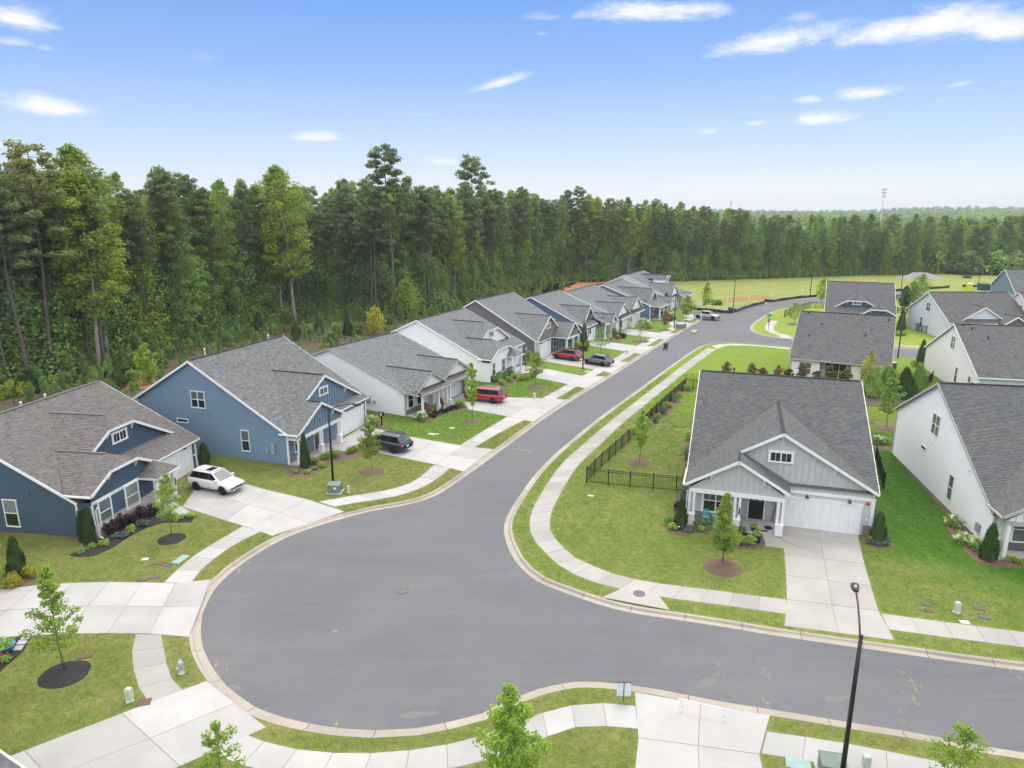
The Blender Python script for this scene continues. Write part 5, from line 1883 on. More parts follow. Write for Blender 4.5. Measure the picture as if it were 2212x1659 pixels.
def forest_label(sort, x, y, ri):
    k = x / y
    where = next(w for a, w in PLACES if k < a)
    return SORTS[sort] + (' in the front forest rank ', ' in the second forest rank ', ' deep in the forest ', ' deep in the forest ')[ri] + where


# the ones that stand out
forest_tree('pineneedles_olive', -63.0, 93, 30.8, 'tall leaning pine with broken pale limbs at the far left of the forest', wide=1.25)
forest_tree('tulipleaf_lime', -60.5, 102.4, 31.0, 'bright yellow-green tree rising second from the left edge of the forest', wide=1.35)
forest_tree('tulipleaf_lime', -58.2, 96, 27.5, 'yellow-green tree in front of the brightest one at the left of the forest', wide=1.3)
forest_tree('tulipleaf_lime', -47.5, 143, 29.0, 'yellow-green tree just left of its twin above the mid blue house', wide=1.3)
forest_tree('tulipleaf_lime', -43.5, 139, 30.5, 'yellow-green tree left of the forest middle, above the mid blue house', wide=1.35)
forest_tree('pineneedles', -24.8, 147.6, 35.3, 'tallest pine left of the forest middle, standing clear above the others', wide=1.15)
forest_tree('pineneedles', -9.1, 186.1, 36.0, 'tall pine with an airy crown above the forest, right of the tallest one', wide=1.15)
for (x, y, hh) in ((-63.2, 88.2, 28), (-58.5, 97.5, 28), (-56.3, 115.5, 28.6), (-57.6, 127.2, 28.4), (-37, 158.8, 29), (-35.6, 157.6, 25), (-30.2, 150.9, 28.6), (-19.5, 155.9, 27.4), (-11.6, 177.3, 28.6), (-5.1, 194.7, 28), (2.5, 209.1, 29), (18.4, 240, 29), (22.6, 240, 30)):
    forest_tree('pineneedles', x, y, hh, forest_label('pineneedles', x, y, 0), GRP)
FRONT = resample(EDGE_L, 46)
for i, p in enumerate(FRONT[3:-4]):
    q = p + Vector((rng.uniform(-2, 2), -rng.uniform(.5, 2.5)))
    if abs(q.x) < .76 * q.y:
        forest_tree('pineneedles', q.x, q.y, edge_height(q.x) * rng.uniform(.84, .98), forest_label('pineneedles', q.x, q.y, 0), GRP, wide=rng.uniform(.7, .9))
far_pts = []
tot = length(EDGE_L)
count = {}
for ri, (off, step) in enumerate(((1.5, 4.6), (6.5, 4.9), (12.5, 5.6), (20, 6.4), (29, 7.0), (40, 8.0), (53, 9.5))):
    L = resample(EDGE_L, int(tot / step))
    for i, p in enumerate(L):
        t = (L[min(i + 1, len(L) - 1)] - L[max(i - 1, 0)]).normalized()
        q = p + Vector((-t.y, t.x)) * (off + rng.uniform(-1.8, 1.8)) + Vector((rng.uniform(-1.6, 1.6), rng.uniform(-1.6, 1.6)))
        if abs(q.x) > .78 * q.y + 14:
            continue
        hgt = edge_height(q.x) * (rng.uniform(.80, 1.03) if q.x < 40 else rng.uniform(.70, 1.10)) * (1.0 if ri else .93)
        sort = rng.choices(['pineneedles', 'pineneedles_olive', 'broadleaf_deep', 'broadleaf_mid', 'tulipleaf_lime'], (25, 14, 20, 28, 13))[0]
        if ri <= 3:
            lab = forest_label(sort, q.x, q.y, ri)
            kind = sort[:4]
            count[kind] = count.get(kind, 0) + 1
            forest_tree(sort, q.x, q.y, hgt, lab, GRP, wide=rng.uniform(.95, 1.25))
        else:
            far_pts.append((q.x, q.y, -.1, hgt / 28.0, sort))
print('forest trees', count, 'deeper', len(far_pts))


def instancer(name, pts, protos, kind='stuff', label=None):
    """one object that carries many copies: pts (x, y, z, scale, proto index)"""
    me = bpy.data.meshes.new(name)
    me.from_pydata([p[:3] for p in pts], [], [])
    for an, ty, vals in (('size', 'FLOAT', [p[3] for p in pts]), ('pick', 'INT', [p[4] for p in pts]), ('turn', 'FLOAT', [rng.uniform(0, 6.28) for p in pts])):
        at = me.attributes.new(an, ty, 'POINT')
        at.data.foreach_set('value', vals)
    o = link(name, me, None, kind)
    col = bpy.data.collections.new(name + '_sources')
    for k, meshes in enumerate(protos):
        e = bpy.data.objects.new('%s_source_%02d' % (name, k), meshes)
        col.objects.link(e)
    ng = bpy.data.node_groups.new(name, 'GeometryNodeTree')
    ng.interface.new_socket('Geometry', in_out='INPUT', socket_type='NodeSocketGeometry')
    ng.interface.new_socket('Geometry', in_out='OUTPUT', socket_type='NodeSocketGeometry')
    gi, go = ng.nodes.new('NodeGroupInput'), ng.nodes.new('NodeGroupOutput')
    ci = ng.nodes.new('GeometryNodeCollectionInfo')
    ci.inputs['Collection'].default_value = col
    ci.inputs['Separate Children'].default_value = True
    ip = ng.nodes.new('GeometryNodeInstanceOnPoints')
    ip.inputs['Pick Instance'].default_value = True
    def attr(n, t):
        a = ng.nodes.new('GeometryNodeInputNamedAttribute')
        a.data_type = t
        a.inputs['Name'].default_value = n
        return a.outputs[0]
    cx = ng.nodes.new('ShaderNodeCombineXYZ')
    ng.links.new(attr('turn', 'FLOAT'), cx.inputs[2])
    ng.links.new(gi.outputs[0], ip.inputs['Points'])
    ng.links.new(ci.outputs[0], ip.inputs['Instance'])
    ng.links.new(attr('pick', 'INT'), ip.inputs['Instance Index'])
    ng.links.new(cx.outputs[0], ip.inputs['Rotation'])
    ng.links.new(attr('size', 'FLOAT'), ip.inputs['Scale'])
    ng.links.new(ip.outputs[0], go.inputs[0])
    md = o.modifiers.new('copies', 'NODES')
    md.node_group = ng
    if label:
        o['label'] = label
    return o


# whole trees in one mesh, for the depth of the wood
def joined(tm, cm):
    me = bpy.data.meshes.new('forest_tree')
    bmx = bmesh.new()
    bmx.from_mesh(tm)
    n0 = len(bmx.faces)
    bmx.from_mesh(cm)
    bmx.faces.ensure_lookup_table()
    for i, f in enumerate(bmx.faces):
        f.material_index = 0 if i < n0 else 1
    bmx.to_mesh(me)
    bmx.free()
    me.materials.append(tm.materials[0])
    me.materials.append(cm.materials[0])
    return me


WHOLE = [(f[0], joined(f[1], f[2])) for f in FOREST]
idx = {}
for i, (k, _) in enumerate(WHOLE):
    idx.setdefault(k, []).append(i)
instancer('forest', [(x, y, z, s_, rng.choice(idx[k])) for (x, y, z, s_, k) in far_pts], [w for _, w in WHOLE], label='deeper rows of the forest behind the houses')

# low growth along the forest edge, foliage to the ground
LOW = []
for i, mat in enumerate(('leaf_deep', 'leaf_mid', 'leaf_deep', 'leaf_lime')):
    cb = MB()
    r_ = random.Random(50 + i)
    for k in range(12):
        a, rr, z = r_.uniform(0, 6.28), r_.uniform(0, 1.3), r_.uniform(.3, 5.0)
        w_ = (1 - z / 6.5)
        leaves(cb, (math.cos(a) * rr * w_, math.sin(a) * rr * w_, z), (1.05 * w_ + .35, 1.05 * w_ + .35, .8), 210, .155, r_, .35, .4, 1.35)
    LOW.append(cb.mesh('low_growth', mat, tint=True))
pts = []
L = resample(EDGE_L, int(tot / 1.5))
for i, p in enumerate(L):
    t = (L[min(i + 1, len(L) - 1)] - L[max(i - 1, 0)]).normalized()
    nn = Vector((-t.y, t.x))
    near = 1 if p.x < 40 else 0
    for off in (rng.uniform(-14, -6) if near else 0, rng.uniform(-10, -3) if near else 0, rng.uniform(-7, -2) if near else 0, rng.uniform(-3, 1.0), rng.uniform(.5, 4), rng.uniform(2, 6), rng.uniform(6, 12), rng.uniform(10, 18), rng.uniform(14, 26)):
        if rng.random() < (.62 if off < -6 else .75 if off < -2 else .8 if off < 1.2 else .95):
            q = p + nn * off
            if abs(q.x) < .80 * q.y + 10:
                pts.append((q.x, q.y, -.1, (rng.uniform(.22, .5) if off < -6 else rng.uniform(.3, .6) if off < -2 else rng.uniform(.4, .85) if off < .5 else rng.uniform(1.1, 2.9)) * (edge_height(q.x) / 28), rng.choices((0, 1, 2, 3), (3, 4.0, 3, .9))[0]))
BANK = V2([(-95, 56), (-52, 58), (-46, 70), (-42, 84), (-34, 97), (-26, 109), (-18, 124), (-10, 138), (0, 154), (9, 168), (4, 196), (-4, 196), (-13, 178), (-22, 158), (-37, 160), (-48, 150), (-58, 130), (-58, 115), (-62, 101), (-68, 88), (-82, 72)])


def inside(p, P):
    c = False
    for a, b_ in zip(P, P[1:] + P[:1]):
        if (a.y > p.y) != (b_.y > p.y) and p.x < (b_.x - a.x) * (p.y - a.y) / (b_.y - a.y) + a.x:
            c = not c
    return c


for _ in range(2600):
    q = Vector((rng.uniform(-90, 12), rng.uniform(56, 196)))
    if inside(q, BANK) and abs(q.x) < .8 * q.y + 6:
        pts.append((q.x, q.y, -.05, rng.uniform(.14, .42), rng.choices((0, 1, 2, 3), (3, 4.0, 3, .9))[0]))
instancer('undergrowth', pts, LOW, label='low leafy growth under the forest edge')

# wooded hills out to the horizon
def hill_z(x, y):
    d = math.hypot(x, y)
    az_ = math.atan2(x, y)
    base = -2 + 5.5 * min(1, max(0, (d - 300) / 500))
    a = 2.5 * math.exp(-((d - 1500) / 420) ** 2) * (.55 + .45 * math.sin(az_ * 9 + 1))
    b_ = math.exp(-((d - 2450) / 330) ** 2) * (13 * math.exp(-((az_ - .60) / .13) ** 2) + 4 * math.exp(-((az_ - .22) / .10) ** 2))
    return base + a + b_ + mnoise.noise(Vector((x / 260, y / 260, 0))) * 5.5


mb = MB()
rings = [292, 330, 380, 450, 540, 650, 800, 1000, 1250, 1550, 1850, 2150, 2450, 2800]
na = 90
for r_ in rings:
    for k in range(na + 1):
        a = R(-52 + 104 * k / na)
        x, y = math.sin(a) * r_, math.cos(a) * r_
        mb.v.append((x, y, hill_z(x, y) if r_ > 300 else -.3))
for i in range(len(rings) - 1):
    for k in range(na):
        mb.f.append((i * (na + 1) + k, i * (na + 1) + k + 1, (i + 1) * (na + 1) + k + 1, (i + 1) * (na + 1) + k))
        mb.t.append(0)
        mb.mi.append(0)
mb.build('hills', 'leaf_deep', kind='structure', smooth=True)
CLUMP = []
for i, mat in enumerate(('leaf_deep', 'leaf_mid', 'leaf_deep', 'needles', 'leaf_mid')):
    cb = MB()
    r_ = random.Random(80 + i)
    for k in range(9):
        a, rr = r_.uniform(0, 6.28), r_.uniform(0, 4.0)
        leaves(cb, (math.cos(a) * rr, math.sin(a) * rr, r_.uniform(6, 13)), (2.2, 2.2, 2.4), 42, 1.1, r_, .5, .7, 1.3)
    CLUMP.append(cb.mesh('far_crown', mat, tint=True))
pts = []
for k in range(15000):
    u = rng.random()
    d = 300 * (2700 / 300) ** (u ** .92)
    a = R(rng.uniform(-44, 44))
    x, y = math.sin(a) * d, math.cos(a) * d
    if a < R(-2) and d < 700 and rng.random() < .5:
        continue
    s_ = rng.uniform(.75, 1.25) * (.85 + d / 3200)
    if d < 420 and x > 40:
        s_ *= .75
    pts.append((x, y, hill_z(x, y) - 4 * s_ + (0 if d > 420 else -1), s_, rng.choices(range(5), (4, 2.5, 4, 3, 2))[0]))
instancer('distant_forest', pts, CLUMP, label='woods rolling out to the horizon')

# ---------------------------------------------------------------- mulch beds and rings
def bed(poly, mat='mulch_brown', z=.02, name='mulch_bed'):
    L = smooth_line(list(poly) + [poly[0]], .35)[:-1]
    return sheet(name, L, z, mat)


def ring(p, r, mat='mulch_brown', h=.12):
    mb = MB()
    n = 22
    vs = [(p[0], p[1], h)]
    for k in range(n):
        t = 2 * PI * k / n
        q = r * rng.uniform(.94, 1.05)
        vs.append((p[0] + math.cos(t) * q * .6, p[1] + math.sin(t) * q * .6, h * .8))
    for k in range(n):
        t = 2 * PI * k / n
        q = r * rng.uniform(.95, 1.04)
        vs.append((p[0] + math.cos(t) * q, p[1] + math.sin(t) * q, .006))
    fs = [(0, 1 + k, 1 + (k + 1) % n) for k in range(n)] + [(1 + k, 1 + n + k, 1 + n + (k + 1) % n, 1 + (k + 1) % n) for k in range(n)]
    mb.add(vs, fs)
    mb.build('mulch_ring', mat, kind='structure', smooth=True)


# tinted lawns of single lots
def lot(poly, mat, z=.004):
    sheet('lawn', smooth_line(list(poly) + [poly[0]], 1.2)[:-1], z, mat)


# bare bank and planting strip behind the row
bank = [(-100, 52), (-50, 55), (-44, 66), (-40.5, 80), (-33, 92), (-24, 105), (-16, 120), (-7, 135), (2, 150), (12, 165), (19, 178), (30, 200), (40, 228), (18, 243), (2, 214), (-7, 198), (-13, 180), (-22, 160), (-28, 155), (-37, 161), (-48, 151), (-59, 130), (-59, 116), (-63, 101), (-69, 88), (-82, 74), (-110, 60)]
sheet('mulch_bank', smooth_line(bank + [bank[0]], 2.5)[:-1], .012, 'pine_straw')
for poly in ([(-52, 88), (-48.5, 87), (-47.5, 90), (-50, 93)], [(-12, 158), (-3, 156), (6, 172), (14, 190), (22, 212), (30, 228), (18, 232), (4, 205), (-6, 183)], [(-4, 186), (6, 186), (14, 205), (20, 225), (8, 218)]):
    bed(poly, 'clay', .03, 'clay_bank')

lawn_mat('dry_field', (.26, .20, .08), (.36, .24, .10), (.44, .25, .12), .9)
# rough field past the end of the street
fld = [row(82.5, -2), (52.0, 166.0), (60, 174.0), (70, 181), (81, 187.5), (95, 193.5), (112, 198.5), (135, 202.2), (170, 203), (290, 198), (300, 284), (225, 272), (180, 262), (145, 254), (115, 247), (95, 240), (66, 233), (52, 228), (30, 234), (26, 215), (24, 196), (30, 186), (38, 178)]
sheet('field', fld, .010, 'field_grass')
for poly in ([(52, 172), (60, 178), (72, 186), (66, 190), (54, 181)], [(84, 193), (104, 199.5), (118, 202), (112, 206), (92, 201)], [(140, 206), (175, 207), (172, 212), (146, 211)], [(47, 168), (52, 171), (50, 176), (44, 173)]):
    bed(poly, 'dry_field' if poly[0][0] != 47 else 'gravel', .018, 'bare_patch')

for p, r, mt in (((-22.37, 30.17), 1.15, 'mulch_black'), ((-24.05, 44.92), .95, 'mulch_black'), ((-12.43, 57.96), 1.15, 'mulch_brown'), ((-4.31, 73.02), 1.0, 'mulch_brown'),
                 ((3.13, 88.35), 1.25, 'mulch_brown'), ((22.77, 121.40), 1.7, 'mulch_brown'), ((29.71, 133.38), 1.2, 'mulch_brown'), ((11.60, 60.24), 1.1, 'mulch_brown'),
                 ((13.66, 40.85), 1.25, 'mulch_brown'), ((39.73, 70.78), 1.2, 'mulch_brown'), ((57.47, 140.46), 1.3, 'mulch_brown'), ((36.59, 144.70), 1.0, 'mulch_brown')):
    ring(p, r, mt)

bed([(-29.83, 42.54), (-29.58, 43.72), (-30.52, 45.17), (-29.16, 44.73), (-28.88, 49.22), (-26.96, 49.22), (-24.22, 48.53), (-23.84, 47.69), (-25.84, 47.53), (-26.52, 46.88), (-27.18, 45.32), (-27.49, 43.44), (-28.14, 42.41), (-29.10, 42.28)], 'mulch_black')
bed([(-38.33, 47.36), (-35.27, 46.64), (-30.61, 45.32), (-30.07, 44.43), (-33.16, 45.55), (-37.58, 46.32)], 'mulch_brown', .016)
bed([(-31.17, 38.41), (-32.26, 40.09), (-31.04, 40.09), (-29.75, 39.23), (-29.78, 38.71)], 'mulch_brown')
bed([(-25.93, 30.31), (-26.38, 31.42), (-26.87, 33.49), (-26.25, 33.46), (-25.87, 32.71), (-25.69, 31.91), (-25.74, 30.86), (-25.70, 30.31)], 'mulch_black')
bed([(-23.80, 62.39), (-20.58, 59.17), (-19.52, 56.77), (-17.82, 56.50), (-16.90, 58.73), (-15.59, 61.13), (-12.51, 62.55), (-14.47, 64.04), (-16.11, 63.37), (-17.65, 63.71), (-19.08, 60.51), (-20.42, 60.51)], 'mulch_brown')
bed([(-11.01, 75.47), (-10.15, 72.38), (-8.85, 73.24), (-7.75, 76.39), (-5.19, 77.82), (-5.55, 79.31), (-7.20, 79.31), (-9.72, 77.34)], 'mulch_brown')
bed([(-15.65, 71.54), (-15.78, 72.81), (-13.93, 72.38), (-13.33, 71.13), (-14.09, 70.52)], 'mulch_brown')
bed([(11.20, 47.07), (11.73, 47.60), (13.01, 48.25), (13.96, 51.75), (12.50, 48.91), (13.05, 51.75), (15.88, 59.67), (18.61, 69.27), (18.42, 69.27), (15.45, 59.03), (12.12, 48.47), (11.23, 46.96)], 'mulch_brown')
bed([(11.14, 46.76), (11.88, 47.81), (13.19, 47.81), (15.19, 46.96), (16.83, 46.35), (17.80, 45.74), (17.33, 43.64), (16.52, 43.28), (15.09, 43.64), (14.40, 45.15), (13.36, 45.94), (11.89, 45.44), (11.32, 45.74)], 'mulch_brown')
bed([(24.76, 45.35), (25.44, 45.54), (26.17, 45.74), (26.47, 44.76), (26.28, 43.92), (25.61, 43.46), (24.93, 43.64), (24.60, 44.38)], 'mulch_brown')
bed([(35.59, 65.07), (37.13, 65.07), (35.42, 57.79), (33.92, 50.53), (32.96, 44.57), (32.82, 42.56), (34.22, 42.21), (33.26, 40.87), (31.07, 41.20), (30.66, 42.21), (31.23, 44.19), (31.89, 47.17), (33.05, 48.69), (33.95, 52.25), (34.92, 56.89), (36.38, 63.41), (35.30, 64.14)], 'mulch_brown')
bed([(43.86, 82.93), (45.38, 84.93), (47.48, 84.53), (50.79, 83.72), (47.83, 80.26), (42.09, 79.16)], 'pine_straw')
bed([(-2.43, 90.07), (-1.53, 92.21), (0.56, 95.61), (3.10, 96.80), (3.37, 94.07), (1.23, 91.85), (-1.14, 88.69)], 'mulch_brown')
bed([(1.37, 103.17), (2.58, 105.47), (4.88, 104.08), (3.61, 100.96), (1.73, 101.39)], 'mulch_brown')
bed([(17.39, 123.44), (18.73, 127.02), (20.25, 128.57), (21.03, 127.33), (19.42, 121.72), (18.31, 119.77), (17.82, 120.60)], 'mulch_brown')
bed([(24.49, 135.50), (25.91, 138.34), (28.15, 139.06), (28.33, 137.62), (25.59, 132.78)], 'mulch_brown')
bed([(32.38, 149.22), (33.93, 151.77), (34.45, 148.39), (33.13, 143.58), (31.85, 144.36)], 'mulch_brown')
bed([(9.90, 112.65), (11.33, 114.30), (12.39, 113.30), (11.84, 111.68), (10.42, 111.36)], 'mulch_brown')

# ---------------------------------------------------------------- young trees on the lawns
def young_tree(name, p, H, crown, mat, label, r0=.05, leaf=.16, n=900, seed=1, z0=.3, open_=.0, bark='bark_young', spread=1.0, nlimb=16, size=.5):
    """trunk, limbs that carry leaf clumps. crown: half width as a function of 0..1 up the crown"""
    g = random.Random(seed)
    e = empty(name, (p[0], p[1], 0), g.uniform(0, 6.28), label, 'tree')
    tb, cb = MB(), MB()
    ax = lambda z: Vector((math.sin(z * 1.1 + seed) * .05, math.cos(z * .9 + seed) * .05, z))
    trunk_tube(tb, [ax(H * i / 7) for i in range(8)], r0, .012, 6)
    zc = H * z0
    for i in range(nlimb):
        t = (i + g.uniform(.1, .9)) / nlimb
        z = zc + (H - zc) * t
        ang = i * 2.4 + g.uniform(-.5, .5)
        rr = crown(t) * g.uniform(.55, 1.1) * spread
        b0 = ax(max(zc * .8, z - rr * .55))
        tip = ax(z) + Vector((math.cos(ang) * rr, math.sin(ang) * rr, g.uniform(0, .2)))
        trunk_tube(tb, [b0, b0.lerp(tip, .5) + Vector((0, 0, -.04)), tip], r0 * .38, .006, 4)
        k = n // nlimb
        tone = g.random()
        for f, sh in ((1.0, .5), (.62, .32), (.3, .18)):
            if open_ and f < .5:
                continue
            q = b0.lerp(tip, f)
            s_ = size * (.55 + .6 * crown(t)) * (.8 if f < 1 else 1) * g.uniform(.75, 1.2)
            leaves(cb, q, (s_, s_, s_ * .7), int(k * sh), leaf, g, .15, .45, 1.55, tint=lambda p_, d_, g_, tn=tone: min(1, .5 * tn + .5 * g_.random()))
    leaves(cb, ax(H), (size * .35, size * .35, size * .7), int(n * .04) + 6, leaf, g, .1, .4, 1.6)
    tb.build('trunk', bark, e, True)
    cb.build('crown', mat, e, tint=True)
    return e


oval = lambda w: (lambda t: w * math.sin(PI * (.12 + .86 * t)) ** .8)
cone = lambda w: (lambda t: w * (1 - t) ** .7 + .08)
rng = random.Random(5)
young_tree('oak_sapling', (-22.64, 30.51), 5.6, lambda t: 1.45 * (1 - t) ** .45 * (.55 + .45 * math.sin(PI * min(1, t * 1.6 + .12))), 'leaf_young', 'spreading young oak in a round black mulch ring at the lower left', .055, .085, 4600, 3, .26, nlimb=30, size=.30)
young_tree('oak_sapling', (-24.11, 45.19), 4.6, oval(.95), 'leaf_young', 'young oak in a black mulch ring before the navy house', .04, .09, 2300, 4, .30, nlimb=22, size=.32)
young_tree('oak_sapling', (-12.58, 58.30), 4.2, lambda t: 1.15 * (1 - .45 * t) * (.6 + .4 * math.sin(PI * t)), 'leaf_lime', 'yellow-green sapling beside the dark blue car', .04, .10, 2300, 5, .34, nlimb=22, size=.36)
young_tree('elm_sapling', (-4.44, 74.11), 6.2, oval(.75), 'leaf_young', 'slender upright sapling in front of the red minivan', .04, .105, 2600, 6, .26, nlimb=24, size=.34)
young_tree('elm_sapling', (3.13, 89.38), 4.2, oval(1.25), 'leaf_young', 'young tree in a mulch ring on the lawn of the off-white house', .045, .16, 1100, 7, .34, nlimb=20, size=.42)
young_tree('elm_sapling', (14.39, 110.70), 3.9, oval(1.5), 'leaf_mid', 'thin leafy young tree behind the grey parked car', .05, .2, 420, 8, .34, 1, nlimb=18, size=.6)
young_tree('elm_sapling', (22.77, 121.65), 3.6, oval(.7), 'leaf_mid', 'sparse sapling on the lawn before the twin gabled white house', .035, .17, 200, 9, .3, 1, nlimb=10, size=.45)
young_tree('plum_sapling', (29.78, 133.83), 3.5, oval(.85), 'leaf_russet', 'brown leaved sapling beside the third street lamp', .04, .2, 420, 10, .28, nlimb=12, size=.5)
young_tree('elm_sapling', (36.59, 144.70), 5.0, oval(1.5), 'leaf_lime', 'bright green round young tree by the silver pickup', .05, .24, 1100, 11, .32, nlimb=18, size=.7)
young_tree('elm_sapling', (45.43, 162.27), 6.0, oval(1.3), 'leaf_lime', 'pale green slim tree at the edge of the rough field', .05, .26, 800, 12, .2, nlimb=18, size=.7)
young_tree('elm_sapling', (11.84, 60.54), 4.7, oval(.95), 'leaf_young', 'young tree in a mulch ring inside the black fence', .045, .13, 1500, 13, .33, nlimb=24, size=.36)
young_tree('elm_sapling', (13.81, 41.42), 4.7, lambda t: .82 * (1 - t) ** .6 * (.7 + .5 * math.sin(PI * min(1, t * 1.3))), 'leaf_young', 'full cone shaped young tree before the grey house porch', .055, .09, 6500, 14, .22, nlimb=32, size=.42)
young_tree('elm_sapling', (40.03, 70.92), 5.3, oval(1.0), 'leaf_mid', 'dark young tree between the grey house and its white neighbour', .05, .16, 1500, 15, .32, nlimb=24, size=.40)
young_tree('elm_sapling', (57.61, 140.84), 4.2, oval(1.5), 'leaf_mid', 'thin leafy young tree on the corner lawn across the side street', .04, .22, 420, 16, .3, 1, nlimb=14, size=.6)
young_tree('elm_sapling', (75.86, 169.98), 6.2, oval(1.9), 'leaf_lime', 'yellow-green young tree at the left corner of the far navy house', .05, .26, 900, 17, .28, nlimb=18, size=.8)
young_tree('maple_tree', (-.05, 20.6), 6.5, lambda t: 1.5 * (1 - t) ** .5 * (.75 + .3 * math.sin(PI * t)), 'leaf_young', 'leafy maple in the middle foreground at the lower edge', .055, .10, 7600, 18, .24, nlimb=36, size=.36)
young_tree('oak_sapling', (-10.5, 20.9), 4.7, oval(.95), 'leaf_young', 'small yellowing oak at the bottom left of the photo', .04, .075, 2400, 19, .34, nlimb=22, size=.28)
young_tree('elm_sapling', (16.5, 21.3), 4.3, oval(1.1), 'leaf_young', 'young tree cut off by the lower right corner', .04, .08, 2600, 20, .3, nlimb=24, size=.30)
for i, (p, hgt, mt, lb) in enumerate((((112.68, 191.69), 5.5, 'leaf_mid', 'open round tree beside the far road at the right'), ((101.66, 176.12), 5, 'leaf_mid', 'pyramid shaped young tree behind the pale blue house'), ((92.48, 163.28), 5, 'leaf_conifer', 'dark narrow tree behind the pale blue house'))):
    young_tree('young_tree', p, hgt, oval(2.0 - .4 * i), mt, lb, .07, .34, 900, 30 + i, .15, nlimb=18, size=.9)
for i, (p, hgt) in enumerate((((45.79, 86.61), 5.0),)):
    young_tree('young_tree', p, hgt, oval(1.1), 'leaf_gold', 'yellow leaved young tree against the back of the white house', .04, .2, 700, 40, .15, nlimb=16, size=.5)

# magnolias peeping over the grey roof
MAG = 'bronze young magnolia behind the grey house roof, '
for i, (p, hgt, lb) in enumerate((((27.39, 86.20), 3.6, 'leftmost of the row'), ((30.65, 86.29), 3.3, 'second of the row'), ((32.35, 87.45), 2.6, 'third and lowest of the row'), ((33.75, 85.77), 3.2, 'fourth of the row'), ((35.07, 85.91), 2.8, 'fifth of the row'),
                                  ((36.12, 84.32), 3.8, 'before the left rear window'), ((38.17, 84.51), 2.8, 'before the porch post'), ((40.05, 85.16), 3.4, 'before the patio door'), ((42.13, 85.04), 3.0, 'last of the row at the right'))):
    young_tree('magnolia_tree', p, hgt, lambda t: .95 * (1 - .6 * t), 'leaf_magnolia', MAG + lb, .05, .26, 520, 60 + i, .08, nlimb=16, size=.55, spread=.9)

# ---------------------------------------------------------------- shrubs and evergreens
def evergreen(p, H, W, label, mat='leaf_conifer', n=900, leaf=.11, seed=1, name='arborvitae', twin=False, cat='shrub', group=None):
    g = random.Random(seed)
    e = empty(name, (p[0], p[1], 0), 0, label, cat, group)
    cb, tb = MB(), MB()
    for k, (dx, hh, ww) in enumerate(((0, H, W),) + (((-W * .55, H * .9, W * .6),) if twin else ())):
        tb.tube([(dx, 0, 0), (dx, 0, hh * .6)], [.04, .02], 5)
        core = MB()
        m_ = int(n * (ww / W))
        for _ in range(m_):
            t = g.random() ** 1.25
            a_ = g.uniform(0, 6.28)
            r_ = ww * .5 * (math.sin(PI * min(1, .30 + .70 * t)) ** .62) * (1 - t * .35) * g.uniform(.62, 1.08) * (1 + .16 * math.sin(a_ * 3 + t * 9 + seed))
            a = a_
            z = .05 + hh * t
            c = Vector((dx + math.cos(a) * r_, math.sin(a) * r_, z))
            out = Vector((math.cos(a), math.sin(a), .25)).normalized()
            up = Vector((0, 0, 1))
            side = out.cross(up).normalized()
            s_ = leaf * g.uniform(.7, 1.4)
            tilt = (up * .9 + out * g.uniform(-.3, .6) + side * g.uniform(-.4, .4)).normalized()
            cb.add((c - side * s_ * .6, c + out * .02, c + side * s_ * .6, c + tilt * s_ * 2.4), ((0, 1, 2, 3),), g.random())
    tb.build('trunk', 'bark', e)
    cb.build('foliage', mat, e, tint=True)
    return e


def shrub(p, W, H, label, mat='leaf_mid', n=420, leaf=.09, seed=1, name='shrub', flowers=None, nf=0, depth=None, rz=0, cat='shrub', group=None, fs=.09, up=.4, elong=1.5):
    g = random.Random(seed)
    e = empty(name, (p[0], p[1], 0), rz, label, cat, group)
    cb = MB()
    D_ = depth or W
    for k in range(max(3, int(W * 5))):
        x = g.uniform(-.34, .34) * W
        y = g.uniform(-.34, .34) * D_
        z = H * g.uniform(.3, .62)
        leaves(cb, (x, y, z), (min(W, .9) * .34, min(D_, .9) * .34, H * .40), int(n / max(3, int(W * 5))), leaf, g, .45, up, elong)
    st = MB()
    for k in range(4):
        a = g.uniform(0, 6.28)
        st.tube([(0, 0, 0), (math.cos(a) * W * .25, math.sin(a) * D_ * .25, H * .5)], [.02, .01], 4)
    st.build('stem', 'bark_young', e)
    cb.build('foliage', mat, e, tint=True)
    if flowers:
        for k in range(nf):
            a, el_ = g.uniform(0, 6.28), g.uniform(.15, 1.3)
            c = Vector((math.cos(a) * math.cos(el_) * W * .52, math.sin(a) * math.cos(el_) * D_ * .52, H * (.35 + .62 * math.sin(el_))))
            fb = MB()
            leaves(fb, (0, 0, 0), (fs, fs, fs * .8), 14, fs * .9, g, .6, .6, 1.0)
            o = fb.build('flower_head', flowers, e, tint=True)
            o.location = c
    return e


evergreen((-29.55, 44.53), 2.3, .85, 'twin arborvitae at the front corner of the navy house', seed=1, twin=True, n=2600)
evergreen((-31.46, 39.98), 2.4, 1.0, 'dark pointed arborvitae between two yellow bushes', seed=2, n=2200)
evergreen((-28.23, 60.16), 1.7, .95, 'small cone evergreen behind the white car', seed=3, n=1200)
evergreen((-18.65, 59.02), 2.9, .85, 'tall arborvitae at the porch corner of the mid blue house', seed=4, n=2200)
evergreen((12.32, 46.72), 2.0, .9, 'arborvitae at the left porch corner of the grey house', seed=5, n=2200)
evergreen((25.64, 44.61), 1.9, .95, 'arborvitae right of the grey house garage', seed=6, n=2200)
evergreen((31.62, 41.95), 2.3, 1.0, 'arborvitae at the corner of the white house by the rocking chair', seed=7, n=2600)
evergreen((-6.03, 92.70), 2.8, .8, 'thin evergreen in the gap left of the open garage', seed=8, n=900)
evergreen((3.83, 106.42), 3.2, 1.0, 'narrow dark evergreen beside the taupe garage door', 'leaf_deep', seed=9, n=900, leaf=.16)
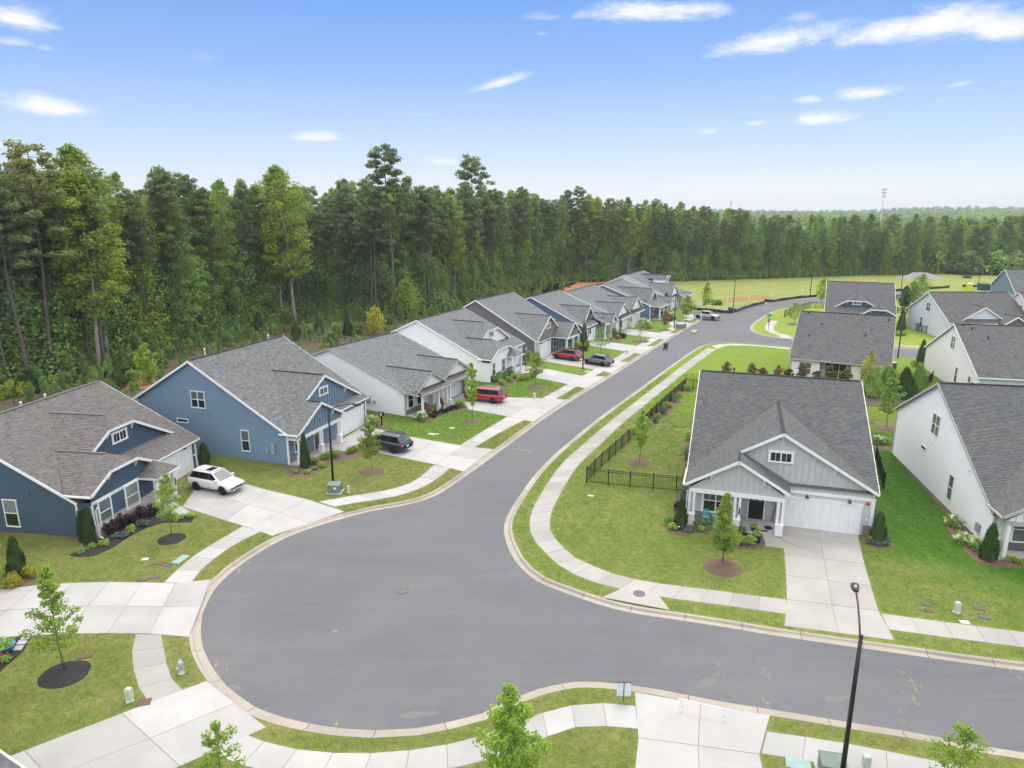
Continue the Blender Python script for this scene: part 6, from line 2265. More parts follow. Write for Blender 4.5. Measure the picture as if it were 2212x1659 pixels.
evergreen((12.34, 117.03), 3.6, 1.2, 'narrow evergreen behind the second street lamp', seed=10, n=900, leaf=.16)
evergreen((20.51, 132.37), 3.6, 1.2, 'thin dark evergreen before the twin garage doors', seed=11, n=800, leaf=.18)
evergreen((34.69, 156.21), 4.2, 1.5, 'dark cone evergreen beside the last white house', seed=12, n=800, leaf=.2)
evergreen((61.08, 101.37), 3.6, 1.4, 'dark cone evergreen at the corner of the cream house', seed=13, n=1400, leaf=.15)
evergreen((73.78, 130.27), 4.0, 1.6, 'dark cone evergreen behind the tall lamp post of the side street', seed=14, n=1000, leaf=.18)
for i, (p, hh, lb) in enumerate((((44.98, 83.72), 3.9, 'nearest the white house'), ((48.26, 86.61), 3.3, 'second in line'), ((48.30, 82.77), 4.0, 'third in line'), ((50.77, 84.12), 4.0, 'last in line'))):
    evergreen(p, hh * .86, 2.1, 'broad dark conifer on mulch behind the grey house, ' + lb, 'leaf_mid' if i != 2 else 'leaf_conifer', 2600, .2, 20 + i, 'conifer_bush')
# front beds, near houses
PUR = 'dark purple shrub in the bed of the navy house, '
for i, (q, lb) in enumerate((((-28.73, 45.78), 'nearest the lawn'), ((-28.57, 46.88), 'second from the lawn end'), ((-28.29, 47.69), 'in the middle'), ((-27.92, 48.36), 'fourth from the lawn end'), ((-27.31, 48.87), 'at the porch column'))):
    shrub(q, 1.25, .95, PUR + lb, 'leaf_purple', 900, .085, 100 + i, 'loropetalum')
shrub((-27.78, 45.17), .9, .45, 'blue-green low shrub left of its twin in the black bed', 'leaf_blue', 300, .10, 110, up=.8)
shrub((-27.62, 46.09), .95, .6, 'pale green spiky shrub in front of the purple row', 'leaf_young', 320, .10, 111, up=.8)
shrub((-27.18, 47.20), .9, .5, 'grey-green low shrub near the porch of the navy house', 'leaf_blue', 300, .10, 112, up=.8)
shrub((-28.68, 43.44), .65, .45, 'small green shrub at the foot of the twin arborvitae', 'leaf_mid', 240, .08, 113)
shrub((-28.22, 44.07), .7, .5, 'small yellow-green shrub alone in the black bed', 'leaf_young', 240, .08, 114)
shrub((-29.35, 43.02), .8, .35, 'dark low shrub at the tip of the black bed', 'leaf_deep', 240, .08, 115)
shrub((-24.79, 48.19), 2.6, .45, 'pale variegated ground cover beside the driveway of the navy house', 'leaf_young', 900, .08, 116, depth=1.2, rz=.5)
for i, (q, lb) in enumerate((((-30.77, 38.71), 'left of the arborvitae'), ((-30.41, 39.66), 'right of the arborvitae'), ((-32.03, 40.09), 'behind the arborvitae'))):
    shrub(q, 1.05, .85, 'round golden yellow bush ' + lb, 'leaf_gold', 800, .075, 120 + i, 'golden_bush')
for i, (q, w_, h_, mt, lb) in enumerate((((-17.95, 59.91), 1.1, .8, 'leaf_young', 'pale green round shrub next to the tall arborvitae'), ((-17.42, 61.13), 1.1, .8, 'leaf_young', 'pale green round shrub behind the lamp post'), ((-16.53, 61.44), .9, .8, 'leaf_mid', 'green shrub right of the lamp post'),
                                          ((-15.41, 62.72), .9, .7, 'leaf_lime', 'yellow-green shrub left of its paler twin by the path'), ((-15.15, 63.54), .8, .6, 'leaf_lime', 'yellow-green shrub at the end of the path'), ((-14.84, 64.21), .8, .6, 'leaf_deep', 'dark shrub in front of the dark blue car'),
                                          ((-17.12, 59.17), .8, .45, 'leaf_young', 'low light shrub at the front of the bed'), ((-19.01, 57.59), .5, .4, 'leaf_mid', 'tiny shrub at the left of the bed'), ((-18.10, 57.46), .5, .4, 'leaf_mid', 'tiny shrub in the middle of the bed'), ((-17.56, 58.30), .5, .35, 'leaf_mid', 'tiny shrub at the right of the bed'))):
    shrub(q, w_, h_, lb + ' of the mid blue house', mt, 480, .09, 130 + i)
shrub((-14.92, 71.33), 1.5, 1.2, 'hydrangea bush with cream flowers by the black post box', 'leaf_mid', 800, .11, 145, 'hydrangea', 'petal_white', 16, fs=.11)
shrub((-10.07, 73.24), 1.35, 1.1, 'white flowering hydrangea at the porch of the awning house', 'leaf_mid', 700, .11, 146, 'hydrangea', 'petal_white', 26, fs=.11)
for i, (q, mt, w_, lb) in enumerate((((-9.60, 75.40), 'leaf_gold', .8, 'golden shrub nearest the hydrangea'), ((-9.31, 76.68), 'leaf_gold', .8, 'golden shrub second from the hydrangea'), ((-9.07, 77.34), 'leaf_gold', .8, 'golden shrub third from the hydrangea'), ((-8.54, 78.51), 'leaf_gold', .9, 'golden shrub nearest the porch column'),
                                      ((-8.99, 74.62), 'leaf_purple', .9, 'plum coloured shrub nearest the lawn corner'), ((-8.58, 75.40), 'leaf_purple', .9, 'plum coloured shrub second in its row'), ((-8.14, 76.36), 'leaf_purple', .9, 'plum coloured shrub in the middle of its row'), ((-7.64, 76.85), 'leaf_purple', .8, 'plum coloured shrub fourth in its row'), ((-7.19, 77.50), 'leaf_purple', .8, 'plum coloured shrub fifth in its row'), ((-6.64, 78.17), 'leaf_purple', .8, 'plum coloured shrub nearest the drive'))):
    shrub(q, w_, .6, lb + ' of the awning house', mt, 380, .09, 150 + i)
shrub((-6.09, 78.93), 1.0, .8, 'palm-like rosette plant at the drive of the awning house', 'leaf_young', 90, .28, 162, 'yucca', up=.3, elong=3.5)
shrub((-8.27, 78.68), .8, 1.5, 'dark bronze upright shrub at the porch column of the awning house', 'leaf_russet', 300, .11, 163)
for i, q in enumerate(((-2.03, 91.13), (-1.20, 92.95), (-0.51, 94.83))):
    shrub(q, 1.7, 1.1 - .1 * i, ('olive green shrub nearest the porch', 'olive green shrub second from the porch', 'olive green shrub third from the porch')[i] + ' of the off-white house', 'leaf_deep', 500, .13, 170 + i)
for i, q in enumerate(((-1.16, 89.58), (-0.32, 91.49), (0.37, 93.32), (1.24, 92.21), (1.94, 92.95), (2.58, 93.92))):
    shrub(q, 1.2, .8, ('round green shrub nearest the porch', 'second round green shrub', 'third round green shrub', 'fourth round green shrub', 'fifth round green shrub', 'round green shrub nearest the drive')[i] + ' along the bed of the off-white house', 'leaf_mid', 360, .12, 180 + i)
shrub((2.67, 102.72), 1.8, 2.2, 'tall green bush at the corner of the taupe house', 'leaf_mid', 600, .16, 190)
shrub((3.99, 103.62), 1.0, .7, 'low lime bush by the taupe garage door', 'leaf_lime', 260, .14, 191)
shrub((10.90, 114.63), 2.6, 1.5, 'bright green bush before the taupe porch', 'leaf_young', 600, .18, 192)
shrub((12.88, 116.16), 1.3, 1.3, 'yellow bush right of the second street lamp', 'leaf_gold', 300, .16, 193)
shrub((11.97, 112.98), 1.8, .8, 'plum bush behind the grey parked car', 'leaf_purple', 320, .15, 194)
shrub((19.44, 126.85), 2.8, 1.6, 'bright green bush before the steel blue porch', 'leaf_mid', 520, .2, 195)
shrub((19.10, 124.06), 1.2, .8, 'yellow bush in the bed of the steel blue house', 'leaf_gold', 240, .16, 196)
shrub((19.85, 125.21), 2.4, 1.0, 'plum bush at the drive of the twin gabled house', 'leaf_purple', 360, .18, 197)
shrub((26.36, 137.62), 2.6, 1.7, 'white flowering bush before the twin gabled house', 'leaf_mid', 480, .2, 198, 'hydrangea', 'petal_white', 22, fs=.22)
shrub((26.66, 135.50), 2.0, .8, 'yellow-green bush beside the white flowering one', 'leaf_gold', 300, .18, 199)
shrub((33.32, 149.22), 3.0, 2.0, 'white flowering bush before the last blue house', 'leaf_mid', 420, .24, 200, 'hydrangea', 'petal_white', 16, fs=.25)
shrub((33.11, 145.15), 3.0, 1.2, 'reddish bush beside the drive of the last blue house', 'leaf_russet', 360, .22, 201)
# along the fence of the grey house
for i, (q, mt, w_) in enumerate((((22.45, 86.37), 'leaf_deep', 1.3), ((19.60, 81.15), 'leaf_blue', 1.5), ((20.74, 83.51), 'leaf_gold', .9), ((17.75, 77.69), 'leaf_deep', 1.3), ((18.49, 78.61), 'leaf_gold', .9), ((16.93, 75.91), 'leaf_blue', 1.4), ((16.09, 74.21), 'leaf_gold', .9), ((15.34, 72.69), 'leaf_blue', 1.1), ((14.60, 71.27), 'leaf_deep', 1.2))):
    shrub(q, w_, w_ * .8, ('dark round shrub at the far fence corner', 'blue-green bush second from the far fence corner', 'golden shrub nearest the far fence corner', 'dark bush in the middle of the fence bed', 'golden shrub in the middle of the fence bed', 'large blue-green bush in the fence bed', 'golden shrub nearest the young tree', 'grey-green shrub near the young tree', 'dark shrub right behind the young tree')[i], mt, 420, .1, 210 + i)
    ring(q, w_ * .75, 'mulch_brown', .06)
for i, (q, w_, h_, mt, lb) in enumerate((((14.01, 53.02), 1.0, 1.2, 'leaf_deep', 'dark bush by the fence end at the grey house'), ((13.59, 51.26), 1.1, 1.4, 'leaf_blue', 'grey-green bush beside the porch corner'), ((12.95, 49.83), 1.0, 1.0, 'leaf_purple', 'purple bush left of the porch corner'), ((11.66, 47.28), .9, .6, 'leaf_deep', 'dark shrub at the left tip of the porch bed'), ((11.75, 46.45), .7, .5, 'leaf_young', 'light low shrub at the left tip of the porch bed'), ((12.59, 46.14), .8, .35, 'leaf_blue', 'blue-grey ground shrub in the porch bed'),
                                          ((13.50, 46.86), 1.1, .7, 'leaf_deep', 'dark bush before the turquoise chair'), ((14.29, 46.55), .9, .6, 'leaf_deep', 'dark bush left of the cone shaped tree'), ((13.61, 46.14), .5, .45, 'leaf_young', 'small bright shrub below the dark bush'), ((16.63, 45.74), 1.0, .8, 'leaf_deep', 'dark bush at the middle porch column'), ((16.32, 44.10), 1.1, .8, 'leaf_mid', 'rounded bush beside the blue pot'), ((16.16, 45.94), .8, .8, 'leaf_deep', 'dark bush behind the cone shaped tree'),
                                          ((27.21, 48.25), 1.2, 1.6, 'leaf_deep', 'tall bush at the right wall of the grey house'), ((25.19, 44.76), .5, .4, 'leaf_mid', 'tiny green shrub left of the arborvitae'), ((25.12, 44.10), .7, .4, 'leaf_blue', 'silver shrub left in the garage bed'), ((25.85, 43.92), .7, .4, 'leaf_blue', 'silver shrub right in the garage bed'), ((26.22, 44.76), .6, .4, 'leaf_blue', 'silver shrub behind the others in the garage bed'), ((16.34, 61.32), 1.0, 1.3, 'leaf_deep', 'dark bush against the left wall of the grey house'), ((17.90, 66.82), 1.0, 1.3, 'leaf_mid', 'green bush further back along the grey wall'))):
    shrub(q, w_, h_, lb, mt, 460, .085, 230 + i)
shrub((36.28, 65.45), 1.3, .9, 'hydrangea with white heads behind the white house corner', 'leaf_mid', 460, .11, 260, 'hydrangea', 'petal_white', 14, fs=.12)
shrub((37.09, 65.45), 1.0, .9, 'green bush beside the hydrangea at the back corner', 'leaf_mid', 360, .11, 261)
for i, (q, w_, lb) in enumerate((((32.55, 46.96), 1.5, 'at the meter box'), ((31.43, 44.38), 1.2, 'in the middle of the bed'), ((31.83, 43.63), 1.4, 'nearest the arborvitae'))):
    shrub(q, w_, .8, 'rose bush with cream blooms along the long white wall, ' + lb, 'leaf_mid', 380, .1, 265 + i, 'rose_bush', 'petal_white', 16, fs=.11)
for i, (q, mt, lb) in enumerate((((32.60, 41.87), 'leaf_mid', 'green clump left'), ((33.10, 41.70), 'leaf_lime', 'yellow flowered clump'), ((33.40, 41.36), 'leaf_mid', 'green clump right'))):
    shrub(q, .8, .4, lb + ' in the bed below the rocking chair', mt, 240, .08, 270 + i, flowers='petal_yellow' if i == 1 else None, nf=4 if i == 1 else 0, fs=.08)
for i, q in enumerate(((60.00, 101.07), (60.15, 100.19))):
    shrub(q, 1.3, .9, ('lime bush left of its twin', 'lime bush next to the dark cone')[i] + ' at the cream house', 'leaf_lime', 360, .14, 275 + i)
shrub((49.92, 170.65), 4.0, 1.4, 'broad green bush in the rough field', 'leaf_mid', 500, .35, 278)
shrub((156.58, 240.44), 3, 1, 'dark weeds on the far field', 'leaf_deep', 400, .5, 279)
shrub((72.24, 127.43), 3.0, .9, 'straw coloured ornamental grass below the side street lamp', 'leaf_young', 400, .25, 280)
# hillside planting between row and forest
kinds = (('leaf_conifer', 'young evergreen'), ('leaf_mid', 'leafy bush'), ('leaf_deep', 'dark bush'), ('leaf_lime', 'lime bush'))
cand = [(-51.35, 88.00), (-51.88, 92.08), (-52.16, 98.31), (-52.68, 101.41), (-54.98, 99.83), (-59.65, 93.98), (-59.12, 89.99), (-59.09, 87.03), (-60.82, 85.15), (-61.92, 83.35), (-57.88, 94.81), (-38.60, 122.43), (-38.30, 128.67), (-35.73, 127.17), (-32.04, 121.07), (-32.66, 128.67), (-30.41, 127.17), (-28.75, 128.67), (-44.82, 128.67), (-48.70, 132.28), (-52.88, 133.89), (-55.84, 132.28), (-22.30, 146.95), (-20.72, 153.73), (-19.16, 162.71), (-24.71, 140.72), (6.77, 188.19), (11.01, 196.95), (14.61, 201.63)]
for i, q in enumerate(cand):
    k = kinds[(0, 1, 0, 2, 1, 0, 2, 1, 0, 3, 1)[i % 11]]
    if k[1] == 'young evergreen':
        evergreen(q, rng.uniform(2.4, 3.6), rng.uniform(1.6, 2.2), 'young evergreen planted on the bank between houses and forest', k[0], 700, .2, 300 + i, 'evergreen_shrub', group='bank planting')
    else:
        shrub(q, rng.uniform(2.2, 3.4), rng.uniform(1.8, 2.8), k[1] + ' planted on the bank between houses and forest', k[0], 700, .22, 300 + i, 'bank_shrub', group='bank planting')
young_tree('young_tree', (-25.54, 128.67), 5.0, oval(1.5), 'leaf_gold', 'bright yellow young tree on the bank behind the awning house', .05, .24, 1200, 340, .1, nlimb=18, size=.7)
young_tree('young_tree', (-48.74, 90.51), 5.2, oval(1.3), 'leaf_lime', 'yellow-green young tree on the bank between the two blue houses', .05, .22, 1300, 341, .12, nlimb=18, size=.6)
young_tree('young_tree', (-22.30, 146.95), 8.5, oval(2.3), 'leaf_lime', 'pale green round tree before the dark trunks of the forest', .08, .3, 1800, 342, .12, nlimb=22, size=.95)

# ---------------------------------------------------------------- vehicles
def paint(name, col, metal=0.0):
    plain(name, col, .28, .5, .03, 1.0, metal, coat=.7)


paint('paint_white', (.74, .74, .73)); paint('paint_navy', (.022, .036, .055), .3); paint('paint_red', (.36, .012, .025), .1)
paint('paint_grey', (.13, .14, .165), .4); paint('paint_silver', (.50, .51, .52), .4); paint('paint_crimson', (.34, .012, .03), .1)
plain('tyre', (.014, .014, .015), .85, .2); plain('rim_alloy', (.48, .49, .50), .35, .5, .1, metal=.6); plain('rim_dark', (.05, .05, .055), .4, .5, .1, metal=.4)
plain('cladding', (.028, .028, .030), .7, .3); plain('lamp_red', (.40, .012, .012), .25, .6); plain('lamp_clear', (.62, .63, .62), .15, .7); plain('lamp_amber', (.70, .30, .06), .25, .6)
plain('chrome', (.60, .60, .60), .2, .6, .03, metal=.8)
glass('car_glass', (.012, .014, .016), .06, .55)
glass('screen_glass', (.10, .12, .12), .12, .25)
plain('plate', (.70, .70, .68), .5, .3)


def loft(secs):
    """secs: list of (x, [(y, z)...half profile bottom to top]) mirrored; returns MB"""
    mb = MB()
    m_ = len(secs[0][1])
    for x, pr in secs:
        mb.v += [(x, y, z) for y, z in pr] + [(x, -y, z) for y, z in reversed(pr)]
    k = 2 * m_
    for i in range(len(secs) - 1):
        for j in range(k):
            j2 = (j + 1) % k
            mb.f.append((i * k + j, (i + 1) * k + j, (i + 1) * k + j2, i * k + j2))
    mb.f.append(tuple(range(k)))
    mb.f.append(tuple((len(secs) - 1) * k + j for j in range(k - 1, -1, -1)))
    mb.t = [0] * len(mb.f)
    mb.mi = [0] * len(mb.f)
    return mb


def vehicle(name, label, near_rear, near_front, pm, L=4.7, W=1.86, H=1.74, belt=1.04, hood=.98, nose=.80, cowl=1.12, rf=.22, rr=-1.78, rb=-2.28, wb=2.75, wr=.36, rim='rim_alloy', rails='cladding', clad=False, sunroof=False, bars=False, screen='screen_glass', cat='car', pickup=False, right=None, roof_dark=False):
    """near_rear, near_front: where the two wheels on the camera's side touch the ground"""
    a, b_ = Vector(near_rear), Vector(near_front)
    d = (b_ - a).normalized()
    mid = (a + b_) / 2
    n = Vector((-d.y, d.x))
    if n.dot(mid) < 0:
        n = -n
    c = mid + n * (W / 2 - .12)
    e = empty(name, (c.x, c.y, .014), math.atan2(d.y, d.x), label, cat)
    w = W / 2
    ax0, ax1 = -wb / 2, wb / 2
    xr, xf = ax0 - (L - wb) * .54, ax1 + (L - wb) * .46
    # lower body
    def pr(x, zt, k, zb=.30):
        return [(w * .80 * k, zb), (w * .95 * k, zb + .06), (w * 1.0 * k, zb + .28), (w * 1.0 * k, zt - .26), (w * .975 * k, zt - .08), (w * .90 * k, zt), (w * .45 * k, zt + .015)]
    secs = [(xr, pr(xr, belt - .30, .86, .42)), (xr + .10, pr(xr, belt - .10, .95, .34)), (xr + .35, pr(0, belt, 1.0)), (ax0, pr(0, belt, 1.0)), (-.2, pr(0, belt, 1.0)), (cowl - .3, pr(0, belt - .01, 1.0)), (cowl + .05, pr(0, hood + .01, .995)),
            (ax1, pr(0, hood - .03, .99)), (xf - .35, pr(0, nose + .06, .95)), (xf - .12, pr(0, nose, .88, .34)), (xf, pr(0, nose - .14, .74, .42))]
    body = loft(secs)
    bo = body.build('body', pm, e, True)
    # cabin
    yb, yt = w * .90, w * .735
    def cab(x0, x1, xt0, xt1, zt):
        return [(x0, yb, belt - .01), (x1, yb, belt - .03), (xt1, yt, zt - .05), (xt0, yt, zt - .05)]
    x0, x1, t0, t1 = rb, cowl, rr, rf
    if pickup:
        x0, t0 = rb, rr
    Z = H - .05
    cb = MB()
    S = lambda s_: [(x0, s_ * yb, belt - .02), (x1, s_ * yb, belt - .04), (t1, s_ * yt, Z - .04), (t0, s_ * yt, Z - .04)]
    l_, r_ = S(1), S(-1)
    cb.add(l_ + r_, ((0, 1, 2, 3), (7, 6, 5, 4), (1, 5, 6, 2), (0, 3, 7, 4)))
    co = cb.build('cabin', pm, e)
    bv = co.modifiers.new('round', 'BEVEL')
    bv.width = .07
    bv.segments = 3
    bv.limit_method = 'ANGLE'
    rfb = MB()
    g = 5
    vs = []
    for i in range(g + 1):
        for j in range(g + 1):
            fx, fy = i / g, j / g * 2 - 1
            x = t0 - .04 + (t1 - t0 + .08) * fx
            vs.append((x, fy * (yt + .01), Z - .045 + .075 * (1 - fy * fy) ** .5 * (.55 + .45 * math.sin(PI * (.15 + .7 * fx)))))
    rfb.add(vs, [(i * (g + 1) + j, (i + 1) * (g + 1) + j, (i + 1) * (g + 1) + j + 1, i * (g + 1) + j + 1) for i in range(g) for j in range(g)])
    rfb.build('roof', 'car_glass' if roof_dark else pm, e, True)

    def quad_on(p, m0, name_, mat, off=.006):
        """panel inside a quad, margins m0 = (left, right, bottom, top) as fractions"""
        A, B_, C_, D_ = [Vector(q) for q in p]
        f = lambda u, v: A.lerp(B_, u).lerp(D_.lerp(C_, u), v)
        n_ = (B_ - A).cross(D_ - A).normalized()
        ctr = Vector((0, 0, belt))
        if n_.dot((A + C_) / 2 - ctr) < 0:
            n_ = -n_
        q = [f(m0[0], m0[2]), f(1 - m0[1], m0[2]), f(1 - m0[1], 1 - m0[3]), f(m0[0], 1 - m0[3])]
        mb = MB()
        mb.add([v + n_ * off for v in q] + [v - n_ * .01 for v in q], ((0, 1, 2, 3), (0, 4, 5, 1), (1, 5, 6, 2), (2, 6, 7, 3), (3, 7, 4, 0)))
        return mb.build(name_, mat, e)

    for s_, P in ((1, l_), (-1, r_)):
        A, B_, C_, D_ = [Vector(q) for q in P]
        cuts = (.06, .36, .66, .90) if not pickup else (.05, .50, .93)
        sq = []
        for (u, v) in ((.045, .13), (.93, .13), (.93, .93), (.045, .93)):
            xlo, xhi = A.x + (D_.x - A.x) * v, B_.x + (C_.x - B_.x) * v
            xx = min(max(A.x + (B_.x - A.x) * u, xlo + .06), xhi - .07)
            sq.append((xx, A.y + (D_.y - A.y) * v + s_ * .004, A.z + (D_.z - A.z) * v))
        mb = MB()
        mb.add(sq, ((0, 1, 2, 3),) if s_ < 0 else ((3, 2, 1, 0),))
        mb.build('window_surround', 'cladding', e)
        for k in range(len(cuts) - 1):
            u0, u1 = cuts[k] + .012, cuts[k + 1] - .012
            lo = lambda u: A.lerp(B_, u)
            # keep verticals upright: clip panes between the sloping pillars
            zz0, zz1 = .16, .90
            q = []
            for (u, v) in ((u0, zz0), (u1, zz0), (u1, zz1), (u0, zz1)):
                xlo = A.x + (D_.x - A.x) * v
                xhi = B_.x + (C_.x - B_.x) * v
                xx = A.x + (B_.x - A.x) * u
                xx = min(max(xx, xlo + .09), xhi - .10)
                yy = A.y + (D_.y - A.y) * v
                zq = A.z + (D_.z - A.z) * v
                q.append((xx, yy + s_ * .008, zq))
            mb = MB()
            mb.add(q, ((0, 1, 2, 3),) if s_ < 0 else ((3, 2, 1, 0),))
            mb.build('side_window', 'car_glass', e)
    quad_on((l_[1], r_[1], r_[2], l_[2]), (.07, .07, .08, .06), 'windscreen', screen)
    quad_on((l_[0], r_[0], r_[3], l_[3]), (.09, .09, .14, .08), 'rear_window', 'car_glass' if screen == 'screen_glass' and pickup else 'screen_glass')
    # wheels
    for (x, s_) in ((ax0, 1), (ax0, -1), (ax1, 1), (ax1, -1)):
        ab = MB()
        vs = [(x, s_ * (w + .004), wr)]
        m_ = 14
        for k in range(m_ + 1):
            t = PI * (-.08 + 1.16 * k / m_)
            vs.append((x + math.cos(t) * (wr + .085), s_ * (w + .004), wr + math.sin(t) * (wr + .085)))
        ab.add(vs, [((0, k + 1, k + 2) if s_ < 0 else (0, k + 2, k + 1)) for k in range(m_)])
        ab.build('wheel_arch', 'cladding', e)
        we = empty('wheel', (x, s_ * (w - .09), wr))
        we.parent = e
        tb = MB()
        tb.lathe([(wr * .62, -.11), (wr * .93, -.11), (wr, -.07), (wr, .07), (wr * .93, .11), (wr * .62, .11)], 20, axis='y')
        tb.build('tyre', 'tyre', we, True)
        rb_ = MB()
        sg = s_
        rb_.lathe([(wr * .64, .07 * sg), (wr * .64, .113 * sg), (wr * .55, .09 * sg), (.06, .105 * sg)] if sg > 0 else [(.06, .105 * sg), (wr * .55, .09 * sg), (wr * .64, .113 * sg), (wr * .64, .07 * sg)], 20, axis='y')
        rb_.build('rim', rim, we)
        for k in range(5):
            t = 2 * PI * k / 5 + .3
            sb = MB()
            cx, cz = math.cos(t) * wr * .36, math.sin(t) * wr * .36
            sb.lathe([(.055, .095 * sg), (.055, .108 * sg)] if sg > 0 else [(.055, .108 * sg), (.055, .095 * sg)], 6, (cx, 0, cz), 'y')
            sb.build('rim_opening', 'tyre', we)
    # trim
    def bx(nm, mt, *q):
        mb = MB()
        mb.box(*q)
        return mb.build(nm, mt, e)
    for s_ in (1, -1):
        if clad:
            bx('sill', 'cladding', ax0 + wr + .1, ax1 - wr - .1, min(s_ * (w - .05), s_ * (w + .012)), max(s_ * (w - .05), s_ * (w + .012)), .28, .45)
        bx('headlight', 'lamp_clear', xf - .20, xf - .045, min(s_ * w * .52, s_ * w * .84), max(s_ * w * .52, s_ * w * .84), nose - .17, nose - .04)
        bx('tail_light', 'lamp_red', xr + .005, xr + .16, min(s_ * w * .74, s_ * w * .955), max(s_ * w * .74, s_ * w * .955), belt - .36, belt - .12)
        mb = MB()
        mb.box(cowl - .42, cowl - .22, min(s_ * (yb + .01), s_ * (yb + .22)), max(s_ * (yb + .01), s_ * (yb + .22)), belt + .03, belt + .18)
        mb.build('mirror', pm, e)
        bx('door_handle', pm, -.55, -.38, min(s_ * w * .97, s_ * (w + .02)), max(s_ * w * .97, s_ * (w + .02)), belt - .20, belt - .16)
        bx('door_gap', 'cladding', -.03, -.018, min(s_ * w * .99, s_ * (w + .003)), max(s_ * w * .99, s_ * (w + .003)), .40, belt - .1)
        if rails:
            mb = MB()
            mb.tube([(t0 + .12, s_ * yt * .90, Z), (t0 + .22, s_ * yt * .90, Z + .07), (t1 - .25, s_ * yt * .90, Z + .07), (t1 - .12, s_ * yt * .90, Z)], .022, 5)
            mb.build('roof_rail', rails, e)
    if sunroof:
        bx('sunroof', 'car_glass', t1 - .95, t1 - .30, -.38, .38, Z + .015, Z + .034)
    if bars:
        for x in (t0 + .7, t0 + 1.35):
            mb = MB()
            mb.tube([(x, -yt * .9, Z + .08), (x, yt * .9, Z + .08)], .03, 5)
            mb.build('cross_bar', 'chrome', e)
    bx('grille', 'cladding', xf - .06, xf + .006, -w * .42, w * .42, nose - .20, nose - .09)
    bx('bumper', 'cladding' if clad else pm, xf - .10, xf + .025, -w * .72, w * .72, .40, .50)
    bx('air_intake', 'cladding', xf - .05, xf + .028, -w * .5, w * .5, .42, .47)
    bx('bumper', 'cladding' if clad else pm, xr - .03, xr + .10, -w * .80, w * .80, .42, .56)
    bx('number_plate', 'plate', xr - .012 if not pickup else xr - .035, xr + .02, -.16, .16, belt - .42, belt - .28)
    for s_ in (1, -1):
        bx('fog_light', 'cladding', xf - .10, xf - .0, min(s_ * w * .60, s_ * w * .74), max(s_ * w * .60, s_ * w * .74), .43, .53)
    if pickup:
        # open bed behind the cab
        bx('bed_floor', 'cladding', xr + .12, rb - .06, -w * .78, w * .78, belt - .02, belt + .022)
        for s_ in (1, -1):
            bx('bed_side', pm, xr + .06, rb - .04, min(s_ * w * .80, s_ * w * .97), max(s_ * w * .80, s_ * w * .97), belt - .02, belt + .08)
        bx('tailgate', pm, xr + .02, xr + .10, -w * .9, w * .9, belt - .1, belt + .08)
    return e


vehicle('suv', 'white car with roof rails and a dark sunroof on the navy house drive', (-26.19, 53.80), (-23.43, 52.68), 'paint_white', 4.75, 1.87, 1.75, sunroof=True)
dv = Vector((-.885, .466))
p0 = Vector((-11.38, 62.76))
vehicle('suv', 'dark blue-grey car on the drive of the mid blue house', p0, p0 + dv * 2.85, 'paint_navy', 4.95, 1.98, 1.72, wb=2.85, cowl=1.2, rr=-1.92, rb=-2.42, wr=.39)
p0 = Vector((-2.31, 80.33))
p1 = p0 + Vector((-.93, .37)).normalized() * 3.0
vehicle('minivan', 'red minivan with roof bars parked by the open garage', p0, p1, 'paint_red', 5.1, 1.98, 1.76, wb=3.03, cowl=1.75, rf=.62, rr=-2.12, rb=-2.5, hood=.98, nose=.78, rails='chrome', bars=True, wr=.35, cat='minivan')
vehicle('suv', 'red car with a dark roof and black wheels on the taupe house drive', (9.30, 104.54), (6.86, 106.33), 'paint_crimson', 4.75, 1.9, 1.76, wb=2.8, rim='rim_dark', clad=True, roof_dark=True)
vehicle('suv', 'blue-grey car with black wheels at the kerb end of a drive', (13.51, 100.70), (11.28, 102.63), 'paint_grey', 4.6, 1.87, 1.66, wb=2.75, rim='rim_dark', clad=True, rr=-1.5, rb=-2.22, belt=1.02, rails=None)
vehicle('pickup', 'silver pickup truck with black wheels at the end of the row', (39.87, 148.20), (42.57, 145.76), 'paint_silver', 5.5, 1.92, 1.80, wb=3.4, belt=1.10, hood=1.10, nose=.98, cowl=1.35, rf=.75, rr=-.95, rb=-1.1, rails=None, rim='rim_dark', wr=.41, clad=True, pickup=True, screen='screen_glass', cat='pickup')

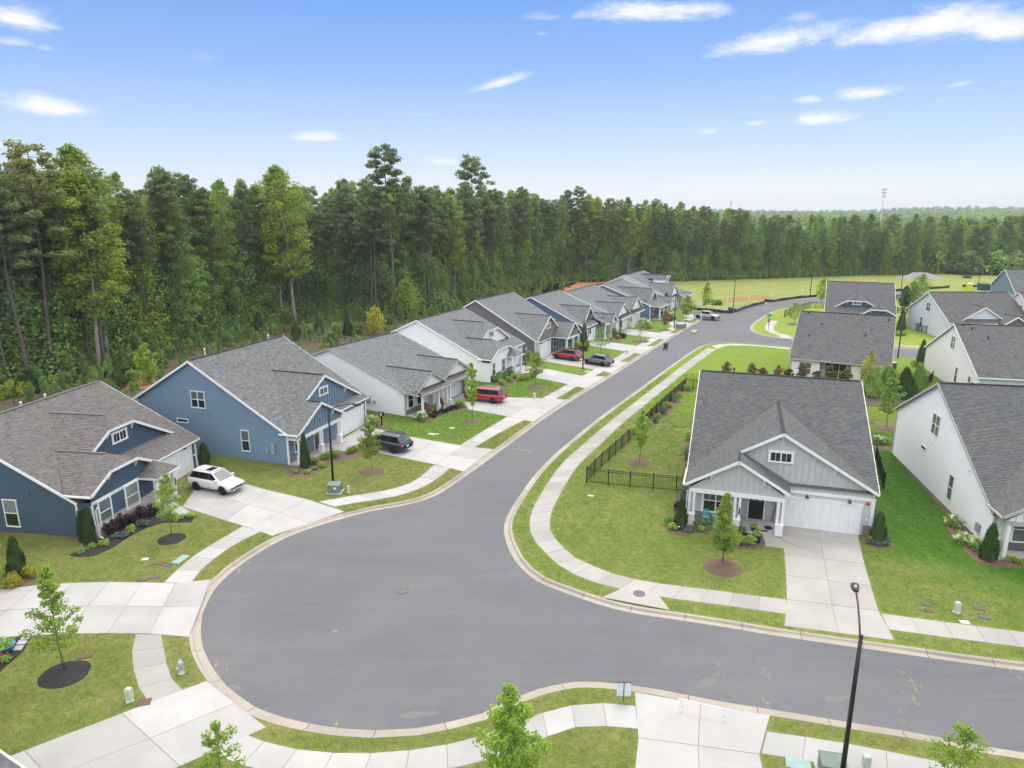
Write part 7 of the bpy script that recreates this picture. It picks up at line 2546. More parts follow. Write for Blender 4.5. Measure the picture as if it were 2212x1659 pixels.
# ---------------------------------------------------------------- street lamps
def street_lamp(p, ang, label, H=6.75, arm=2.3, rise=.75):
    e = empty('street_lamp', (p[0], p[1], 0), ang, label, 'street lamp', 'black street lamps along the roads')
    mb = MB()
    mb.lathe([(.16, 0), (.16, .12), (.10, .2)], 10)
    mb.build('base', 'black_paint', e)
    mb = MB()
    mb.tube([(0, 0, .1), (0, 0, H * .5), (0, 0, H)], [.105, .09, .072], 10)
    mb.build('pole', 'black_paint', e, True)
    mb = MB()
    mb.lathe([(.085, H), (.085, H + .05), (.05, H + .1)], 10)
    mb.build('pole_cap', 'black_paint', e)
    mb = MB()
    mb.tube([(0, 0, H - .25), (arm * .3, 0, H - .25 + rise * .52), (arm * .68, 0, H - .25 + rise * .9), (arm, 0, H - .25 + rise)], .038, 8)
    mb.build('arm', 'dark_metal', e, True)
    hd = MB()
    z = H - .25 + rise
    pts = [(0, .07), (.15, .13), (.45, .17), (.62, .12), (.66, 0)]
    top = [(arm - .05 + x, y) for x, y in pts] + [(arm - .05 + x, -y) for x, y in reversed(pts[:-1])]
    n = len(top)
    hd.add([(x, y, z + .05) for x, y in top] + [(x, y, z - .05) for x, y in top], [tuple(range(n))[::-1], tuple(range(n, 2 * n))] + [(i, n + i, n + (i + 1) % n, (i + 1) % n)[::-1] for i in range(n)])
    ho = hd.build('lamp_head', 'black_paint', e)
    mb = MB()
    mb.lathe([(.05, z + .05), (.05, z + .12), (.03, z + .14)], 8, (arm + .2, 0, 0))
    mb.build('photocell', 'pvc', ho)
    mb = MB()
    mb.box(arm + .05, arm + .45, -.10, .10, z - .06, z - .051)
    mb.build('lens', 'lamp_clear', ho)
    return e


RN = math.atan2(-.4575, .8892)
street_lamp((-15.12, 54.95), RN + .2, 'black street lamp on the lawn of the mid blue house')
street_lamp((10.37, 99.22), RN + .1, 'black street lamp beside the blue-grey parked car', 7.2)
street_lamp((31.96, 135.54), RN + .1, 'black street lamp near the far end of the house row', 6.7)
street_lamp((53.04, 165.93), RN + .3, 'black street lamp at the edge of the rough field, nearest the pickup', 6.6)
street_lamp((81.61, 190.30), RN + .5, 'black street lamp on the outside of the far bend', 6.6)
street_lamp((60.72, 107.05), PI / 2, 'tall black lamp post between the white rear house and the cream house', 7.2)
street_lamp((115.86, 207.52), RN + .6, 'black street lamp beyond the far navy house', 7.2)
street_lamp((145.69, 217.99), RN + .7, 'black street lamp furthest right beside the dumpster', 7.2)
a_ = Vector((13.29, 23.32))
b_ = Vector((14.24, 25.92))
street_lamp(a_, math.atan2(b_.y - a_.y, b_.x - a_.x), 'large black street lamp in the right foreground reaching over the road', 6.75, 2.45, .85)

# ---------------------------------------------------------------- metal picket fences
def fence(pts, label, H=1.35, posts=None, pick=.11, cat='fence'):
    """black metal fence; every post and rail a part, the thin pickets of a span together"""
    P = V2(pts)
    e = empty('metal_fence', (P[0].x, P[0].y, 0), 0, label, cat)
    o = P[0].copy()
    Q = []
    for i in range(len(P) - 1):
        k = max(1, round((P[i + 1] - P[i]).length / 2.2)) if posts is None else 1
        for j in range(k):
            Q.append(P[i].lerp(P[i + 1], j / k) - o)
    Q.append(P[-1] - o)
    for q in Q:
        mb = MB()
        mb.box(q.x - .04, q.x + .04, q.y - .04, q.y + .04, 0, H + .06)
        mb.box(q.x - .05, q.x + .05, q.y - .05, q.y + .05, H + .06, H + .09)
        mb.build('post', 'black_paint', e)
    for a, b_ in zip(Q, Q[1:]):
        for z in (.16, H - .18, H - .02):
            mb = MB()
            mb.beam((a.x, a.y, z), (b_.x, b_.y, z), .03, .04)
            mb.build('rail', 'black_paint', e)
        mb = MB()
        n = max(2, int((b_ - a).length / pick))
        for i in range(1, n):
            p = a.lerp(b_, i / n)
            mb.box(p.x - .009, p.x + .009, p.y - .009, p.y + .009, .06, H - .02)
        mb.build('pickets', 'black_paint', e, kind='stuff')
    return e


fence([(14.22, 53.55), (13.54, 53.46), (11.73, 53.92), (9.88, 54.38), (8.12, 54.86), (6.35, 55.44), (7.24, 57.31), (8.10, 59.09), (8.97, 60.69), (9.83, 62.47), (10.70, 64.12), (11.64, 65.95), (12.54, 67.68), (13.51, 69.51), (14.39, 71.42), (15.33, 73.44), (16.31, 75.51), (17.28, 77.45), (18.22, 79.29), (19.13, 81.02), (20.03, 82.76), (20.88, 84.42), (21.71, 86.00), (22.66, 87.87), (23.45, 87.26), (24.42, 86.67)],
      'long black picket fence around the side lawn of the grey house', 1.35, True)
fence([(30.76, 55.17), (31.02, 54.13), (32.52, 57.80), (33.99, 61.32)], 'short black fence at the right wall of the grey house', 1.35, True)
fence([(74.06, 164.51), (72.17, 164.51), (71.23, 165.27), (70.07, 164.01), (68.96, 162.76), (67.87, 161.41), (66.88, 160.21), (65.90, 159.02), (64.96, 157.84), (64.14, 156.80), (63.28, 155.66), (62.39, 154.42), (61.35, 152.98), (59.28, 150.29)], 'black picket fence curving along the far corner lot', 1.4, True, .16)
fence([(81.17, 141.56), (79.05, 136.32), (78.46, 134.04), (77.99, 132.03), (77.90, 130.56), (78.09, 129.31), (78.98, 128.74), (79.38, 128.18)], 'black picket fence beside the pale blue house', 1.4, True, .16)
fence([(57.17, 91.83), (54.21, 88.24), (51.81, 84.27)], 'black fence corner below the cream house', 1.35, True)


def rail_fence(pts, label):
    P = V2(pts)
    e = empty('rail_fence', (P[0].x, P[0].y, 0), 0, label, 'fence')
    for i, q in enumerate(P):
        q = q - P[0]
        mb = MB()
        mb.box(q.x - .08, q.x + .08, q.y - .08, q.y + .08, 0, 1.45)
        mb.build('post', 'cladding', e)
    for a, b_ in zip(P, P[1:]):
        for z in (.4, .8, 1.2):
            mb = MB()
            mb.beam((*(a - P[0]), z), (*(b_ - P[0]), z), .05, .16)
            mb.build('rail', 'cladding', e)


rail_fence([(98.88, 178.75), (100.52, 179.11), (102.29, 179.46), (104.06, 179.82), (105.84, 180.18)], 'dark wooden rail fence along the far road')
rail_fence([(86.43, 155.18), (87.43, 155.05), (88.53, 154.91)], 'dark wooden rail fence between the navy and the pale blue house')


# ---------------------------------------------------------------- silt fences of black cloth on stakes
def silt(pts, label, H=.75):
    L = V2(pts)
    e = empty('silt_fence', (L[0].x, L[0].y, 0), 0, label, 'silt fence')
    n = max(2, int(length(L) / 1.9))
    Q = [p - L[0] for p in resample(L, n)]
    mb = MB()
    for i in range(n + 1):
        s_ = .05 * math.sin(i * 2.1)
        mb.v += [(Q[i].x + s_, Q[i].y, 0), (Q[i].x, Q[i].y + s_, H * (.92 + .1 * math.sin(i * 1.7))), (Q[i].x + .02, Q[i].y + .02 + s_, H * (.92 + .1 * math.sin(i * 1.7))), (Q[i].x + s_ + .02, Q[i].y + .02, 0)]
    for i in range(n):
        for k in range(3):
            mb.f.append((i * 4 + k, i * 4 + 4 + k, i * 4 + 5 + k, i * 4 + 1 + k))
            mb.t.append(0)
            mb.mi.append(0)
    mb.build('cloth', 'black_paint', e)
    for i in range(0, n + 1):
        st = MB()
        st.box(Q[i].x - .03, Q[i].x + .03, Q[i].y - .08, Q[i].y - .03, 0, H + .12)
        st.build('stake', 'bark_pale', e)


silt([(40.59, 164.76), (42.20, 162.27), (43.81, 160.33), (45.70, 158.08), (47.67, 156.34), (49.87, 155.77)], 'black silt fence running from the last house towards the road bend')
silt([(50.39, 161.29), (50.76, 158.66), (51.14, 157.49), (54.71, 162.88), (58.64, 167.98), (63.04, 172.98)], 'black silt fence along the field side of the far road, nearer stretch')
silt([(64.25, 176.67), (65.22, 174.53), (68.41, 177.69), (72.90, 181.12), (76.79, 183.74), (81.86, 186.44)], 'black silt fence along the field side of the far road, further stretch')
silt([(109.77, 199.52), (113.98, 201.07), (119.17, 204.02), (125.63, 206.34), (131.38, 209.44)], 'black silt fence beyond the far navy house')
silt([(136.83, 211.89), (139.52, 211.15), (144.29, 210.41)], 'black silt fence beside the portable toilet')
silt([(2.57, 197.58), (4.91, 205.77), (8.67, 215.76), (12.60, 223.10), (14.88, 227.16), (19.13, 228.82), (23.44, 226.34), (27.04, 225.52), (30.85, 229.67)], 'black silt fence under the forest behind the middle of the row', 1.0)
silt([(-56.55, 93.63), (-55.20, 94.59), (-54.24, 96.55), (-54.13, 99.43), (-51.91, 101.59)], 'black silt fence on the clay bank between the two blue houses', .9)

# ---------------------------------------------------------------- small things along the kerb
def lid(p, w, l, rz, mat, label, z=.05, name='utility_lid'):
    mb = MB()
    mb.box(-w / 2, w / 2, -l / 2, l / 2, 0, z * .5)
    mb.box(-w / 2 + .02, w / 2 - .02, -l / 2 + .02, l / 2 - .02, z * .5, z * .8)
    o = mb.build(name, mat)
    o.location = (p[0], p[1], 0)
    o.rotation_euler = (0, 0, rz)
    tag(o, label, 'ground lid')


plain('box_green', (.17, .23, .18), .5, .3); plain('box_pale', (.55, .60, .52), .5, .3); plain('lid_green', (.30, .42, .37), .6, .3); plain('lid_grey', (.13, .125, .13), .7, .2); plain('lid_brown', (.17, .105, .08), .8, .2); plain('lid_pale', (.62, .64, .60), .6, .2)
for p, w_, l_, rz, mt, lb in (((-22.03, 41.96), .6, 1.15, -.25, 'lid_green', 'pale green utility lid beside the sidewalk of the navy house'), ((-24.41, 41.98), .45, .3, .1, 'lid_pale', 'small white lid in the lawn of the navy house'), ((-23.20, 41.40), .6, .4, -.1, 'lid_brown', 'brown valve lid left of a grey one by the green utility lid'), ((-22.46, 41.17), .5, .4, -.1, 'lid_grey', 'grey valve lid next to the green utility lid'),
                              ((-23.20, 39.34), .6, .35, .1, 'lid_brown', 'brown valve lid beside the wide driveway at the left'), ((-22.59, 39.60), .6, .35, .15, 'lid_grey', 'grey valve lid beside the wide driveway at the left'), ((-22.20, 31.59), .7, .35, .3, 'lid_brown', 'brown valve lid near the oak in the black ring'), ((-17.34, 28.11), .6, .5, .3, 'lid_brown', 'brown valve lid by the white pedestal'),
                              ((24.36, 36.57), .5, .45, -.3, 'lid_grey', 'grey valve lid above a brown one on the right lawn'), ((24.15, 35.86), .45, .35, -.3, 'lid_brown', 'brown valve lid below a grey one on the right lawn'), ((27.22, 36.13), .6, .5, -.3, 'lid_brown', 'brown valve lid right of the white pedestal'), ((26.93, 35.24), .55, .55, -.3, 'lid_grey', 'grey valve lid nearest the right edge sidewalk'), ((25.50, 34.69), .5, .35, -.2, 'lid_pale', 'white lid touching the sidewalk at the right'),
                              ((-8.32, 68.63), .75, .4, -.3, 'lid_pale', 'white lid on the lawn behind the dark blue car'), ((-7.74, 68.63), .35, .3, -.3, 'lid_pale', 'small white lid beside the longer white one'), ((-6.43, 70.73), .6, .35, -.3, 'lid_pale', 'white lid below the slender sapling'), ((-4.98, 70.59), .55, .4, -.3, 'lid_brown', 'brown lid right of the white one below the sapling'), ((-4.34, 70.18), .6, .4, -.3, 'lid_grey', 'grey lid nearest the sidewalk below the sapling'), ((-6.47, 68.23), .5, .4, -.3, 'lid_grey', 'left grey lid of the pair in the dry grass'), ((-5.86, 67.84), .6, .4, -.3, 'lid_grey', 'right grey lid of the pair in the dry grass'),
                              ((-12.47, 53.15), .45, .35, .2, 'lid_grey', 'grey lid by the sidewalk right of the pale pedestal'), ((10.89, 97.60), .7, .4, .5, 'lid_pale', 'pale lid at the foot of the second street lamp'), ((7.86, 97.36), .6, .4, .5, 'lid_grey', 'grey lid in the strip lawn by the second street lamp'), ((11.99, 24.38), 1.0, .7, -.3, 'lid_green', 'green flat lid at the lower edge beside the big lamp'), ((6.40, 52.56), .5, .25, -.3, 'lid_pale', 'white lid in the grass below the fence corner')):
    lid(p, w_, l_, rz, mt, lb)


def pedestal(p, label, h=.62, w=.24, mat='box_pale'):
    e = empty('cable_pedestal', (p[0], p[1], 0), rng.uniform(-.3, .3), label, 'utility box')
    mb = MB()
    mb.lathe([(w * .72, 0), (w * .72, .08), (w * .6, .1)], 4)
    mb.build('base', mat, e)
    mb = MB()
    mb.box(-w * .42, w * .42, -w * .36, w * .36, .1, h - .05)
    mb.add([(-w * .42, -w * .36, h - .05), (w * .42, -w * .36, h - .05), (w * .42, w * .36, h - .05), (-w * .42, w * .36, h - .05), (-w * .3, -w * .25, h), (w * .3, -w * .25, h), (w * .3, w * .25, h), (-w * .3, w * .25, h)],
           ((4, 5, 6, 7), (0, 1, 5, 4), (1, 2, 6, 5), (2, 3, 7, 6), (3, 0, 4, 7)))
    mb.build('cover', mat, e)


pedestal((-13.42, 53.19), 'pale green pedestal right of the green transformer')
pedestal((-18.06, 28.23), 'pale pedestal on the lawn at the lower left', .72, .34)
pedestal((25.63, 35.66), 'pale pedestal on the right lawn next to a wooden stake', .7, .34)
pedestal((2.77, 82.71), 'white pedestal on the lawn behind the red minivan', .7, .34)
pedestal((18.55, 110.08), 'white pedestal on the strip lawn behind the blue-grey car', .8, .4)
pedestal((14.67, 24.09), 'pale green pedestal at the lower edge right of the big lamp', .7, .34)
pedestal((46.49, 158.08), 'pale pedestal behind the silver pickup', .9, .5)
pedestal((40.21, 146.67), 'white pedestal in front of the silver pickup', 1.0, .4)
pedestal((51.83, 138.54), 'white marker post at the corner of the side street', .5, .25)


def transformer(p, rz, label, s_=1.0, sticker=True):
    e = empty('transformer_box', (p[0], p[1], 0), rz, label, 'utility box')
    mb = MB()
    mb.box(-.62 * s_, .62 * s_, -.55 * s_, .55 * s_, 0, .07)
    mb.build('pad', 'concrete', e)
    mb = MB()
    mb.box(-.5 * s_, .5 * s_, -.42 * s_, .42 * s_, .07, .72 * s_)
    mb.build('cabinet', 'box_green', e)
    mb = MB()
    a = .53 * s_
    mb.add([(-a, -.46 * s_, .70 * s_), (a, -.46 * s_, .70 * s_), (a, .45 * s_, .72 * s_), (-a, .45 * s_, .72 * s_), (-a, -.44 * s_, .76 * s_), (a, -.44 * s_, .76 * s_), (a, .2 * s_, .86 * s_), (-a, .2 * s_, .86 * s_), (-a, .45 * s_, .80 * s_), (a, .45 * s_, .80 * s_)],
           ((0, 1, 5, 4), (4, 5, 6, 7), (7, 6, 9, 8), (8, 9, 2, 3), (1, 2, 9, 6, 5), (0, 4, 7, 8, 3), (3, 2, 1, 0)))
    mb.build('lid', 'lid_green' if s_ > 1 else 'box_green', e)
    if sticker:
        mb = MB()
        mb.box(-.02, .22, -.428, -.4205, .42, .58)
        mb.build('sticker', 'pvc', e)


transformer((-14.56, 53.34), -.05, 'green transformer cabinet with a white sticker below the street lamp')
transformer((13.13, 23.80), -.2, 'green utility cabinet behind the big lamp at the lower edge', .95, False)
transformer((32.89, 134.81), .3, 'green utility cabinet by the third street lamp', 1.3, False)
transformer((33.84, 136.34), .3, 'second utility cabinet right of the first by the third street lamp', 1.1, False)

# hydrant
p = (-16.55, 30.24)
e = empty('fire_hydrant', (p[0], p[1], 0), -.5, 'silver fire hydrant on the grass beside the round kerb', 'fire hydrant')
plain('hydrant_silver', (.52, .53, .55), .4, .5, .1, metal=.3)
mb = MB(); mb.lathe([(.17, 0), (.17, .05), (.11, .07), (.11, .48), (.15, .50), (.15, .54)], 14); mb.build('barrel', 'hydrant_silver', e, True)
mb = MB(); mb.lathe([(.145, .54), (.14, .62), (.10, .70), (.04, .74), (.04, .80)], 14); mb.build('bonnet', 'hydrant_silver', e, True)
mb = MB(); mb.tube([(0, 0, .40), (0, -.20, .40)], .075, 10); mb.tube([(0, -.20, .40), (0, -.24, .40)], .09, 10); mb.build('pumper_nozzle', 'hydrant_silver', e)
for s_ in (1, -1):
    mb = MB(); mb.tube([(s_ * .10, 0, .42), (s_ * .19, 0, .42)], .05, 8); mb.tube([(s_ * .19, 0, .42), (s_ * .22, 0, .42)], .062, 8); mb.build('side_nozzle', 'hydrant_silver', e)

# yard sign seen from behind
p = (5.27, 28.25)
e = empty('yard_sign', (p[0], p[1], 0), -.05, 'white yard sign on a thin stake beside the lower driveway', 'sign')
plain('sign_board', (.66, .70, .76), .5, .3)
mb = MB(); mb.box(-.33, .33, -.012, .012, .26, .98); mb.build('board', 'sign_board', e)
mb = MB(); mb.box(-.016, .016, -.035, -.014, 0, 1.0); mb.build('stake', 'dark_metal', e)
mb = MB(); mb.box(-.35, .35, -.016, .016, .98, 1.01); mb.build('top_rail', 'dark_metal', e)

# white pipe stand on the lower driveway
a, b_ = Vector((7.86, 27.67)), Vector((9.65, 27.02))
e = empty('pipe_stand', (a.x, a.y, .014), math.atan2((b_ - a).y, (b_ - a).x), 'low white pipe stand lying across the lower driveway', 'stand')
w_ = (b_ - a).length
mb = MB(); mb.tube([(-.15, 0, .52), (w_ + .2, 0, .52)], .035, 8); mb.build('top_bar', 'pvc', e)
for x in (0, w_):
    mb = MB(); mb.tube([(x, 0, .52), (x, 0, .02)], .03, 8); mb.build('leg', 'pvc', e)
    mb = MB(); mb.tube([(x, -.22, .03), (x, .22, .03)], .03, 8); mb.build('foot', 'pvc', e)

# wheeled bin
p = (25.73, 114.17)
e = empty('wheeled_bin', (p[0], p[1], 0), RN + PI / 2, 'dark grey wheeled bin standing at the left kerb', 'bin')
plain('bin_grey', (.055, .065, .085), .5, .4)
mb = MB()
mb.add([(-.24, -.28, .08), (.24, -.28, .08), (.24, .26, .08), (-.24, .26, .08), (-.33, -.38, 1.0), (.33, -.38, 1.0), (.33, .34, 1.0), (-.33, .34, 1.0)], ((3, 2, 1, 0), (4, 5, 6, 7), (0, 1, 5, 4), (1, 2, 6, 5), (2, 3, 7, 6), (3, 0, 4, 7)))
mb.build('body', 'bin_grey', e)
mb = MB(); mb.box(-.36, .36, -.41, .40, 1.0, 1.05); mb.box(-.30, .30, .40, .45, .96, 1.02); mb.build('lid', 'bin_grey', e)
for s_ in (1, -1):
    mb = MB(); mb.tube([(s_ * .25, .30, .13), (s_ * .33, .30, .13)], .13, 12); mb.build('wheel', 'tyre', e)
mb = MB(); mb.box(-.09, .09, -.374, -.362, .66, .82); o = mb.build('sticker', 'pvc', e)

# post box on a post between two lawns
p = (-14.03, 71.52)
e = empty('post_box', (p[0], p[1], 0), -.6, 'black post box with a white notice between the blue and the awning house', 'post box')
mb = MB(); mb.box(-.05, .05, -.05, .05, 0, 1.15); mb.build('post', 'black_paint', e)
mb = MB(); mb.box(-.24, .24, -.17, .17, 1.12, 1.52); mb.add([(-.26, -.19, 1.52), (.26, -.19, 1.52), (.26, .19, 1.52), (-.26, .19, 1.52), (-.2, 0, 1.62), (.2, 0, 1.62)], ((0, 1, 5, 4), (1, 2, 5), (2, 3, 4, 5), (3, 0, 4), (3, 2, 1, 0))); mb.build('box', 'black_paint', e)
mb = MB(); mb.box(.0, .22, -.18, -.1705, 1.2, 1.48); mb.build('notice', 'pvc', e)
mb = MB(); mb.box(-.2, .2, -.18, -.1705, 1.09, 1.13); mb.build('red_strip', 'red_plastic', e)

# stop sign with street name blades
p = (48.69, 130.58)
e = empty('stop_sign', (p[0], p[1], 0), .55, 'red stop sign under turquoise street name blades at the side street', 'sign')
plain('sign_teal', (.05, .38, .40), .4, .4); plain('sign_red', (.42, .03, .05), .4, .4)
mb = MB(); mb.tube([(0, 0, 0), (0, 0, 3.4)], .04, 6); mb.build('post', 'dark_metal', e)
mb = MB()
oc = [(math.cos(PI / 8 + k * PI / 4) * .40, math.sin(PI / 8 + k * PI / 4) * .40) for k in range(8)]
mb.add([(x, -.06, 2.3 + z) for x, z in oc] + [(x, -.045, 2.3 + z) for x, z in oc], [tuple(range(8)), tuple(range(15, 7, -1))] + [(i, 8 + i, 8 + (i + 1) % 8, (i + 1) % 8) for i in range(8)])
so = mb.build('stop_plate', 'sign_red', e)
tx = bpy.data.curves.new('stop_text', 'FONT'); tx.body = 'STOP'; tx.size = .26; tx.align_x = 'CENTER'; tx.align_y = 'CENTER'; tx.extrude = .002
to = bpy.data.objects.new('lettering_curve', tx)
COL.objects.link(to)
bpy.context.view_layer.update()
tm = bpy.data.meshes.new_from_object(to.evaluated_get(bpy.context.evaluated_depsgraph_get()))
bpy.data.objects.remove(to)
tm.materials.clear(); tm.materials.append(MATS['pvc'])
to = link('lettering', tm, so); to.location = (0, -.064, 2.3); to.rotation_euler = (PI / 2, 0, 0)
for k, a in enumerate((0, PI / 2)):
    mb = MB(); mb.box(-.62, .62, -.012, .012, 3.05 + k * .26, 3.28 + k * .26); o = mb.build('name_blade', 'sign_teal', e); o.rotation_euler = (0, 0, a)

# manholes and the kerb inlet
def manhole(p, r, z, label):
    e = empty('manhole_cover', (p[0], p[1], z), 0, label, 'manhole')
    mb = MB(); mb.lathe([(r, 0), (r, .012), (r * .86, .014)], 24); mb.build('ring', 'lid_grey', e)
    mb = MB(); mb.lathe([(r * .84, .004), (r * .84, .017)], 24)
    for k in range(-2, 3):
        mb.box(-r * .6, r * .6, k * r * .25 - .03, k * r * .25 + .03, .017, .024)
    mb.build('lid', 'rust_iron', e)


plain('rust_iron', (.20, .165, .15), .8, .3, .3)
manhole((-6.76, 38.27), .42, -.113, 'round iron cover in the middle of the turning circle')
inl = [(5.41, 37.24), (7.18, 38.59), (8.71, 38.00), (9.13, 35.90)]
mb = MB()
q4 = [Vector(v) for v in inl]
mb.add([(v.x, v.y, .05) for v in q4] + [(v.x, v.y, -.02) for v in q4], ((0, 1, 2, 3)[::-1], (0, 1, 5, 4), (1, 2, 6, 5), (2, 3, 7, 6), (3, 0, 4, 7), (7, 6, 5, 4)[::-1]))
e = empty('storm_inlet', (0, 0, 0), 0, 'concrete storm drain inlet with a dark slot beside the grey house sidewalk', 'storm drain')
mb.build('slab', 'concrete_old', e)
fd = (q4[3] - q4[0]).normalized()
fn = Vector((fd.y, -fd.x))
mb = MB()
A_, B2 = q4[0] + fd * .25 + fn * .015, q4[3] - fd * .2 + fn * .015
mb.add([(A_.x, A_.y, -.10), (B2.x, B2.y, -.10), (B2.x, B2.y, .02), (A_.x, A_.y, .02), ((A_ + fn * .07).x, (A_ + fn * .07).y, -.10), ((B2 + fn * .07).x, (B2 + fn * .07).y, -.10), ((B2 + fn * .05).x, (B2 + fn * .05).y, .02), ((A_ + fn * .05).x, (A_ + fn * .05).y, .02)], ((4, 5, 6, 7), (7, 6, 2, 3), (0, 4, 7, 3), (1, 2, 6, 5)))
mb.build('slot', 'black_paint', e)
manhole((7.68, 37.64), .36, .052, 'round iron cover on the storm drain slab')
mb = MB()
q4 = [Vector(v) for v in ((34.15, 132.12), (35.41, 133.79), (36.05, 132.78), (34.43, 129.52))]
mb.add([(v.x, v.y, .05) for v in q4] + [(v.x, v.y, -.02) for v in q4], ((0, 1, 2, 3)[::-1], (0, 1, 5, 4), (1, 2, 6, 5), (2, 3, 7, 6), (3, 0, 4, 7)))
o = mb.build('storm_inlet', 'kerb_concrete'); tag(o, 'far storm drain slab at the kerb near the third street lamp', 'storm drain')

# sprayed survey marks and old scuffs on the asphalt
rd = bpy.data.objects['road']
plain('spray_yellow', (.36, .32, .15), .8, .2, .25, 8); plain('spray_white', (.25, .25, .248), .8, .2, .2, 8); plain('scuff', (.19, .188, .184), .9, .2, .12, 8); plain('rust_stain', (.36, .25, .15), .9, .1, .2, 8)


def mark(c, pieces, mat, z=-.111, parent=rd, name='paint_mark'):
    """small splashes: (dx, dy, length, width, angle)"""
    mb = MB()
    for i, (dx, dy, l, w_, a) in enumerate(pieces):
        n = 9
        vs = []
        for k in range(n):
            t = 2 * PI * k / n
            r1, r2 = l / 2 * rng.uniform(.75, 1.1), w_ / 2 * rng.uniform(.7, 1.15)
            x, y = math.cos(t) * r1, math.sin(t) * r2
            vs.append((c[0] + dx + x * math.cos(a) - y * math.sin(a), c[1] + dy + x * math.sin(a) + y * math.cos(a), z + .0007 * i))
        mb.add(vs, [tuple(range(n))])
    mb.build(name, mat, parent, kind='stuff' if len(pieces) > 1 else None)


def splash(c, n, spread, mat, lw=(.22, .07), **k):
    # most strokes run across the road, as surveyors spray them
    a0 = rng.uniform(1.2, 1.9)
    mark(c, [(rng.gauss(0, spread) * .45, rng.gauss(0, spread) * 1.2, rng.uniform(.4, 1.1) * lw[0], rng.uniform(.5, 1.0) * lw[1], a0 + rng.gauss(0, .5)) for _ in range(n + 3)], mat, **k)


splash((-15.17, 31.06), 9, .16, 'spray_yellow'); splash((-17.64, 40.71), 8, .16, 'spray_yellow'); splash((-17.43, 41.72), 6, .12, 'spray_yellow'); splash((-14.62, 30.60), 5, .22, 'rust_stain')
splash((-7.97, 26.78), 4, .1, 'spray_yellow'); splash((12.76, 30.40), 6, .35, 'spray_white', (.5, .05)); splash((11.99, 28.13), 5, .16, 'spray_yellow', (.3, .05)); splash((10.47, 30.52), 9, .40, 'spray_white', (.35, .05))
splash((19.75, 29.75), 9, .42, 'spray_yellow', (.35, .05)); splash((19.09, 28.76), 6, .25, 'spray_yellow', (.3, .05)); splash((25.26, 30.55), 9, .22, 'spray_yellow'); splash((18.10, 27.73), 6, .3, 'spray_white', (.3, .05))
splash((2.74, 59.12), 5, .16, 'spray_yellow')
for a in ([(-1.25, 65.35), (-0.56, 65.00), (0.29, 64.45), (0.97, 64.11), (1.64, 63.77)],):
    for q in a:
        mark(q, [(0, 0, .75, .12, -.55)], 'spray_yellow')
mark((15.39, 28.50), [(0, 0, 1.25, .6, .1), (.55, .12, .9, .25, .3)], 'scuff'); mark((9.71, 29.74), [(0, 0, 1.2, .7, .5), (-.4, -.3, .8, .3, .5)], 'scuff'); mark((-9.81, 34.03), [(0, 0, .35, .22, .2)], 'spray_white')
mark((-4.61, 27.45), [(0, 0, 1.4, .5, .1), (.8, .05, 1.0, .3, .1)], 'scuff'); mark((-13.57, 29.30), [(0, 0, 1.0, .5, -.4)], 'scuff'); mark((1.00, 31.45), [(0, 0, .12, .08, 0), (.22, .1, .1, .08, 0)], 'spray_white')
for q in ((5.47, 76.50), (6.87, 77.39), (8.49, 76.79), (7.41, 75.91)):
    mark(q, [(0, 0, .9, .16, -.4)], 'scuff')
mark((19.44, 44.18), [(0, 0, 1.3, .18, -.9), (-.3, .5, .8, .12, -1.0)], 'rust_stain', z=.018, parent=None, name='rust_stain')
bpy.data.objects['rust_stain']['kind'] = 'structure'

# tar seams across the turning circle
plain('tar_seam', (.16, .16, .16), .9, .2)


def seam(L, w_=.02):
    mb = MB()
    P = smooth_line(L, .6)
    P = [p + Vector((rng.uniform(-.03, .03), rng.uniform(-.03, .03))) for p in P]
    for a, b_ in zip(P, P[1:]):
        t = (b_ - a).normalized()
        s_ = Vector((-t.y, t.x)) * w_ / 2 * rng.uniform(.5, 1.3)
        mb.quad((*(a - s_), -.1122), (*(b_ - s_), -.1122), (*(b_ + s_), -.1122), (*(a + s_), -.1122))
    mb.build('seam', 'tar_seam', rd)


seam([(-14.29, 44.53), (-9.77, 42.63), (-6.22, 41.44), (0.00, 39.03)]); seam([(-6.22, 41.44), (-4.82, 46.02), (-4.22, 49.59)]); seam([(-7.95, 31.85), (-4.44, 32.91), (0.00, 31.71), (0.99, 31.21), (2.69, 30.07)], .025); seam([(12.84, 89.72), (16.18, 92.58), (18.33, 91.13)], .02)
seam([(3.20, 30.98), (4.92, 31.07), (6.70, 30.69)], .02); seam([(1.89, 38.25), (2.38, 39.11)], .03); seam([(-6.64, 27.56), (-4.64, 27.68), (-3.05, 27.91)], .025)

# ---------------------------------------------------------------- porch things
def local(house, p, z=0.0):
    o = bpy.data.objects[house]
    c, s_ = math.cos(o.rotation_euler.z), math.sin(o.rotation_euler.z)
    return (o.location.x + p[0] * c - p[1] * s_, o.location.y + p[0] * s_ + p[1] * c, z), o.rotation_euler.z


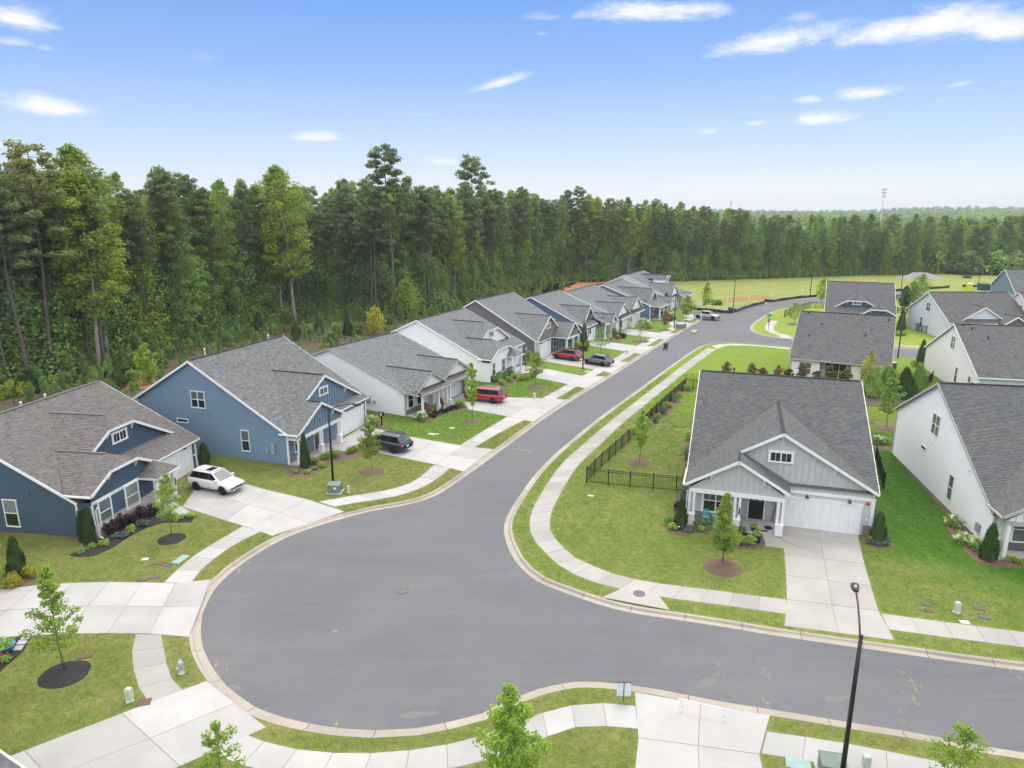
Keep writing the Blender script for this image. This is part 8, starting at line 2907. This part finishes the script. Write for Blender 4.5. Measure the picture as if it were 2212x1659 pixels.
plain('turquoise', (.10, .52, .48), .45, .4)
def garden_chair(p, rz, label):
    e = empty('garden_chair', p, rz, label, 'chair')
    for (x, y) in ((-.2, -.2), (.2, -.2), (-.18, .2), (.18, .2)):
        mb = MB(); mb.tube([(x * .85, y * .85, .44), (x * 1.1, y * 1.1, .2), (x * 1.0, y * 1.05, 0)], [.022, .018, .02], 6); mb.build('leg', 'turquoise', e)
    mb = MB(); mb.lathe([(.25, .43), (.26, .455), (.23, .465)], 14); mb.build('seat', 'turquoise', e)
    mb = MB(); mb.tube([(-.19, .2, .45), (-.22, .25, .7), (-.17, .27, .9), (0, .28, 1.0), (.17, .27, .9), (.22, .25, .7), (.19, .2, .45)], .02, 6); mb.build('back_frame', 'turquoise', e)
    mb = MB()
    for k in range(5):
        x = -.14 + .07 * k
        mb.tube([(x * .9, .215, .46), (x * 1.1, .26, .72), (x * .7, .278, .95)], .013, 5)
    for z in (.62, .78):
        mb.tube([(-.2, .25, z), (.2, .25, z)], .013, 5)
    mb.build('back_lattice', 'turquoise', e, kind='stuff')


q, rz = local('house.001', (1.35, -1.75), .14)
garden_chair(q, rz + .1, 'turquoise iron garden chair left of its table on the grey porch')
q, rz = local('house.001', (2.75, -1.75), .14)
garden_chair(q, rz - .5, 'turquoise iron garden chair behind the cone shaped tree')
q, rz = local('house.001', (2.05, -1.8), .14)
e = empty('garden_table', q, rz, 'small round turquoise table between two garden chairs', 'table')
mb = MB(); mb.lathe([(.30, .62), (.31, .65), (.28, .66)], 18); mb.build('top', 'turquoise', e)
for k in range(3):
    a = k * 2.09
    mb = MB(); mb.tube([(math.cos(a) * .05, math.sin(a) * .05, .62), (math.cos(a) * .04, math.sin(a) * .04, .3), (math.cos(a) * .24, math.sin(a) * .24, 0)], .018, 5); mb.build('leg', 'turquoise', e)
plain('pot_blue', (.015, .03, .09), .25, .6); plain('pot_black', (.02, .02, .022), .4, .4); plain('pot_teal', (.03, .20, .30), .3, .5); plain('doormat', (.12, .085, .07), .95, .1, .3, 12)


def pot(p, r, h, mat, label, leaf='leaf_young', flowers=None, z=.0, lh=.3):
    e = empty('plant_pot', (p[0], p[1], z), 0, label, 'plant pot')
    mb = MB(); mb.lathe([(r * .62, 0), (r * .9, h * .6), (r, h * .93), (r * 1.06, h), (r * .92, h), (r * .85, h * .9)], 16); mb.build('pot', mat, e, True)
    g = random.Random(int(r * 1000))
    cb = MB(); leaves(cb, (0, 0, h + lh * .4), (r * 1.1, r * 1.1, lh * .7), 110, .11, g, .2, .6, 2.2); cb.build('foliage', leaf, e, tint=True)
    if flowers:
        for k in range(6):
            fb = MB(); leaves(fb, (0, 0, 0), (.06, .06, .05), 10, .07, g, .5, .6, 1); o = fb.build('flower_head', flowers, e, tint=True); o.location = (g.uniform(-r, r), g.uniform(-r, r), h + lh * g.uniform(.5, .9))


pot((17.11, 44.38), .30, .62, 'pot_blue', 'tall dark blue pot with a green plant beside the path of the grey house')
pot((15.68, 44.01), .30, .42, 'pot_black', 'black pot with orange flowers left of the tall blue pot', flowers='petal_yellow')
pot((17.38, 45.94), .24, .38, 'pot_blue', 'small blue pot by the middle porch column', lh=.06, z=.14)
pot((-26.67, 31.96), .55, .42, 'pot_teal', 'teal planter of flowers at the left edge of the wide driveway', flowers='petal_white', lh=.35)
pot((-29.98, 208.88), .01, .01, 'pot_black', 'unused') if False else None
shrub((-26.14, 31.14), .8, .4, 'red flowering plant in the black bed at the left edge', 'leaf_mid', 220, .08, 400, 'flower_clump', 'petal_red', 9, fs=.09)
for i, (c4) in enumerate(([(-26.51, 32.97), (-26.65, 33.41), (-26.23, 33.41), (-26.12, 33.04)], [(-26.43, 32.53), (-26.54, 32.91), (-26.08, 32.91), (-26.00, 32.59)], [(-26.27, 32.05), (-26.39, 32.45), (-25.96, 32.48), (-25.86, 32.10)])):
    mb = MB()
    qv = [Vector(v) for v in c4]
    mb.add([(v.x, v.y, .065) for v in qv] + [(v.x, v.y, 0) for v in qv], ((3, 2, 1, 0), (0, 1, 5, 4), (1, 2, 6, 5), (2, 3, 7, 6), (3, 0, 4, 7)))
    o = mb.build('stepping_stone', 'concrete'); tag(o, ('square concrete stepping stone nearest the driveway', 'square concrete stepping stone in the middle of three', 'square concrete stepping stone furthest from the driveway')[i], 'paving stone')
q, rz = local('house.001', (5.2, -1.95), .142)
mb = MB(); mb.box(-.45, .45, -.16, .16, 0, .015); o = mb.build('doormat', 'doormat'); o.location = q; o.rotation_euler = (0, 0, rz); tag(o, 'brown door mat at the edge of the grey porch', 'mat')
q, rz = local('house.001', (5.75, -1.4), .142)
mb = MB(); mb.lathe([(.28, 0), (.30, .05), (.24, .08)], 16); o = mb.build('fountain_bowl', 'pot_black'); o.location = q; tag(o, 'round black dish on the floor of the grey porch', 'dish')
p = (16.44, 44.86)
e = empty('garden_sign', (p[0], p[1], 0), -.3, 'small dark garden sign in the bed before the grey porch', 'sign')
mb = MB(); mb.box(-.2, .2, -.01, .01, .28, .5); mb.build('board', 'door_navy', e)
mb = MB(); mb.tube([(-.16, 0, 0), (-.16, 0, .3)], .01, 5); mb.tube([(.16, 0, 0), (.16, 0, .3)], .01, 5); mb.build('stakes', 'dark_metal', e)
p = (12.03, 46.00)
e = empty('path_light', (p[0], p[1], 0), 0, 'small path light on a stake before the left porch column', 'garden light')
mb = MB(); mb.tube([(0, 0, 0), (0, 0, .42)], .014, 5); mb.build('stake', 'dark_metal', e)
mb = MB(); mb.lathe([(.03, .38), (.09, .44), (.03, .48)], 10); mb.build('cap', 'chrome', e)
# hose loop on the garage door
q, rz = local('house.001', (6.95, -.36), 1.95)

# rocking chair with a red cushion
q, rz = local('house.011', (3.2, -.55), .14)
e = empty('rocking_chair', q, rz - .5, 'black rocking chair on the porch of the white house at the right edge', 'chair')
for s_ in (1, -1):
    mb = MB(); mb.tube([(s_ * .26, -.48, .10), (s_ * .26, -.2, .03), (s_ * .26, .1, .03), (s_ * .26, .42, .12)], .025, 6); mb.build('rocker', 'black_paint', e)
    mb = MB(); mb.tube([(s_ * .26, -.22, .04), (s_ * .26, -.24, .62)], .022, 6); mb.build('front_leg', 'black_paint', e)
    mb = MB(); mb.tube([(s_ * .25, .2, .05), (s_ * .25, .26, .5), (s_ * .24, .42, 1.12)], .022, 6); mb.build('back_post', 'black_paint', e)
    mb = MB(); mb.box(s_ * .26 - .04, s_ * .26 + .04, -.3, .28, .62, .65); mb.build('armrest', 'black_paint', e)
mb = MB(); mb.box(-.25, .25, -.25, .24, .40, .44); mb.build('seat', 'black_paint', e)
for k in range(4):
    mb = MB(); z = .58 + .15 * k; y = .27 + .15 * (z - .5) / .62; mb.box(-.24, .24, y - .01, y + .012, z, z + .07); mb.build('back_slat', 'black_paint', e)
plain('cushion_red', (.45, .06, .06), .9, .1, .35, 9)
mb = MB(); mb.lathe([(.05, .0), (.20, .05), (.21, .11), (.05, .16)], 12, (0, 0, 0)); o = mb.build('cushion', 'cushion_red'); qq = Vector(q); o.location = qq + Vector((.02, .05, .46)); o.rotation_euler = (.9, .2, rz - .5); tag(o, 'red patterned cushion on the black rocking chair', 'cushion')

# wicker chairs at the awning house
plain('wicker', (.22, .14, .10), .9, .15, .3, 20); plain('cushion_rose', (.38, .24, .21), .9, .1, .25, 8)
for i, (x, y) in enumerate(((1.6, -1.35), (2.6, -1.3))):
    q, rz = local('house.003', (x, y), .1)
    e = empty('wicker_chair', q, rz - .2 + .3 * i, ('brown wicker armchair nearest the white downspout', 'brown wicker armchair nearer the door')[i] + ' of the awning house', 'chair')
    mb = MB(); mb.lathe([(.34, .05), (.36, .3), (.36, .36)], 14); mb.build('seat_base', 'wicker', e)
    mb = MB(); mb.tube([(-.36, -.25, .55), (-.38, .1, .6), (-.24, .34, .85), (0, .40, .98), (.24, .34, .85), (.38, .1, .6), (.36, -.25, .55)], .06, 6); mb.tube([(-.34, .1, .45), (-.2, .3, .6), (0, .35, .7), (.2, .3, .6), (.34, .1, .45)], .09, 6); mb.build('back', 'wicker', e)
    mb = MB(); mb.box(-.28, .28, -.28, .25, .36, .46); mb.build('seat_pad', 'cushion_rose', e)

# flags
def flag(p, rz, label, cols, tilt=.75, L=1.5, w_=.75, z=1.7):
    e = empty('flag', (p[0], p[1], z), rz, label, 'flag')
    mb = MB(); tip = Vector((0, -math.sin(tilt) * L, math.cos(tilt) * L)); mb.tube([(0, 0, 0), tip], .015, 5); mb.build('pole', 'bark_pale', e)
    n = len(cols)
    for k, c in enumerate(cols):
        mb = MB()
        for j in range(6):
            z0, z1 = -1.15 * j / 6, -1.15 * (j + 1) / 6
            f0, f1 = k / n, (k + 1) / n
            pt = lambda f, zz: tip.lerp(tip * .45, f) + Vector((.08 * math.sin(zz * 6 + f * 5), 0, zz * .95))
            mb.quad(pt(f0, z0), pt(f1, z0), pt(f1, z1), pt(f0, z1))
        mb.build('stripe', c, e)


plain('flag_blue', (.05, .09, .28), .8, .1)
q, rz = local('house.004', (13.2, -.1), 0)
flag(q, rz, 'blue and white striped flag at the garage corner of the off-white house', ['flag_blue', 'pvc', 'flag_blue', 'pvc', 'flag_blue'])
q, rz = local('house.006', (.45, -.1), 0)
flag(q, rz, 'small dark flag before the steel blue garage', ['cladding', 'pvc', 'cladding'], .6, 1.6)

# air conditioner, building site things, far masts
p = (55.74, 99.15)
e = empty('air_conditioner', (p[0], p[1], 0), -.45, 'dark grey air conditioner unit at the white rear house wall', 'air conditioner')
plain('ac_grey', (.09, .11, .14), .6, .3)
mb = MB(); mb.box(-.5, .5, -.5, .5, 0, .08); mb.build('pad', 'concrete', e)
mb = MB(); mb.box(-.42, .42, -.42, .42, .08, .98); mb.build('case', 'ac_grey', e)
mb = MB(); mb.lathe([(.40, .98), (.40, 1.02), (.1, 1.04)], 16); mb.build('fan_grille', 'pvc', e)
plain('toilet_lime', (.55, .72, .02), .5, .3); plain('wrap_lime', (.30, .62, .10), .6, .2); plain('dumpster_green', (.02, .10, .09), .6, .3)
p = (131.34, 200.18)
e = empty('portable_toilet', (p[0], p[1], 0), .3, 'bright yellow portable toilet by the far road', 'portable toilet')
mb = MB(); mb.box(-.6, .6, -.6, .6, 0, 2.15); mb.build('cabin', 'toilet_lime', e)
mb = MB(); mb.lathe([(.84, 2.15), (.78, 2.26), (.3, 2.4)], 4); o = mb.build('roof', 'pvc', e); o.rotation_euler = (0, 0, PI / 4)
mb = MB(); mb.box(-.4, .4, -.63, -.605, .1, 1.95); mb.build('door', 'toilet_lime', e)
p = (138.49, 203.33)
e = empty('dumpster', (p[0], p[1], 0), -.2, 'dark green dumpster left of the deep blue corner house', 'dumpster')
mb = MB(); mb.add([(-2, -1.1, 0), (2, -1.1, 0), (2, 1.1, 0), (-2, 1.1, 0), (-2.3, -1.2, 1.9), (2.3, -1.2, 1.9), (2.3, 1.2, 1.9), (-2.3, 1.2, 1.9)], ((3, 2, 1, 0), (4, 5, 6, 7), (0, 1, 5, 4), (1, 2, 6, 5), (2, 3, 7, 6), (3, 0, 4, 7))); mb.build('body', 'dumpster_green', e)
for x in (-1.4, -.5, .5, 1.4):
    mb = MB(); mb.box(x - .07, x + .07, -1.27, -1.12, .1, 1.8); mb.build('rib', 'dumpster_green', e)
p = (179.73, 254.50)
e = empty('wrapped_building', (p[0], p[1], 0), -.18, 'unfinished low building wrapped in lime green sheeting', 'building')
mb = MB(); mb.box(-10, 22, 0, 12, 0, 2.9); mb.build('wall', 'wrap_lime', e)
mb = MB(); mb.box(4, 22, 3, 12, 2.9, 4.2); mb.build('upper_wall', 'cream_siding', e)
for x in (-6, 2, 10):
    mb = MB(); mb.box(x, x + 1.2, -.04, -.003, .9, 2.2); mb.build('window', 'pane_dark', e)
p = (139.81, 239.81)
mb = MB()
for k in range(60):
    pass
vs, fs = [(0, 0, 2.0)], []
for r_, z in ((1.6, 1.75), (3.2, 1.0), (5.4, 0)):
    for k in range(18):
        t = 2 * PI * k / 18
        vs.append((math.cos(t) * r_ * 1.5 * rng.uniform(.9, 1.1), math.sin(t) * r_ * .7, z * rng.uniform(.85, 1.15)))
fs = [(0, 1 + k, 1 + (k + 1) % 18) for k in range(18)] + [(1 + r_ * 18 + k, 1 + (r_ + 1) * 18 + k, 1 + (r_ + 1) * 18 + (k + 1) % 18, 1 + r_ * 18 + (k + 1) % 18) for r_ in range(2) for k in range(18)]
mb.add(vs, fs)
o = mb.build('gravel_pile', 'gravel'); o.location = (p[0], p[1], 0); tag(o, 'grey gravel pile on the far field before the forest', 'gravel pile')


def mast(p, H, label, heads=True):
    e = empty('floodlight_mast', (p[0], p[1], 0), -.1, label, 'mast')
    mb = MB(); mb.tube([(0, 0, 0), (0, 0, H)], [.5, .25], 8); mb.build('pole', 'pvc', e)
    for k in range(3):
        mb = MB(); z = H - .8 - k * 2.6; mb.box(-2.2 + .5 * k, 2.2 - .5 * k, -.3, .3, z - .7, z + .7); mb.build('lamp_bank', 'lamp_clear', e)


mast((305, 590), 40, 'white floodlight mast rising above the woods at the right')
mast((330, 1080), 36, 'thin distant floodlight mast left of the taller one')
for q, lb in (((60.97, 178.72), 'white lot marker post in the field, second from the left'), ((69.13, 185.32), 'white lot marker post in the field, third from the left'), ((80.34, 192.75), 'white lot marker post in the field, fourth from the left'), ((52.95, 170.65), 'white lot marker post in the field, leftmost'), ((143.51, 217.47), 'white lot marker post beside the far lamp')):
    mb = MB(); mb.box(-.09, .09, -.05, .05, 0, 1.7); mb.box(-.14, .14, -.06, .06, 1.0, 1.6); o = mb.build('marker_post', 'pvc'); o.location = (q[0], q[1], 0); tag(o, lb, 'marker post')

# the two neighbours cut off by the left edge and the lower left corner
h = House(-31.5, 25.0, 1.57, 13.2, 15, 9.5, 8.0, 2.9, 'white house cut off by the left edge, only its corner in view', 'shingle_plum', 'white_siding', seed=30)
h.main()
h.garage_door(7.6, 12.4, -.005, 2.2, 8)
h.box('stone_pier', 'stone', 12.6, 13.26, -.08, .06, 0, .8)
h.gutter((-OV, -OE - .04, 2.9), (13.5, -OE - .04, 2.9)); h.gutter((13.5, -OE, 2.9), (13.5, .4, 2.9))
h.lamp(13.0, 0, 2.2)
h.finish()
a, b_ = Vector((-19.02, 21.71)), Vector((-17.69, 20.96))
dd = (b_ - a).normalized()
# the eave runs along a-b, the house lies on the near side
rz = math.atan2(dd.y, dd.x) + PI
o_ = b_ + Vector((math.cos(rz + PI / 2), math.sin(rz + PI / 2))) * OE + dd * .4
h = House(o_.x, o_.y, rz, 13.0, 15, 9.5, 8.0, 2.95, 'house in the lower left corner, only a slate roof edge in view', 'shingle_slate', 'grey_siding', seed=31)
h.main()
h.gutter((-OV, -OE - .04, 2.95), (13.3, -OE - .04, 2.95))
h.finish()

# ---------------------------------------------------------------- turf: short blades standing on the lawns
def turf(n_blades, seed, w=.5):
    g = random.Random(seed)
    mb = MB()
    for _ in range(n_blades):
        x, y = g.uniform(-w, w) * .62, g.uniform(-w, w) * .62
        a = g.uniform(0, 6.28)
        l, t = g.uniform(.025, .055), g.uniform(.55, 1.35)
        d = Vector((math.cos(a), math.sin(a), 0))
        s_ = Vector((-d.y, d.x, 0)) * g.uniform(.008, .014)
        b0 = Vector((x, y, 0))
        tip = b0 + d * l * math.sin(t) + Vector((0, 0, l * math.cos(t)))
        mb.add((b0 - s_, b0 + s_, tip), ((0, 1, 2),))
    return mb


from mathutils.bvhtree import BVHTree
vs_, fs_, own_ = [], [], []
PAVED = ('lawn', 'slab', 'sidewalk', 'driveway', 'kerb', 'road', 'path', 'mulch', 'clay', 'field', 'storm', 'stepping')
for ob in bpy.data.objects:
    if ob.type == 'MESH' and ob.name.startswith(PAVED) and (ob.parent is None or ob.parent.parent is None):
        off = ob.location if ob.parent is None else ob.parent.location + ob.location
        n0 = len(vs_)
        vs_ += [(v.co.x + off.x, v.co.y + off.y, v.co.z + off.z) for v in ob.data.vertices]
        for p in ob.data.polygons:
            fs_.append([n0 + i for i in p.vertices])
            own_.append(ob.data.materials[0].name if ob.name.startswith('lawn') else None)
for q in FOOT:
    n0 = len(vs_)
    vs_ += [(p[0], p[1], 1.0) for p in q]
    fs_.append([n0, n0 + 1, n0 + 2, n0 + 3])
    own_.append(None)
tree = BVHTree.FromPolygons(vs_, fs_)
down = Vector((0, 0, -1))


def lawn_at(x, y):
    h = tree.ray_cast(Vector((x, y, 5)), down)
    return own_[h[2]] if h[2] is not None else None


grow = {}
g_ = random.Random(77)
y = 21.0
while y < 96:
    step = .26 if y < 46 else .34 if y < 66 else .5
    x = -.78 * (y + 3)
    while x < .78 * (y + 3):
        px, py = x + g_.uniform(-.4, .4) * step, y + g_.uniform(-.4, .4) * step
        m0 = lawn_at(px, py)
        if m0 and lawn_at(px + .09, py + .09) and lawn_at(px - .09, py - .09):
            grow.setdefault(m0, []).append((px, py, .001, step / .26 * g_.uniform(.85, 1.2), g_.randrange(4)))
        x += step
    y += step
for mt, pts in grow.items():
    instancer('grass', pts, [turf(46, k, .27).mesh('turf', mt) for k in range(4)], label='short mown grass blades on the lawns')
    print('turf', mt, len(pts))

# ---------------------------------------------------------------- summer haze
m = bpy.data.materials.new('haze')
m.use_nodes = True
nt = m.node_tree
nt.nodes.clear()
o_ = nt.nodes.new('ShaderNodeOutputMaterial')
pv = nt.nodes.new('ShaderNodeVolumePrincipled')
pv.inputs['Color'].default_value = (.90, .95, 1.0, 1)
pv.inputs['Density'].default_value = 0.00022
pv.inputs['Anisotropy'].default_value = 0.2
nt.links.new(pv.outputs[0], o_.inputs['Volume'])
MATS['haze'] = m
mb = MB()
mb.box(-2600, 2600, -300, 3000, -8, 60)
tag(mb.build('haze', 'haze'), 'thin summer haze over the houses and woods', kind='stuff')
